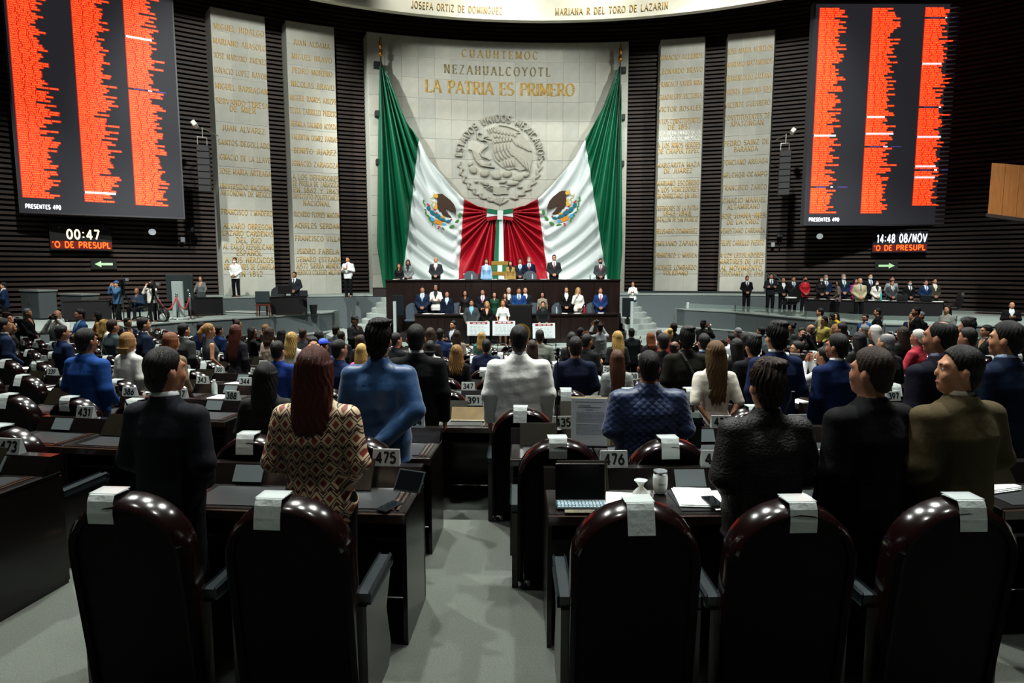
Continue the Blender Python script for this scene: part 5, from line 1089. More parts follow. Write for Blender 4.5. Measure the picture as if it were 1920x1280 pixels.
# ------------------------------------------------------------------ people: bodies and clothes grown from smooth distance fields
class Vox:
    def __init__(s, lo, hi, h):
        s.h = h; s.lo = np.array(lo, float); n = [int(math.ceil((b - a) / h)) + 1 for a, b in zip(lo, hi)]
        s.ax = [s.lo[i] + h * np.arange(n[i]) for i in range(3)]; s.D = np.full(n, 0.2, np.float32)
    yaw = 0.0
    def region(s, lo, hi):
        if s.yaw:
            lo = np.array(lo, float); hi = np.array(hi, float); c = (lo + hi) / 2; r = math.hypot(*((hi - lo)[:2] / 2)); cs, sn = math.cos(s.yaw), math.sin(s.yaw)
            c2 = np.array([c[0] * cs - c[1] * sn, c[0] * sn + c[1] * cs]); lo = np.array([*(c2 - r), lo[2]]); hi = np.array([*(c2 + r), hi[2]])
        sl = []
        for i in range(3):
            a = max(0, int((lo[i] - s.lo[i]) / s.h)); b = min(len(s.ax[i]), int((hi[i] - s.lo[i]) / s.h) + 2); sl.append(slice(a, max(a, b)))
        X, Y, Z_ = np.meshgrid(*[s.ax[i][sl[i]] for i in range(3)], indexing='ij', sparse=True)
        if s.yaw: X, Y = X * cs + Y * sn, -X * sn + Y * cs
        return tuple(sl), X, Y, Z_
    def blend(s, sl, d, k):
        a = s.D[sl]
        if k > 0:
            hh = np.clip(0.5 + 0.5 * (a - d) / k, 0, 1); s.D[sl] = a + (d - a) * hh - k * hh * (1 - hh)
        else: s.D[sl] = np.minimum(a, d)
    def cone(s, a, b, ra, rb, k=0.02, sq=(1, 1, 1)):
        a = np.array(a, float); b = np.array(b, float); m = max(ra, rb) + k + 0.03
        sl, X, Y, Z_ = s.region(np.minimum(a, b) - m, np.maximum(a, b) + m); q = np.array(sq, float)
        d = (b - a) / q; L = float(d @ d) + 1e-9
        px, py, pz = (X - a[0]) / q[0], (Y - a[1]) / q[1], (Z_ - a[2]) / q[2]
        t = np.clip((px * d[0] + py * d[1] + pz * d[2]) / L, 0, 1)
        s.blend(sl, np.sqrt((px - d[0] * t) ** 2 + (py - d[1] * t) ** 2 + (pz - d[2] * t) ** 2) - (ra + (rb - ra) * t), k); return s
    def _ell(s, c, r, m):
        c = np.array(c, float); r = np.array(r, float); sl, X, Y, Z_ = s.region(c - r - m, c + r + m)
        k0 = np.sqrt(((X - c[0]) / r[0]) ** 2 + ((Y - c[1]) / r[1]) ** 2 + ((Z_ - c[2]) / r[2]) ** 2)
        k1 = np.sqrt(((X - c[0]) / r[0] ** 2) ** 2 + ((Y - c[1]) / r[1] ** 2) ** 2 + ((Z_ - c[2]) / r[2] ** 2) ** 2) + 1e-6
        return sl, k0 * (k0 - 1) / k1
    def ell(s, c, r, k=0.02):
        sl, d = s._ell(c, r, k + 0.03); s.blend(sl, d, k); return s
    def carve(s, c, r, k=0.01):
        sl, d = s._ell(c, r, k + 0.03); a = s.D[sl]; d = -d
        hh = np.clip(0.5 + 0.5 * (d - a) / k, 0, 1); s.D[sl] = a + (d - a) * hh + k * hh * (1 - hh); return s
    def loft(s, prof, k=0.02, p=2.3):
        z = [q[0] for q in prof]; m = 0.06; am = max(q[1] for q in prof); bm = max(q[2] for q in prof) + 0.15
        sl, X, Y, Z_ = s.region((-am - m, -bm - m, z[0] - m), (am + m, bm + m, z[-1] + m))
        A = np.interp(Z_, z, [q[1] for q in prof]); B = np.interp(Z_, z, [q[2] for q in prof]); C = np.interp(Z_, z, [q[3] if len(q) > 3 else 0 for q in prof])
        d = ((np.abs(X / A) ** p + np.abs((Y - C) / B) ** p) ** (1 / p) - 1) * np.minimum(A, B)
        d = np.maximum(d, np.maximum(z[0] - Z_, Z_ - z[-1])); s.blend(sl, d, k); return s
    def keep(s, fn):
        X, Y, Z_ = np.meshgrid(*s.ax, indexing='ij', sparse=True); s.D = np.maximum(s.D, fn(X, Y, Z_)).astype(np.float32); return s
    def mesh(s):
        D_ = s.D.copy(); D_[0] = D_[-1] = 0.2; D_[:, 0] = D_[:, -1] = 0.2; D_[:, :, 0] = D_[:, :, -1] = 0.2
        S = D_ < 0; c = np.zeros(tuple(n - 1 for n in S.shape), np.int8)
        for i in (0, 1):
            for j in (0, 1):
                for k in (0, 1): c += S[i:S.shape[0] - 1 + i, j:S.shape[1] - 1 + j, k:S.shape[2] - 1 + k]
        I = np.argwhere((c > 0) & (c < 8)); idx = np.full(c.shape, -1, np.int32); idx[tuple(I.T)] = np.arange(len(I))
        P = np.zeros((len(I), 3)); W = np.zeros(len(I))
        for ax in range(3):
            o = [q for q in range(3) if q != ax]
            for u in (0, 1):
                for v in (0, 1):
                    a = I.copy(); a[:, o[0]] += u; a[:, o[1]] += v; b = a.copy(); b[:, ax] += 1
                    da = D_[tuple(a.T)]; db = D_[tuple(b.T)]; mk = (da < 0) != (db < 0)
                    t = np.where(mk, da / np.where(mk, da - db, 1), 0); q = a.astype(float); q[:, ax] += t
                    P[mk] += q[mk]; W[mk] += 1
        P = P / W[:, None] * s.h + s.lo; F = []
        for ax in range(3):
            o = [(ax + 1) % 3, (ax + 2) % 3]; sa = [slice(1, -1)] * 3; sb = [slice(1, -1)] * 3; sa[ax] = slice(0, -1); sb[ax] = slice(1, None)
            A, B = S[tuple(sa)], S[tuple(sb)]
            for flip in (False, True):
                E = np.argwhere((A & ~B) if not flip else (~A & B))
                if not len(E): continue
                base = E + 1; base[:, ax] -= 1
                q = []
                for u, v in ((0, 0), (1, 0), (1, 1), (0, 1)):
                    cc = base.copy(); cc[:, o[0]] -= 1 - u; cc[:, o[1]] -= 1 - v; q.append(idx[tuple(cc.T)])
                q = np.stack(q, 1); F.append(q if not flip else q[:, ::-1])
        return P, np.concatenate(F)

POSES = {  # elbow, wrist, hand direction for the right (x > 0) side; left side mirrored unless given
 'down': ((.222, -.025, 1.12), (.225, .04, .86), (0, .15, -1)), 'front': ((.232, -.03, 1.13), (.095, .165, .955), (-1, .25, -.35)),
 'behind': ((.24, -.09, 1.14), (.09, -.17, .96), (-1, -.1, -.35)), 'crossed': ((.245, .05, 1.14), (-.04, .185, 1.15), (-1, -.1, .05)),
 'desk': ((.27, .06, 1.13), (.25, .30, .93), (0, .8, -.5)), 'camera': ((.22, .19, 1.24), (.085, .215, 1.50), (-.35, -.1, 1)),
 'phone': ((.24, .0, 1.12), (.07, .24, 1.17), (-.3, .8, .3)), 'hold': ((.255, .02, 1.12), (.19, .20, .93), (-.3, .6, -.4)),
 'up': ((.25, .17, 1.36), (.13, .25, 1.62), (-.2, .1, 1)), 'chin': ((.235, .05, 1.13), (.06, .155, 1.43), (-.4, -.1, 1)), 'reach': ((.25, -.09, 1.14), (.06, -.21, .95), (-.7, -.2, -.45))}
LEFT = {'reach': 'down', 'chin': 'front', 'phone': 'phone'}
SEX = {'m': dict(sh=.182, fat=1.0, lp=[(.80, .15, .105), (.92, .162, .11), (1.04, .145, .10), (1.16, .152, .105), (1.28, .163, .108), (1.375, .155, .09), (1.43, .11, .07), (1.47, .055, .055)]),
       'f': dict(sh=.155, fat=.9, lp=[(.80, .152, .105), (.90, .168, .115), (1.04, .118, .088), (1.14, .128, .095), (1.25, .142, .112, .012), (1.36, .132, .085), (1.42, .09, .065), (1.46, .048, .05)])}
def arms(v, sex, pose, grow, k, upto=1.0, side=(1, -1)):
    sh = SEX[sex]['sh']; fat = SEX[sex]['fat']
    for s_ in side:
        e, w_, hd = POSES[pose if s_ == 1 else LEFT.get(pose, pose)]; e = (e[0] * s_ * (sh + .05) / .232, e[1], e[2]); w2 = (w_[0] * s_, w_[1], w_[2]); S_ = (sh * s_ * .97, -.004, 1.372)
        v.cone(S_, e, .052 * fat + grow, .042 * fat + grow * 1.05, k)
        if upto >= 1: v.cone(e, w2, .041 * fat + grow, .027 * fat + grow * 1.1, k * 0.6)
        elif upto > 0.5: pass
HEADT = 1.72
def head_prims(v, yaw=0.0, fine=False):
    v.cone((0, -.014, 1.40), (0, -.004, 1.56), .060, .056, .03)
    v.yaw = yaw; r = lambda p: p
    v.ell((0, -.004, 1.635), (.076, .094, .096), .02); v.ell((0, .022, 1.585), (.063, .075, .082), .03)
    v.ell(r((0, .068, 1.525)), (.03, .028, .024), .03); v.ell(r((0, .03, 1.545)), (.052, .055, .04), .03)
    v.cone(r((0, .092, 1.635)), r((0, .107, 1.594)), .009, .0125, .012); v.ell(r((0, .088, 1.55)), (.024, .016, .013), .012)
    v.cone(r((-.045, .082, 1.648)), r((.045, .082, 1.648)), .012, .012, .02)
    for q in (-1, 1):
        v.carve(r((q * .032, .106, 1.622)), (.02, .02, .014), .012); v.ell(r((q * .082, -.004, 1.60)), (.012, .02, .033), .008); v.ell(r((q * .04, .072, 1.585)), (.024, .022, .026), .02)
    v.yaw = 0.0
HANDC = {}
def hand_mesh(curl):
    if curl in HANDC: return HANDC[curl]
    v = Vox((-.075, -.06, -.03), (.075, .08, .21), .0045)        # local: +z along the fingers, +y palm side, thumb at +x
    v.cone((0, 0, -.02), (0, 0, .03), .027, .030, .015, (1, .7, 1)); v.cone((-.012, 0, .03), (-.016, 0, .085), .027, .024, .015, (1, .5, 1)); v.cone((.014, 0, .03), (.016, 0, .085), .027, .024, .015, (1, .5, 1))
    for x, L, sp in ((.033, .070, .10), (.011, .080, .03), (-.011, .075, -.04), (-.032, .060, -.12)):
        p = np.array([x, 0, .088]); a = 0.0
        for i, f in enumerate((.45, .32, .25)):
            a += curl * (0.5, 0.8, 0.6)[i]; d = np.array([sp * .5, math.sin(a), math.cos(a)]); q = p + d * L * f; v.cone(p, q, .0095 - .0008 * i, .009 - .001 * i, .004); p = q
    p = np.array([.03, .005, .025])
    for d, l, r_ in (((.75, .35, .6), .04, .0125), ((.35, .45, .85), .032, .0105), ((.1, .45, .9), .026, .009)):
        d = np.array(d) / np.linalg.norm(d); q = p + d * l; v.cone(p, q, r_, r_ - .001, .006); p = q
    HANDC[curl] = v.mesh(); return HANDC[curl]
TPL = {}
def body_tpl(sex, pose, h, yaw, sit):
    key = ('body', sex, pose, h, yaw, sit)
    if key in TPL: return TPL[key]
    v = Vox((-.42, -.32, -.02), (.42, .66 if sit else .46, 1.82), h); dz = -.42 if sit else 0
    S_ = SEX[sex]; v.loft(S_['lp'], .03); arms(v, sex, pose, -0.006, .03); head_prims(v, yaw)
    for q in (-1, 1):
        hip, kn, an = (q * .085, 0, .88), ((q * .10, .02, .48) if not sit else (q * .12, .44, .90)), ((q * .105, -.01, .09) if not sit else (q * .12, .46, .50))
        v.cone(hip, kn, .082, .055, .03); v.cone(kn, an, .053, .036, .02); v.cone((an[0], an[1] - .02, an[2] - .05), (an[0] + q * .02, an[1] + .15, an[2] - .06), .036, .03, .02)
    V, F = v.mesh(); Vs, Fs, n = [V], [F], len(V)
    if True:
        for q in (1, -1):
            e, w_, hd = POSES[pose if q == 1 else LEFT.get(pose, pose)]; e = Vector((e[0] * q * (S_['sh'] + .05) / .232, e[1], e[2])); W = Vector((w_[0] * q, w_[1], w_[2]))
            dr = Vector((hd[0] * q, hd[1], hd[2])).normalized(); HV, HF = hand_mesh(0.55)
            zx = dr; inn = Vector((-q, 0.2, 0.1)) if pose == 'down' else (Vector((0, 0, -1)) if pose in ('desk',) else (Vector((0, -1, 0)) if pose not in ('behind', 'reach') else Vector((0, 1, 0))))
            yy = (inn - zx * inn.dot(zx)).normalized(); xx = yy.cross(zx)
            sc = .95 if sex == 'm' else .85; mir = 1 if xx.dot(Vector((0, 0.5, 1)) if pose != 'down' else Vector((0, 1, 0))) > 0 else -1
            R = np.array([list(xx * mir), list(yy), list(zx)])
            Vs.append((HV * sc) @ R + np.array(W) + np.array(zx) * .012); Fs.append((HF if mir * 1 > 0 else HF[:, ::-1]) + n); n += len(HV)
    V = np.concatenate(Vs); F = np.concatenate(Fs); V[:, 2] += dz
    TPL[key] = mesh_np('body', V, F, mat('a87a5c', 0.55), True); return TPL[key]
def upper_tpl(sex, pose, style, h, sit):
    key = ('up', sex, pose, style, h, sit)
    if key in TPL: return TPL[key]
    g = {'suit': .021, 'coat': .03, 'shirt': .018, 'tee': .014, 'blouse': .018, 'dress': .014, 'vest': .02}[style]
    v = Vox((-.44, -.34, .36), (.44, .48, 1.68), h); S_ = SEX[sex]; lp = S_['lp']; hem = {'suit': .79, 'coat': .76, 'shirt': .80, 'tee': .86, 'blouse': .84, 'dress': .50, 'vest': .84}[style]
    pr = []
    for q in lp:
        z, a, b = q[0], q[1], q[2]; c = q[3] if len(q) > 3 else 0
        ga = g * (1.0 if z < 1.4 else .6); wd = {'coat': .018, 'shirt': .012}.get(style, 0) if z < 1.2 else 0.004
        pr.append((z, a + ga + wd, b + ga + wd * .8, c))
    pr[-1] = (1.475, pr[-1][1] + .008, pr[-1][2] + .010)
    if hem < .8: pr = [(hem, pr[0][1] + (.012 if style != 'dress' else .05), pr[0][2] + (.012 if style != 'dress' else .05))] + pr
    if sex == 'm' and style in ('suit', 'coat', 'shirt'):
        pr = [(z, max(a, .168 + g * .7) if 1.0 < z < 1.1 else a, b, *c) for z, a, b, *c in pr]
    shw = S_['sh'] + g * .4
    pr = [q for q in pr if q[0] < 1.30] + [(1.33, shw * .95, pr[-3][2] + .002, pr[-3][3] if len(pr[-3]) > 3 else 0), (1.40, shw * .74, .086, -.006), (1.445, .098, .076, -.01), (1.485, .067, .066, -.01)]
    v.loft(pr, .03, 2.4)
    if style != 'vest':
        arms(v, sex, pose, g * .85, .05, 1.0 if style not in ('tee', 'dress') else .6)
        if style in ('tee', 'dress'):
            pass
    sh = S_['sh']
    if style in ('suit', 'coat'): [v.cone((0, -.012, 1.438), (q * sh * .98, -.008, 1.378), .045, .052, .04, (1, .95, .8)) for q in (-1, 1)]
    # collar band standing round the neck
    if style in ('suit', 'coat', 'shirt'):
        zt = 1.505 if style == 'coat' else 1.492
        v.loft([(1.43, .082, .078, -.012), (zt, .068, .070, -.012)], .012, 2)
    nk = {'suit': .05, 'coat': .052, 'shirt': .05, 'tee': .058, 'blouse': .058, 'dress': .075, 'vest': .06}[style]
    sl, X, Y, Z_ = v.region((-.2, -.2, 1.40), (.2, .2, 1.6))
    d = -(np.sqrt((X / nk) ** 2 + ((Y + .008) / nk) ** 2) - 1) * nk; d = np.maximum(d, -(Z_ - 1.44) * -1 * 0 - (Z_ * 0 + .0)) if False else d
    mkd = np.where(Z_ > 1.465, d, -1.0); v.D[sl] = np.maximum(v.D[sl], mkd)
    if style in ('suit', 'blouse', 'dress', 'shirt', 'coat'):      # V opening in front
        depth = {'suit': 1.16, 'blouse': 1.36, 'dress': 1.33, 'shirt': 1.40, 'coat': 1.32}[style]
        v.keep(lambda X, Y, Z_: np.where((Y > .02) & (Z_ > depth) & (Z_ < 1.6), np.minimum(((Z_ - depth) * .25 - np.abs(X)), Y - .03), -1.0))
    # sleeve ends
    if style in ('tee', 'dress'): pass
    V, F = v.mesh()
    # soft wrinkles
    nrm = np.sin(V[:, 2:3] * 47 + V[:, 0:1] * 21) * np.sin(V[:, 0:1] * 37 - V[:, 2:3] * 13 + 1) * (.0018 if style != 'suit' else .0008)
    cdir = V * np.array([1, 1, 0]); cdir /= (np.linalg.norm(cdir, axis=1, keepdims=True) + 1e-6); V = V + cdir * nrm
    if sit: V[:, 2] -= .42
    TPL[key] = mesh_np('garment', V, F, mat('202020'), True); return TPL[key]
def quilt(V):
    u = np.arctan2(V[:, 0], -V[:, 1] + .25) * .33; z = V[:, 2]; a = (u + z) / .052; b = (u - z) / .052
    q = np.minimum(np.abs(np.sin(a * PI)), np.abs(np.sin(b * PI))); d = np.sqrt(np.clip(q, 0, 1)) * .007 * np.clip((z - .8) * 20, 0, 1)
    c = V * np.array([1, 1, 0]); c /= (np.linalg.norm(c, axis=1, keepdims=True) + 1e-6); return V + c * d[:, None]
def lower_tpl(sex, style, sit, h=.016):
    key = ('low', sex, style, sit, h)
    if key in TPL: return TPL[key]
    v = Vox((-.3, -.25, -.02), (.3, .66, 1.12), h); lp = SEX[sex]['lp']
    v.loft([(.84, lp[0][1] + .012, lp[0][2] + .012), (.92, lp[1][1] + .010, lp[1][2] + .010), (1.03, lp[2][1] + .012, lp[2][2] + .012)], .02)
    if style == 'skirt': v.loft([(.50, .17, .13), (.70, .185, .14), (.92, lp[1][1] + .012, lp[1][2] + .012)], .02)
    else:
        for q in (-1, 1):
            hip, kn, an = (q * .086, 0, .88), ((q * .10, .02, .48) if not sit else (q * .12, .44, .90)), ((q * .105, -.01, .09) if not sit else (q * .12, .46, .50)); v.cone(hip, kn, .094, .072, .03); v.cone(kn, an, .07, .06, .02)
        v.keep(lambda X, Y, Z_: ((.06 if not sit else .5) - Z_) + 0 * X + 0 * Y)
    V, F = v.mesh()
    if sit: V[:, 2] -= .42
    TPL[key] = mesh_np('trousers', V, F, mat('101014'), True); return TPL[key]
def hair_tpl(style, h):
    key = ('hair', style, h)
    if key in TPL: return TPL[key]
    v = Vox((-.2, -.26, 1.0), (.2, .18, 1.84), h)
    if style in ('short', 'slick', 'shaggy', 'thin', 'bald'):
        up = {'short': .014, 'slick': .011, 'shaggy': .026, 'thin': .008, 'bald': .005}[style]; v.ell((0, -.008, 1.642 + up * .7), (.0785 + up * .35, .0975 + up * .5, .093 + up), .01)
        v.ell((0, -.03, 1.575), (.067 + up * .2, .070 + up * .3, .08), .015)
        back = {'short': 1.51, 'slick': 1.49, 'shaggy': 1.49, 'thin': 1.515, 'bald': 1.53}[style]
        def hl(X, Y, Z_):
            f = np.interp(Y, [-.12, -.055, -.03, .005, .022, .045, .065, .085, .11], [back, back + .012, 1.575, 1.60, 1.605, 1.665, 1.70, 1.722, 1.74]); return (f - Z_) * .8 + 0 * X
        v.keep(hl)
        if style == 'thin': v.carve((0, -.03, 1.765), (.055, .075, .05), .015); v.carve((0, .10, 1.72), (.09, .07, .06), .01)
        if style == 'bald': v.carve((0, .02, 1.76), (.10, .125, .10), .012); v.keep(lambda X, Y, Z_: (Z_ - 1.66) + .25 * Y + 0 * X)
        if style == 'shaggy': v.ell((.02, -.02, 1.75), (.07, .085, .03), .02)
    else:
        v.ell((0, -.010, 1.648), (.088, .105, .104), .01)
        bot = {'long': 1.24, 'xlong': 1.12, 'bob': 1.46, 'mid': 1.36, 'wavy': 1.26, 'pony': 1.52, 'bun': 1.52}[style]
        if bot < 1.5:
            wv = .012 if style == 'wavy' else 0
            v.loft([(bot, .07 + 2 * wv, .03, -.095), (bot + .08, .10 + wv, .045, -.088), (1.48, .108 + wv, .066, -.055), (1.58, .106, .085, -.025), (1.66, .094, .09, -.012)], .015, 2.2)
        v.keep(lambda X, Y, Z_: np.minimum(np.minimum((Y - np.interp(Z_, [1.0, 1.5, 1.60, 1.68, 1.72], [.01, .02, .035, .06, .09])), 1.71 - Z_), .1))
        if style == 'pony': v.cone((0, -.11, 1.66), (0, -.15, 1.58), .035, .04, .02); v.cone((0, -.15, 1.58), (0, -.12, 1.36), .042, .022, .02)
        if style == 'bun': v.ell((0, -.09, 1.74), (.05, .05, .045), .015)
        if bot > 1.5: v.keep(lambda X, Y, Z_: (np.interp(Y, [-.2, -.16, -.1, -.03, .1], [1.3, 1.34, 1.53, 1.58, 1.62]) - Z_) * .8 + 0 * X)
    V, F = v.mesh()
    if style in ('long', 'xlong', 'wavy', 'mid'): V[:, 2] += .022 * np.sin(V[:, 0] * 160 + 1.3 * np.sin(V[:, 0] * 71)) * np.clip((V[:, 2].min() + .12 - V[:, 2]) / .12, 0, 1)
    amp = {'shaggy': .006, 'wavy': .008, 'long': .002, 'xlong': .0025}.get(style, .0015); a = np.arctan2(V[:, 0], V[:, 1])
    d = amp * (np.sin(a * 23 + 3 * np.sin(V[:, 2] * 30)) + .6 * np.sin(a * 41 + V[:, 2] * (60 if style in ('wavy', 'shaggy') else 5)))
    c = V * np.array([1, 1, 0]); c /= (np.linalg.norm(c, axis=1, keepdims=True) + 1e-6); V = V + c * d[:, None]
    TPL[key] = mesh_np('hair', V, F, mat('0c0a09'), True); return TPL[key]
def front_tpl(sex, part):
    key = ('front', sex, part)
    if key in TPL: return TPL[key]
    v = Vox((-.16, -.1, .98), (.16, .22, 1.56), .009); lp = SEX[sex]['lp']
    g = .012 if part == 'shirt' else .019
    v.loft([(q[0], q[1] + g, q[2] + g, q[3] if len(q) > 3 else 0) for q in lp[2:]], .0, 2.5); v.cone((0, .0, 1.43), (0, .005, 1.50), .062 + g * .4, .060 + g * .4, .02)
    if part == 'shirt': v.keep(lambda X, Y, Z_: np.maximum(np.maximum(np.abs(X) - .075, .02 - Y), np.maximum(1.10 - Z_, Z_ - 1.495)))
    else: v.keep(lambda X, Y, Z_: np.maximum(np.maximum(np.abs(X) - np.interp(Z_, [1.0, 1.1, 1.42, 1.455], [.02, .034, .017, .024]), .03 - Y), np.maximum(1.02 - Z_, Z_ - 1.462)))
    V, F = v.mesh(); TPL[key] = mesh_np(part, V, F, mat('f0f0f0'), True); return TPL[key]
def small_tpl(part):
    if part in TPL: return TPL[part]
    if part == 'collar':
        mb = MB(); n = 20; V = []
        for z, r in ((1.465, .070), (1.509, .0655), (1.509, .061), (1.465, .064)):
            for i in range(n): a = 2 * PI * i / n; V.append((r * math.cos(a), r * 1.02 * math.sin(a) - .006, z + .006 * (math.sin(a) < -.2)))
        mb.add(V, [(j * n + i, j * n + (i + 1) % n, ((j + 1) % 4) * n + (i + 1) % n, ((j + 1) % 4) * n + i) for j in range(4) for i in range(n)]); me = mb.mesh('shirt_collar', mat('e8ecee'), True)
    elif part == 'eyes':
        mb = MB(); mb.ball((.031, .0815, 1.622), .0115, 8, 6); mb.ball((-.031, .0815, 1.622), .0115, 8, 6); nb = len(mb.f)
        mb.ball((.031,   .0895, 1.622), .0055, 8, 4); mb.ball((-.031,   .0895, 1.622), .0055, 8, 4); me = mb.mesh('eyes', None, True, [mat('e8e4de', .3), mat('140c08', .3)], [0] * nb + [1] * (len(mb.f) - nb))
    elif part == 'brow': me = MB().tube([(.014, .098, 1.644), (.032, .096, 1.651), (.05, .084, 1.645)], [.003, .0045, .0025], 6).mesh('eyebrow', mat('120c09', .8), True)
    elif part == 'lips': me = MB().ball((0, .1015, 1.5505), (.021, .006, .007), 10, 6).mesh('lips', mat('7c4038', .5), True)
    elif part == 'mask':
        v = Vox((-.09, .0, 1.49), (.09, .15, 1.62), .006); v.ell((0, .03, 1.56), (.074, .088, .062), .01); v.ell((0, .09, 1.575), (.03, .03, .04), .02); v.keep(lambda X, Y, Z_: np.maximum(.035 - Y, Z_ - 1.605) + 0 * X); V, F = v.mesh(); me = mesh_np('face_mask', V, F, mat('dfe8ea'), True)
    elif part == 'glasses':
        mb = MB()
        for q in (-1, 1): mb.tube([(q * .032 + .022 * math.cos(2 * PI * i / 12), .106, 1.622 + .017 * math.sin(2 * PI * i / 12)) for i in range(13)], .0022, 5); mb.tube([(q * .054, .104, 1.626), (q * .083, .0, 1.622)], .0022, 5)
        mb.tube([(-.01, .108, 1.626), (.01, .108, 1.626)], .0022, 5); me = mb.mesh('glasses', mat('151515', .3))
    elif part == 'shoe':
        v = Vox((-.07, -.12, -.01), (.07, .22, .13), .009); v.cone((0, -.05, .045), (.01, .13, .035), .045, .042, .03, (1, 1, .8)); v.cone((0, -.04, .06), (0, -.03, .10), .045, .043, .02); v.keep(lambda X, Y, Z_: .003 - Z_ + 0 * X + 0 * Y); V, F = v.mesh(); me = mesh_np('shoe', V, F, mat('0b0a0a', .35), True)
    elif part == 'cap':
        v = Vox((-.12, -.14, 1.6), (.12, .24, 1.8), .008); v.ell((0, -.004, 1.665), (.094, .114, .098), .01); v.keep(lambda X, Y, Z_: 1.66 - Z_ + 0 * X + 0 * Y); v.cone((0, .09, 1.672), (0, .15, 1.662), .05, .045, .01, (1.3, 1, .12)); V, F = v.mesh(); me = mesh_np('cap', V, F, mat('2040c0'), True)
    elif part == 'badge': me = MB().box(-.03, .03, .148, .152, 1.14, 1.22, .0015).mesh('badge', mat('dfe4e8', .4))
    elif part == 'lanyard': me = MB().tube([(-.055, .10, 1.42), (-.03, .145, 1.30), (0, .152, 1.2), (.03, .145, 1.30), (.055, .10, 1.42)], .005, 5).mesh('lanyard', mat('3a78c8', .6))
    TPL[part] = me; return me
def wide(me, w):
    w = {1.0: 1.0, 1.04: 1.06, 1.08: 1.06, 1.1: 1.12, 1.14: 1.12, 1.16: 1.2, 1.18: 1.2}.get(w, w)
    if w == 1.0: return me
    key = (me.name, w)
    if key not in TPL:
        c = me.copy(); co = np.empty(len(c.vertices) * 3, np.float32); c.vertices.foreach_get('co', co); co = co.reshape(-1, 3)
        zt = co[:, 2].max(); f = np.clip((zt - .20 - co[:, 2]) / .1 if me.name.startswith('body') else np.clip((1.53 - co[:, 2]) / .1, 0, 1), 0, 1)[:, None]
        co[:, :2] *= 1 + (w - 1) * f; c.vertices.foreach_set('co', co.ravel()); c.update(); TPL[key] = c
    return TPL[key]
def put(name, me, parent, m=None, **kw):
    o = link(name, me, parent, **kw)
    if m is not None: o.material_slots[0].link = 'OBJECT'; o.material_slots[0].material = m
    return o
def cloth(c, kind='suit'):
    if max(int(c[i:i + 2], 16) for i in (0, 2, 4)) < 0x62: c = ''.join('%02x' % int(int(c[i:i + 2], 16) * .8) for i in (0, 2, 4))
    if kind == 'satin': return mat(c, .42, spec=.45, sheen=.2, bump=.35, bscale=9)
    if kind == 'shirt': return mat(c, .75, spec=.25, bump=.45, bscale=11)
    return mat(c, .85, spec=.12, bump=.25, bscale=14, noise=.06, nscale=90)
def hairm(c): return mat(c, .5, spec=.3, bump=.5, bscale=70, stretch=(6, 6, .6))
SKIN = {'1': 'c08a68', '2': 'a8745a', '3': '8a5a40', '4': '5e3b2a'}
HC = {'k': '0b0908', 'b': '2a1a10', 'r': '48190d', 'l': '8a6436', 'y': 'b08d50', 'g': '77777a', 'w': 'c8c6c0', 'o': '6a3a1a', 'a': '4a2a18'}
UPN = {'suit': 'suit_jacket', 'coat': 'jacket', 'shirt': 'shirt', 'tee': 't_shirt', 'blouse': 'blouse', 'dress': 'dress', 'vest': 'waistcoat'}
PLACED = []
def floor_at(x, y):
    if y > 22.6 and -6.4 < x < 6.9: return Z_S
    if pip((x, y), PPL) or pip((x, y), PPR): return Z_P
    R = math.hypot(x - ROWX, y - ROWY); k = int((ROWY - R - 2.6) / ROWP + 1e-3); return row_z(max(0, min(NROW - 1, k))) if ROWY - R < row_d(NROW) else 0.30
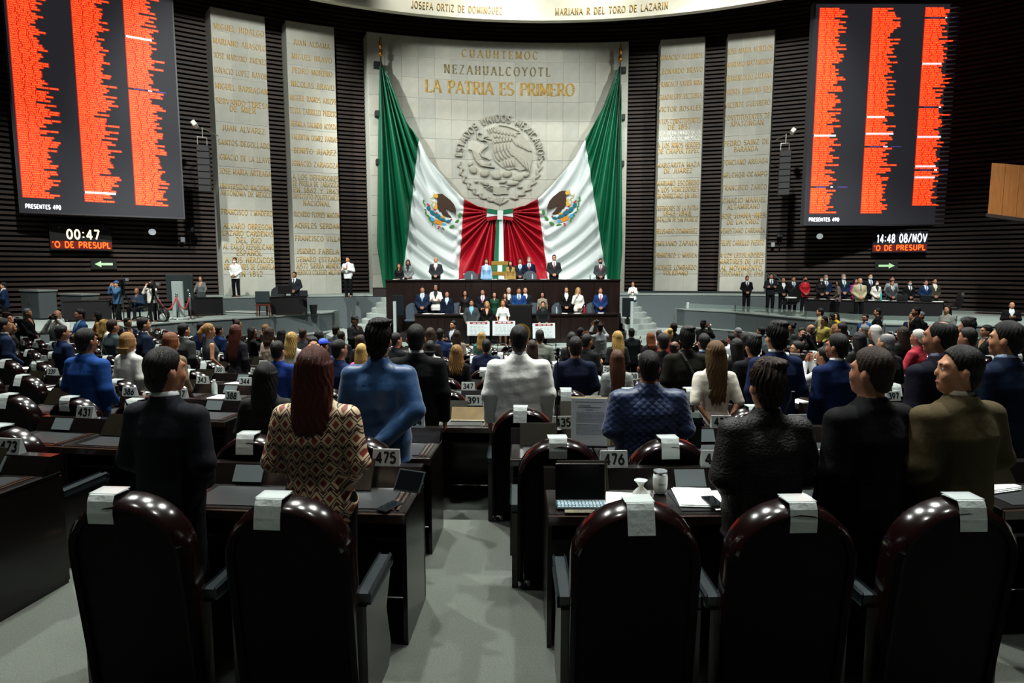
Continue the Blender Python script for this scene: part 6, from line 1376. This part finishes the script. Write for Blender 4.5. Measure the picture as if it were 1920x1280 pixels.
def person(label, px, py, d_, face=0, sex='m', pose='front', style='suit', col='14161c', low='101116', hair='short', hc='k', skin='2', ex='', w=1.0, zf=None, h=None, yaw=0.0, sit=False, cm=None, lstyle='trousers', fit=True):
    if d_ < 21.5 and zf is None:          # stand between the chair and the desk of a row, clear of the others
        q = atY(px, py, d_); u = q.x / q.y; cand = []
        for k in range(NROW):
            Rt = ROWY - row_d(k) - .55; A_ = 1 + u * u; B_ = -2 * (u * ROWX + ROWY); C_ = ROWX ** 2 + ROWY ** 2 - Rt * Rt; dd = B_ * B_ - 4 * A_ * C_
            if dd > 0: y_ = (-B_ - math.sqrt(dd)) / (2 * A_); cand.append((abs(y_ - d_), y_))
        cand.sort()
        for c_, y_ in cand:
            if c_ > 2.9: break
            if all(math.hypot(y_ * u - a_, y_ - b_) > .46 for a_, b_ in PLACED): d_ = y_; break
        else: pass
        q = atY(px, py, d_); PLACED.append((q.x, q.y))
    p = atY(px, py, d_); z = zf if zf is not None else floor_at(p.x, p.y)
    H = p.z - z; nat = 1.735 - (.42 if sit else 0); s = min(2.0, max(1.44, H + (.42 if sit else 0))) / 1.735
    if sit: s = min(1.05, max(.9, H / nat))
    rot = math.atan2(-(0.3 - p.x), 27.0 - p.y) if d_ < 20 else 0.0
    t = thing('person', label, 'person', (p.x, p.y, z), rot + D(face)); t.scale = (s, s, s)
    near = d_ < 6.6; hb = .011 if near else .018
    frontal = abs(((face + 180) % 360) - 180) > 40 or yaw
    put('body', wide(body_tpl(sex, pose, hb, round(yaw, 2), sit), w), t, mat(SKIN[skin], .5, spec=.35, noise=.05, nscale=20))
    um = upper_tpl(sex, pose, style, hb if near else .016, sit)
    up = put(UPN[style], wide(um, w), t, cm or cloth(col, 'shirt' if style in ('shirt', 'tee', 'blouse', 'dress') else 'suit'))
    put('skirt' if lstyle == 'skirt' else 'trousers', wide(lower_tpl(sex, lstyle, sit), w), t, cloth(low))
    dz = -.42 if sit else 0
    hs = dict(loc=(0, 0, dz), rot=yaw)
    if hair == 'cap': put('cap', small_tpl('cap'), t, mat(hc if len(hc) > 1 else '2040c0', .7), **hs); put('hair', hair_tpl('thin', .012), t, hairm('0b0908'), **hs)
    else: put('hair', hair_tpl(hair, .007 if near else .011), t, hairm(HC.get(hc, hc)), **hs)
    if frontal:
        put('eyes', small_tpl('eyes'), t, None, **hs)
        for q in (1, -1): e = put('eyebrow', small_tpl('brow'), t, hairm(HC.get(hc, hc)), **hs); e.scale = (q, 1, 1)
        put('lips', small_tpl('lips'), t, None, **hs)
    for e in ex.split():
        if e == 'collar': put('shirt_collar', small_tpl('collar'), t, mat('dfe4e8', .7), loc=(0, 0, dz))
        elif e.startswith('collar='): put('shirt_collar', small_tpl('collar'), t, mat(e[7:], .7), loc=(0, 0, dz))
        elif e.startswith('shirt='): put('shirt_front', wide(front_tpl(sex, 'shirt'), w), t, mat(e[6:], .75), loc=(0, 0, dz)); put('shirt_collar', small_tpl('collar'), t, mat(e[6:], .7), loc=(0, 0, dz))
        elif e.startswith('tie='): put('tie', wide(front_tpl(sex, 'tie'), w), t, mat(e[4:], .5), loc=(0, 0, dz))
        elif e.startswith('mask='): put('face_mask', small_tpl('mask'), t, mat(e[5:], .7), **hs)
        elif e in ('glasses', 'badge', 'lanyard'): put(e, small_tpl(e), t, None, **hs)
        elif e == 'shoes':
            for q in (-1, 1): put('shoe', small_tpl('shoe'), t, None, loc=(q * .105, 0, 0))
    return t
# ------------------------------------------------------------------ the people of the photograph
NAVY, BLK, GRY = '131a2c', '0b0b0d', '3a3d40'
def pat_blouse():
    m = bpy.data.materials.new('m_patterned'); m.use_nodes = True; nt = m.node_tree; b = nt.nodes['Principled BSDF']; b.inputs['Roughness'].default_value = .6
    N = lambda t: nt.nodes.new(t); L = nt.links.new
    tc = N('ShaderNodeTexCoord'); sp = N('ShaderNodeSeparateXYZ'); L(tc.outputs['Object'], sp.inputs[0])
    def mth(op, a, b_=None, v=None):
        n = N('ShaderNodeMath'); n.operation = op
        for i, q in enumerate((a, b_)):
            if q is None: continue
            if isinstance(q, (int, float)): n.inputs[i].default_value = q
            else: L(q, n.inputs[i])
        return n.outputs[0]
    u = mth('MULTIPLY', sp.outputs['X'], 15.0); v = mth('MULTIPLY', sp.outputs['Z'], 13.0)
    row = mth('FLOOR', v); sh = mth('MULTIPLY', mth('MODULO', row, 2.0), 0.5)
    fu = mth('SUBTRACT', mth('FRACT', mth('ADD', u, sh)), 0.5); fv = mth('SUBTRACT', mth('FRACT', v), 0.5)
    dd = mth('ADD', mth('ABSOLUTE', fu), mth('MULTIPLY', mth('ABSOLUTE', fv), 0.95))
    cr = N('ShaderNodeValToRGB'); cr.color_ramp.interpolation = 'CONSTANT'; e = cr.color_ramp.elements
    e[0].position = 0; e[0].color = (*lin('7a2a20'), 1); e[1].position = .27; e[1].color = (*lin('c9b08c'), 1)
    q = cr.color_ramp.elements.new(.50); q.color = (*lin('1c120e'), 1); q = cr.color_ramp.elements.new(.60); q.color = (*lin('c9b08c'), 1); q = cr.color_ramp.elements.new(.70); q.color = (*lin('4a1e16'), 1)
    L(dd, cr.inputs[0]); L(cr.outputs[0], b.inputs['Base Color']); return m
def check_suit():
    m = cloth('163a72').copy(); return m
# nearest figures
person('woman with long dark red hair in a red and cream patterned blouse', 589, 652, 3.02, 0, 'f', 'front', 'blouse', 'c9b08c', BLK, 'long', 'r', '2', w=1.12, cm=pat_blouse())
person('man with slicked black hair in a dark charcoal suit, nearest on the left', 306, 655, 3.02, -6, 'm', 'front', 'suit', '23252c', '101116', 'slick', 'k', '2', 'collar', w=1.0, yaw=-.35)
person('man in a shiny blue jacket with dark collar, hand on a desk', 709, 607, 4.4, 0, 'm', 'reach', 'coat', '16406e', '10131c', 'shaggy', 'k', '2', 'collar=0a0f18', w=1.08, cm=cloth('17426f', 'satin'))
person('man in a black suit with white collar beside the blue jacket', 780, 611, 5.72, 3, 'm', 'down', 'suit', '131416', '0c0c0e', 'short', 'k', '3', 'collar', w=1.1)
person('large man in a loose white long sleeved shirt by the aisle', 973, 613, 5.72, 0, 'm', 'down', 'shirt', 'dfe0dc', '0c0c10', 'short', 'k', '2', 'collar', w=1.22)
qp = person('man in a navy diamond quilted jacket behind the upright document', 1217, 661, 4.38, 0, 'm', 'front', 'coat', '13264a', '0c0e16', 'short', 'k', '2', w=1.18, cm=mat('14284e', .45, spec=.4, sheen=.2))
qm = wide(upper_tpl('m', 'front', 'coat', .0075, False), 1.2).copy(); co = np.empty(len(qm.vertices) * 3, np.float32); qm.vertices.foreach_get('co', co); qm.vertices.foreach_set('co', quilt(co.reshape(-1, 3).astype(float)).astype(np.float32).ravel()); qm.update()
for c in qp.children:
    if c.name.startswith('jacket'): c.data = qm; c.material_slots[0].link = 'OBJECT'; c.material_slots[0].material = mat('14284e', .45, spec=.4, sheen=.2)
person('person with shaggy dark hair in a black textured jacket, nearest right rows', 1440, 684, 3.0, 4, 'm', 'front', 'coat', '0d0c0c', '0a0a0b', 'shaggy', 'b', '2', w=1.08, cm=mat('100f0f', .6, spec=.35, bump=.45, bscale=75))
person('man in a black suit between the textured jacket and the tan blazer', 1637, 656, 3.0, 14, 'm', 'down', 'suit', '121315', '0c0c0e', 'short', 'b', '2', w=1.12, yaw=.3)
person('man in a tan blazer with face turned left, nearest right', 1803, 652, 3.05, 12, 'm', 'front', 'suit', '5c5038', '14120f', 'slick', 'k', '1', 'collar=c9bfae', w=1.16, yaw=.95)
person('man in a navy suit at the right frame edge', 1890, 606, 4.5, 8, 'm', 'front', 'suit', '15233f', '0e1018', 'short', 'k', '1', 'collar=8fa6c8', w=1.1, yaw=.4)
person('man with receding hair in a dark purple navy suit, third row right', 1765, 602, 4.5, 14, 'm', 'front', 'suit', '141426', '0e1018', 'thin', 'k', '2', 'collar=6a6a8a', w=1.12, yaw=.3)
person('man in a bright navy suit before the black suited man', 1571, 628, 5.75, 8, 'm', 'down', 'suit', '162a58', '10142a', 'short', 'k', '2', 'collar', w=1.06, yaw=.35)
person('tall man in a royal navy suit with white collar, right of centre', 1457, 609, 5.95, 4, 'm', 'front', 'suit', '16264e', '10142a', 'shaggy', 'k', '1', 'collar', w=1.06)
person('woman with long streaked hair in a white t-shirt, hands behind', 1342, 640, 5.75, -2, 'f', 'behind', 'tee', 'd6cfc2', '131c3a', 'xlong', '5c4426', '2', w=1.06)
ol = person('man in a dark olive jacket with a shoulder strap', 1289, 617, 7.15, -4, 'm', 'front', 'coat', '191812', '0c0c0e', 'shaggy', 'k', '2', w=1.06, yaw=-.3)
MB().tube([(-.085, .02, 1.462), (-.075, -.075, 1.455), (-.04, -.135, 1.38), (.03, -.158, 1.24), (.11, -.152, 1.08), (.17, -.13, .96)], .016, 8).build('shoulder_strap', mat('23221c', .7), ol)
person('man in a blue checked suit left of the aisle rows', 160, 618, 5.6, -6, 'm', 'front', 'suit', '173a74', '0e1428', 'short', 'k', '3', w=1.12, cm=cloth('1a3f7c'))
person('woman with black tied hair in black, beside the red haired woman', 498, 681, 4.36, 2, 'f', 'front', 'blouse', '0c0b0c', '0a0a0c', 'long', 'k', '2', w=1.1)
def still_camera(label, t, v):
    s_ = t.scale.z; c = thing('photo_camera', label, 'camera', tuple(Matrix.Translation(t.location) @ Matrix.Rotation(t.rotation_euler.z, 4, 'Z') @ (Vector(v) * s_)), t.rotation_euler.z)
    MB().box(-.07, .07, -.03, .03, -.05, .05, .01).build('body', mat('0d0d0e', .5), c); MB().tube([(0, .03, 0), (0, .17, 0)], [.038, .042], 12).build('lens', mat('c8c8c4' if 'long lens' in label else '121214', .3), c); MB().box(-.025, .025, -.025, .025, .05, .08, .006).build('prism', mat('0d0d0e', .5), c)
# text list of the crowd: px py depth face sex pose style colour hair haircolour skin extras | label
CROWD = '''
6 598 9.6 -15 m front suit 17284a short k 2 collar | man in a navy suit at the left frame edge
20 606 11 -10 f front blouse 141416 bob l 1 - | woman with blond bob in black near the left edge
14 588 14 -60 m camera coat 0d0d0e shaggy b 2 - | photographer in black aiming right at the left edge
51 579 15 -20 m front suit 101011 short g 2 - | grey haired man in a black suit before the tall cabinet
107 581 16.5 -120 m camera shirt c8ccc8 bald k 2 - | bald man in a white shirt holding a camera
149 580 16.5 178 m crossed suit 1d3a66 short k 1 shirt=8fb4d8,lanyard | man in a blue suit with arms crossed and lanyard
182 584 16.5 165 f phone blouse b08050 long k 1 mask=dfe4e4 | masked woman in a tan top looking at her phone
116 611 10 -12 m phone suit 16284e short k 2 - | man in a navy suit looking down, behind the checked suit
196 599 13 -5 f front blouse d6d2c4 wavy y 1 - | woman with curly blond hair and white top
211 600 13.5 -5 m front suit 4a5a60 short b 1 - | man in a grey suit behind the curly blond woman
224 611 12 -5 f front dress 3a1a6a long k 2 - | woman with dark hair in a purple dress
239 597 14 -60 m front suit 1b2b44 short k 1 collar | man in dark blue suit looking right, left side
269 596 12 -25 m front suit 16263e short k 1 collar | tall man in navy with white collar by the stage wing
239 624 8.4 -4 f front suit cfcfc8 bob l 1 - | woman with blond bob in a white blazer
320 624 7.6 -4 f front suit 6a5a44 bob o 1 - | woman with copper hair in a beige jacket behind the slick haired man
344 607 11 -8 m front suit 4a4d4c short k 1 collar | man in a grey suit right of the copper haired woman
377 605 14 -8 m front suit 1a2c5a short k 2 - | man in dark blue next to the grey vest woman
391 607 11.5 -30 f front vest 50565a pony l 1 - | woman with curly ponytail and grey vest
410 611 14.5 -8 m front suit 183060 short k 2 - | man in blue beside the curly ponytail
442 609 11 -4 f front blouse 140f1c xlong r 2 - | woman with long dark red hair in a dark purple top
445 600 15 -30 f phone blouse 18181a bun b 2 - | woman with hair pinned up looking at a phone
473 613 14 -40 f camera suit 101012 long k 2 - | woman in a black jacket holding something up
505 614 12 -3 f front blouse b0a090 mid b 1 - | woman with brown hair in a pinkish beige sweater
498 609 15.5 -20 m front shirt c4c8cc short l 1 - | man in a white shirt behind the beige sweater
528 617 13 0 f front blouse 121214 mid k 2 - | woman with black hair in dark clothes left of the blond
547 623 11 0 f front tee c8c8c0 wavy y 1 - | woman with long blond hair in a white top, left of centre
568 617 14 0 m front suit 3a3c40 short b 2 - | man with brown hair in grey behind the blond woman
598 620 12 0 f front blouse 101014 mid k 3 - | woman with big black hair, left of centre
587 633 8.4 -150 m camera coat 101012 short k 1 - | photographer facing back over the red haired woman
606 641 9.2 -10 m front tee 1a2a60 cap 2848c8 2 - | person wearing a bright blue cap
630 611 15 -10 m front suit 50565a short k 1 collar | man in a grey suit near the left stairs
640 622 13 -5 m front suit 22242a short k 2 - | man with dark hair right of the blue cap
665 592 18 -90 m crossed coat 26282a cap 202226 2 - | man with a dark cap and folded arms by the left stairs
520 641 6.9 0 m front suit 18306e short k 2 - | man with black hair in a royal blue suit, left of the red haired woman
636 638 7.0 -35 m front suit 1a2850 slick k 2 - | man with wet black hair in navy looking right
678 645 9.3 0 f front tee d04a90 xlong y 1 - | woman with blond streaks in a pink top
676 628 12 0 f front blouse 1a1412 mid b 2 - | woman with brown hair behind the pink top
743 625 10 -40 m front suit 101218 short k 2 - | man in black looking right between blue and black jackets
807 615 11.5 0 f front blouse 14100e mid b 3 - | woman with dark curly hair right of the black suit
825 617 12.5 0 m front suit 1a3260 short k 2 - | man in a blue suit with dark hair, centre left
807 639 9.6 0 f front shirt d8dad8 bob k 2 - | person with a black bob in a white shirt
850 602 19.5 150 m phone suit 1a2034 short k 1 shirt=c8d0d8 | photographer in navy blazer crouched before the rostrum
857 620 13 0 f front blouse 8a8270 long b 2 - | woman with long dark hair and a cream printed top
856 649 8.6 0 f front suit 141312 wavy l 1 - | woman with blond highlights in a black jacket by the aisle
903 623 14 0 f front suit 3a6660 wavy y 1 - | woman with curled blond hair in a teal jacket
912 637 10 0 m front suit 16223e short k 2 - | man in navy with dark hair left of the white shirt
998 638 9.6 0 f front blouse 30282a long b 2 - | woman with brown hair right behind the white shirt
1012 619 11 0 m front suit 6a6e66 short k 2 - | man in a light grey suit behind the white shirt
1072 623 11 0 f front blouse 101012 long k 2 - | woman with black hair and black top behind the navy suit
1079 633 7.0 0 m front suit 141d38 short k 2 - | man in a navy suit right of the white shirt
1101 627 10 -50 m phone suit 101113 short k 3 - | man in black raising his hand, face turned right
1125 606 17 0 m up shirt 9aa0a2 short k 2 - | man in a grey shirt photographing with raised arms
1089 615 16 -60 m camera coat 0f0f10 short k 2 - | photographer in black aiming right before the rostrum
1158 621 11.5 0 f front blouse 111113 wavy y 1 - | woman with long blond hair in black, right of centre
1184 616 15 0 m front suit 222a2c short k 1 collar | man in a dark suit below the right stairs
1157 657 7.6 0 f front blouse 8a908e xlong a 1 - | woman with long auburn hair in a grey satin top
1220 623 13 0 f front blouse 1a0c0e mid o 2 - | woman with reddish brown hair in black
1243 626 9 5 m front suit 141416 short k 2 - | man in black with dark hair right of the auburn woman
1253 619 12 0 f front blouse 8a1420 bun y 1 - | woman with a blond bun in red
1263 606 16 10 m front suit 17191c short k 2 - | man in black at the end of the right plinth
1236 620 14 0 m front shirt d0d2d0 short b 2 - | person in a white shirt behind the red top
1265 651 7.4 -70 m front coat 243a58 bald k 4 - | man with shaved head in a blue jacket, looking right
1320 627 8.2 4 m front suit 1c2434 short k 2 collar=a8c4e0 | man with pale blue collar behind the strap jacket
1319 602 18.5 -80 m camera coat 101112 shaggy k 2 - | photographer with a long lens before the right wing
1381 635 8.4 5 f front blouse 101114 long k 2 - | woman with straight black hair in black, right rows
1413 632 7.6 5 m front suit 121315 shaggy k 2 - | man with curly dark hair in black beside the royal navy suit
1384 615 14 10 m front suit 30343a short g 2 - | man in grey near the right plinth
1371 626 13 20 m front shirt c0c4c8 short k 2 - | man in a white shirt looking left near the right plinth
1398 623 10.5 0 f front blouse 15161a mid k 2 - | woman with dark hair before the right plinth
1427 613 15.5 20 m front shirt 6a7a80 short k 2 - | man in a striped shirt below the right wing
1485 607 17 60 f front blouse 4a4e52 bun k 1 - | woman with pinned dark hair and grey top, right
1495 641 8.2 70 m front suit 17264e short k 1 collar,glasses | man with glasses in navy looking left
1521 608 16 20 m front coat 0f1012 bald g 1 - | bald man in a black jacket with a photographer
1504 615 14 150 m camera coat 151517 short k 2 - | photographer pointing the camera back at the rows
1538 578 20.5 60 m front shirt 8a8468 short k 1 - | man in a tan long sleeved top below the right wing
1546 594 17 60 m front shirt c8b860 short k 1 - | man in a yellow shirt below the right wing
1560 588 19 30 m front coat 3a3c2c short k 2 - | man in khaki behind the yellow shirt
1568 586 20 120 f front tee c8a010 long k 1 - | woman in a yellow top facing back by the right wing
1567 608 14.5 10 f front blouse 6a6258 bob l 1 - | woman with blond bob behind the navy suits, right
1578 606 13 20 m front suit 3a4a5a short k 2 collar | man in a grey blue suit, right rows
1623 589 18.5 60 m front suit 1c4076 short k 2 collar,glasses | man with glasses in a blue suit by the right wing
1646 578 20 60 m front coat 0c0c0e short k 1 glasses | man in black with glasses by the right wing
1621 610 12 30 m front suit 5a6466 short g 1 glasses | grey haired man with glasses in a grey suit
1641 610 11.5 20 f front vest 14161a long w 1 - | person with long white hair
1611 623 10 0 f front blouse 0e0e10 xlong k 2 - | woman with very long black hair, right rows
1663 625 8.6 10 m front suit 15161a thin g 1 collar | older man with thinning grey hair in a dark suit
1693 613 10.5 0 f front blouse 121012 long b 2 - | woman with brown hair and a white clip
1722 619 10 20 m desk shirt 9a2434 short w 2 - | grey haired man in a red shirt
1718 576 20.5 20 m front suit 1a1c20 short k 2 - | man with dark hair standing by the right wing front
1711 586 18.5 60 m front suit 1a2a40 short g 1 collar | grey haired man in navy facing left by the right wing
1727 585 18.5 40 m front suit 101012 short g 2 - | grey haired man in black by the right wing
1777 573 20 120 f phone blouse 7a7e78 long k 1 - | woman in a light grey top looking at her phone
1814 599 10 30 m front suit 15181c shaggy k 2 collar | man with curly hair in a dark suit, far right rows
1815 616 8.4 25 m front suit 182a4e short k 2 - | man in navy between the far right suits
1850 610 9.4 50 m front suit 1f2a2a short k 1 collar | man in a dark green suit looking left, far right
1898 566 21 150 m phone suit 16161a bald k 1 shirt=d8dce0 | bald man in a suit reading at the far right
1546 652 7.2 30 m camera shirt cfd2d2 short k 2 - | photographer in a white shirt between the right rows
'''
for ln in CROWD.strip().splitlines():
    a, lab = ln.split(' | '); f = a.split(); ex = '' if f[11] == '-' else f[11].replace(',', ' ')
    t = person(lab.strip(), float(f[0]), float(f[1]), float(f[2]), float(f[3]), f[4], f[5], f[6], f[7], '14161c', f[8], f[9], f[10], ex, w=1.06 if f[4] == 'm' else 1.0)
    if f[5] in ('camera', 'up'): still_camera('black camera of the ' + lab.strip(), t, (0, .27, 1.575) if f[5] == 'camera' else (0, .3, 1.74))
    if f[5] == 'phone':
        q = Matrix.Translation(t.location) @ Matrix.Rotation(t.rotation_euler.z, 4, 'Z') @ (Vector((0, .33, 1.20)) * t.scale.z); ph = phone('phone of the ' + lab.strip(), tuple(q), t.rotation_euler.z)
STAGE = '''
748 495 26.6 2.33 180 f front blouse 101012 wavy r 1 - | red haired woman in black at the left end of the upper desk
765 487 26.8 2.33 180 f front suit 7a8082 long k 2 shirt=15161a | dark haired woman in a grey jacket on the upper rostrum
817 482 26.8 2.33 180 m front suit 3a3e44 bald g 1 shirt=e4e0dc,tie=d8b0a0 | bald man in a grey suit on the upper rostrum
912 485 26.8 2.33 180 f down suit 8ab4dc long b 1 shirt=e8eef0 | woman in a light blue suit on the upper rostrum
957 489 26.8 2.33 180 f down suit a5864a xlong k 1 shirt=14100c | woman in a mustard blazer on the upper rostrum
975 485 27.4 2.33 180 m front suit 30343c short k 2 shirt=d8e4ec,tie=2a7ab0 | man with a bright blue tie on the upper rostrum
992 482 27.3 2.33 180 m front suit 1a2344 short g 1 shirt=c8d0e0,tie=7a2030,mask=a8c8d8 | masked man in navy on the upper rostrum
1039 478 26.9 2.33 180 m front suit 32363a short k 1 shirt=dde0e2,tie=8a2430,glasses | tall man with glasses and red tie on the upper rostrum
1126 485 27.0 2.33 180 m front suit 4a4e52 short k 2 shirt=b8b8bc,tie=a02838,mask=15161a | man in grey with a black mask on the upper rostrum
792 537 24.75 1.10 180 m front suit 20304a short k 2 shirt=d8e0e8,tie=6aa0c8 | man with a light blue tie at the left of the lower tier
817 532 24.85 1.10 180 f crossed suit d8d8d4 bob k 2 shirt=131315,glasses | person in a white cardigan with arms crossed, lower tier
838 547 24.75 1.10 180 m down suit 1a2438 bald k 2 shirt=b8d0e8 | man in a navy waistcoat with blue shirt, lower tier
872 544 24.8 1.10 180 f down dress 111113 long k 2 - | dark haired woman in black on the lower tier
905 542 24.75 1.10 180 m front suit 1c2028 short k 2 shirt=e0dce0,tie=c85a80 | man with a pink tie on the lower tier
927 547 24.85 1.10 180 f down dress 124a36 long k 1 - | woman in a dark green dress on the lower tier
947 549 24.75 1.10 180 f down dress 1b1414 long b 1 - | woman in a dark dress left of the lectern
954 540 25.2 1.10 180 m front suit 50545a short w 1 shirt=c8ccd0 | white haired man on the lower tier
973 539 24.6 1.10 180 m front suit 1d3f78 short k 2 shirt=b8c8dc,tie=20304a | man in a blue suit behind the lectern
985 539 25.15 1.10 180 m front suit 252830 bald g 1 shirt=d0d4d8 | bald man in a dark suit behind the lectern
1017 547 24.9 1.10 180 f down dress 8a8276 long k 2 - | woman in a beige printed dress, lower tier
1062 537 24.95 1.10 180 f front suit 15120f bob k 1 shirt=e8e4de | short haired woman in a black blazer, lower tier
1084 539 24.95 1.10 180 f chin blouse e4e2da wavy y 1 - | blond woman in white with a hand at her face
1126 539 25.05 1.10 180 m front suit 1c3464 short k 2 shirt=d8dce4,tie=a02434 | man in blue with a red tie at the right of the lower tier
884 562 22.95 0.80 180 m hold suit 4a5054 short k 2 shirt=7ab0c8 | man in a grey suit holding a large cheque
913 565 23.0 0.80 180 f front suit 121214 xlong y 1 - | blond woman in black between two large cheques
943 562 22.95 0.80 180 f hold dress e4e6e4 xlong o 1 - | woman in a white dress holding a large cheque
1018 565 23.05 0.80 180 f hold coat 1c1e20 pony k 1 shirt=2a2624 | woman in a dark leather jacket holding a large cheque
440 483 28.3 2.33 175 m front shirt e4e6e4 short k 2 mask=e8ecec,shoes | guard in a white shirt and mask before the outer left slab
552 510 27.2 1.66 175 m front suit 30343a short k 2 shirt=e0e4e6,tie=202428 | man in a dark suit behind the table on the left wing
652 481 28.3 2.33 170 m phone suit d8dadc short k 1 shirt=e8e8ea,tie=a03038,shoes | man in white with a red tie speaking into a microphone
376 517 26.9 1.66 180 f desk suit 6a7070 long k 1 - | woman with dark hair behind the laptop on the left wing
218 527 23.0 1.66 150 m camera coat 3a5a7a cap 2a4a7a 1 shoes | camera operator in blue on the left wing
283 527 22.9 1.66 170 m camera shirt d0ccc6 short b 1 shoes | camera operator in white on the left wing
6 530 20.5 1.66 120 m phone suit 16284a short k 1 shirt=c8ccd0 | man in navy at the left frame edge on the wing
1187 530 27.3 1.57 165 f phone shirt e4e6e6 mid b 1 shoes | woman in a white shirt and jeans on the right stairs
1401 517 28.2 1.66 175 m front suit 141518 short k 2 shirt=c0c4c8,tie=15151a,shoes | guard in black before the outer right slab
1446 513 27.6 1.66 175 m crossed suit 22262e short k 2 shirt=d8dce0,tie=202028,shoes | man in a dark suit with folded arms, left end of the right wing
1469 521 27.2 1.66 175 m front suit 1a1c20 bald k 2 shirt=dfe4e6,shoes | bald man in a dark suit left of the press table
1488 518 27.0 1.66 175 m front suit 1b1d22 short k 2 shirt=c8d0d8,tie=5a5a6a,lanyard,shoes | man in a dark suit with a lanyard left of the red blouse
1510 518 26.9 1.66 178 f front blouse b01c28 bun k 2 mask=141214 | woman in a red blouse with a black mask
1540 519 26.5 1.66 178 f front blouse 111114 long k 2 mask=c8d0d2 | masked woman in black at the press table
1549 516 27.0 1.66 178 m front suit 1b3054 short g 1 shirt=d8dce0,tie=2a2a3a,mask=a8c8d4 | masked man in blue behind the masked woman in black
1573 525 24.1 1.66 60 f front suit 6a5f58 mid k 1 - | woman in a taupe blazer turned left before the press table
1582 514 26.4 1.66 178 m front suit 1d3050 short g 1 shirt=c8ccd4,tie=5a8a5a,mask=b8d0d8 | masked man with a green tie at the press table
1605 522 26.2 1.66 178 f front blouse a0347a long k 2 - | woman in magenta behind the beige suit
1613 521 23.4 1.66 175 m front suit b0a585 bald k 1 shirt=b8b4a8,tie=6a6458,shoes | man in a beige suit before the press table
1632 513 25.9 1.66 178 m front suit 1a1c22 short k 1 shirt=c8d0e0,tie=3a3e5a,mask=a8c8d4 | tall masked man in a dark suit at the press table
1644 528 25.2 1.66 178 f front suit d8d4cc bob k 1 shirt=121214,mask=dfe4e4 | masked woman in black with white sleeves at the press table
1673 518 25.7 1.66 178 m front shirt 8a9094 short k 2 - | man in a grey shirt behind the grey suit
1673 526 25.0 1.66 178 m front suit 4a4e52 short k 2 shirt=b8bcc0,tie=6a6e72 | man in a grey suit beside the teal bottle
1706 526 25.0 1.66 178 m front suit 131417 short k 2 shirt=d0d4d8,tie=101014,mask=8ab0b8 | masked man in black at the press table
1736 525 24.5 1.66 178 m front suit 1c3258 short k 2 shirt=c8d0dc,tie=3a4a7a | man in blue at the right of the press table
1753 522 24.8 1.66 175 m front suit 4a4838 short k 2 shirt=d8d8d0,tie=c8c4b0 | man in an olive suit at the right of the press table
'''
for ln in STAGE.strip().splitlines():
    a, lab = ln.split(' | '); f = a.split(); ex = '' if f[12] == '-' else f[12].replace(',', ' ')
    low = {'8ab4dc': '8ab4dc', '4a5054': '30343a'}.get(f[8], '121318')
    if 'jeans' in lab: low = '24406a'
    if f[7] == 'dress': low = f[8]
    person(lab.strip(), float(f[0]), float(f[1]), float(f[2]), float(f[4]), f[5], f[6], f[7], f[8], low, f[9], f[10], f[11], ex, w=1.04 if f[5] == 'm' else 1.0, zf=float(f[3]), lstyle='skirt' if f[7] == 'dress' else 'trousers')
office_chair('dark swivel chair of the seated man on the left wing', (atY(256, 560, 23.6).x, 23.75, Z_W), PI, M_BLACK)
person('bald man in blue sitting between the camera operators', 256, 540, 23.6, 180, 'm', 'phone', 'coat', '2a3c54', '14161c', 'bald', 'k', '3', zf=Z_W, sit=True)
# the three large cheques
for i, (x0, x1, y0, y1, lab) in enumerate(((876, 918, 602.5, 629, 'large white cheque with red header held by the man in grey'), (923.5, 966, 601.5, 629, 'large white cheque with red header held by the woman in white'), (999, 1041, 606, 634.5, 'large white cheque with red header held by the woman in leather'))):
    d_ = 22.62; A = atY(x0, y1, d_); B = atY(x1, y1, d_); H = atY(x0, y0, d_).z - A.z; W = B.x - A.x
    t = thing('large_cheque', lab, 'placard', tuple(A), (0, -0.02 if i == 2 else 0, 0)); MB().box(0, W, 0, .015, 0, H).build('board', mat('d5dde0', .6), t); MB().box(W * .12, W * .9, -.004, 0, H * .82, H * .95).build('header_bar', mat('8a1424', .6), t)
    mb = MB(); r = random.Random(i)
    for k in range(3): mb.box(W * (.25 + .2 * k), W * (.40 + .2 * k), -.006, -.004, H * .86, H * .91)
    mb.build('header_print', mat('e8e4e4', .6), t)['kind'] = 'stuff'
    mb = MB()
    for k in range(6):
        x = W * .12
        while x < W * .8: l = r.uniform(.04, .12); mb.box(x, min(x + l, W * .85), -.004, 0, H * (.66 - .1 * k), H * (.66 - .1 * k) + .012); x += l + .05
    mb.build('print', mat('9aa4a8', .6), t)['kind'] = 'stuff'
    MB().box(W * .1, W * .88, -.004, 0, H * .06, H * .08).build('rule', mat('2a2c30', .6), t)
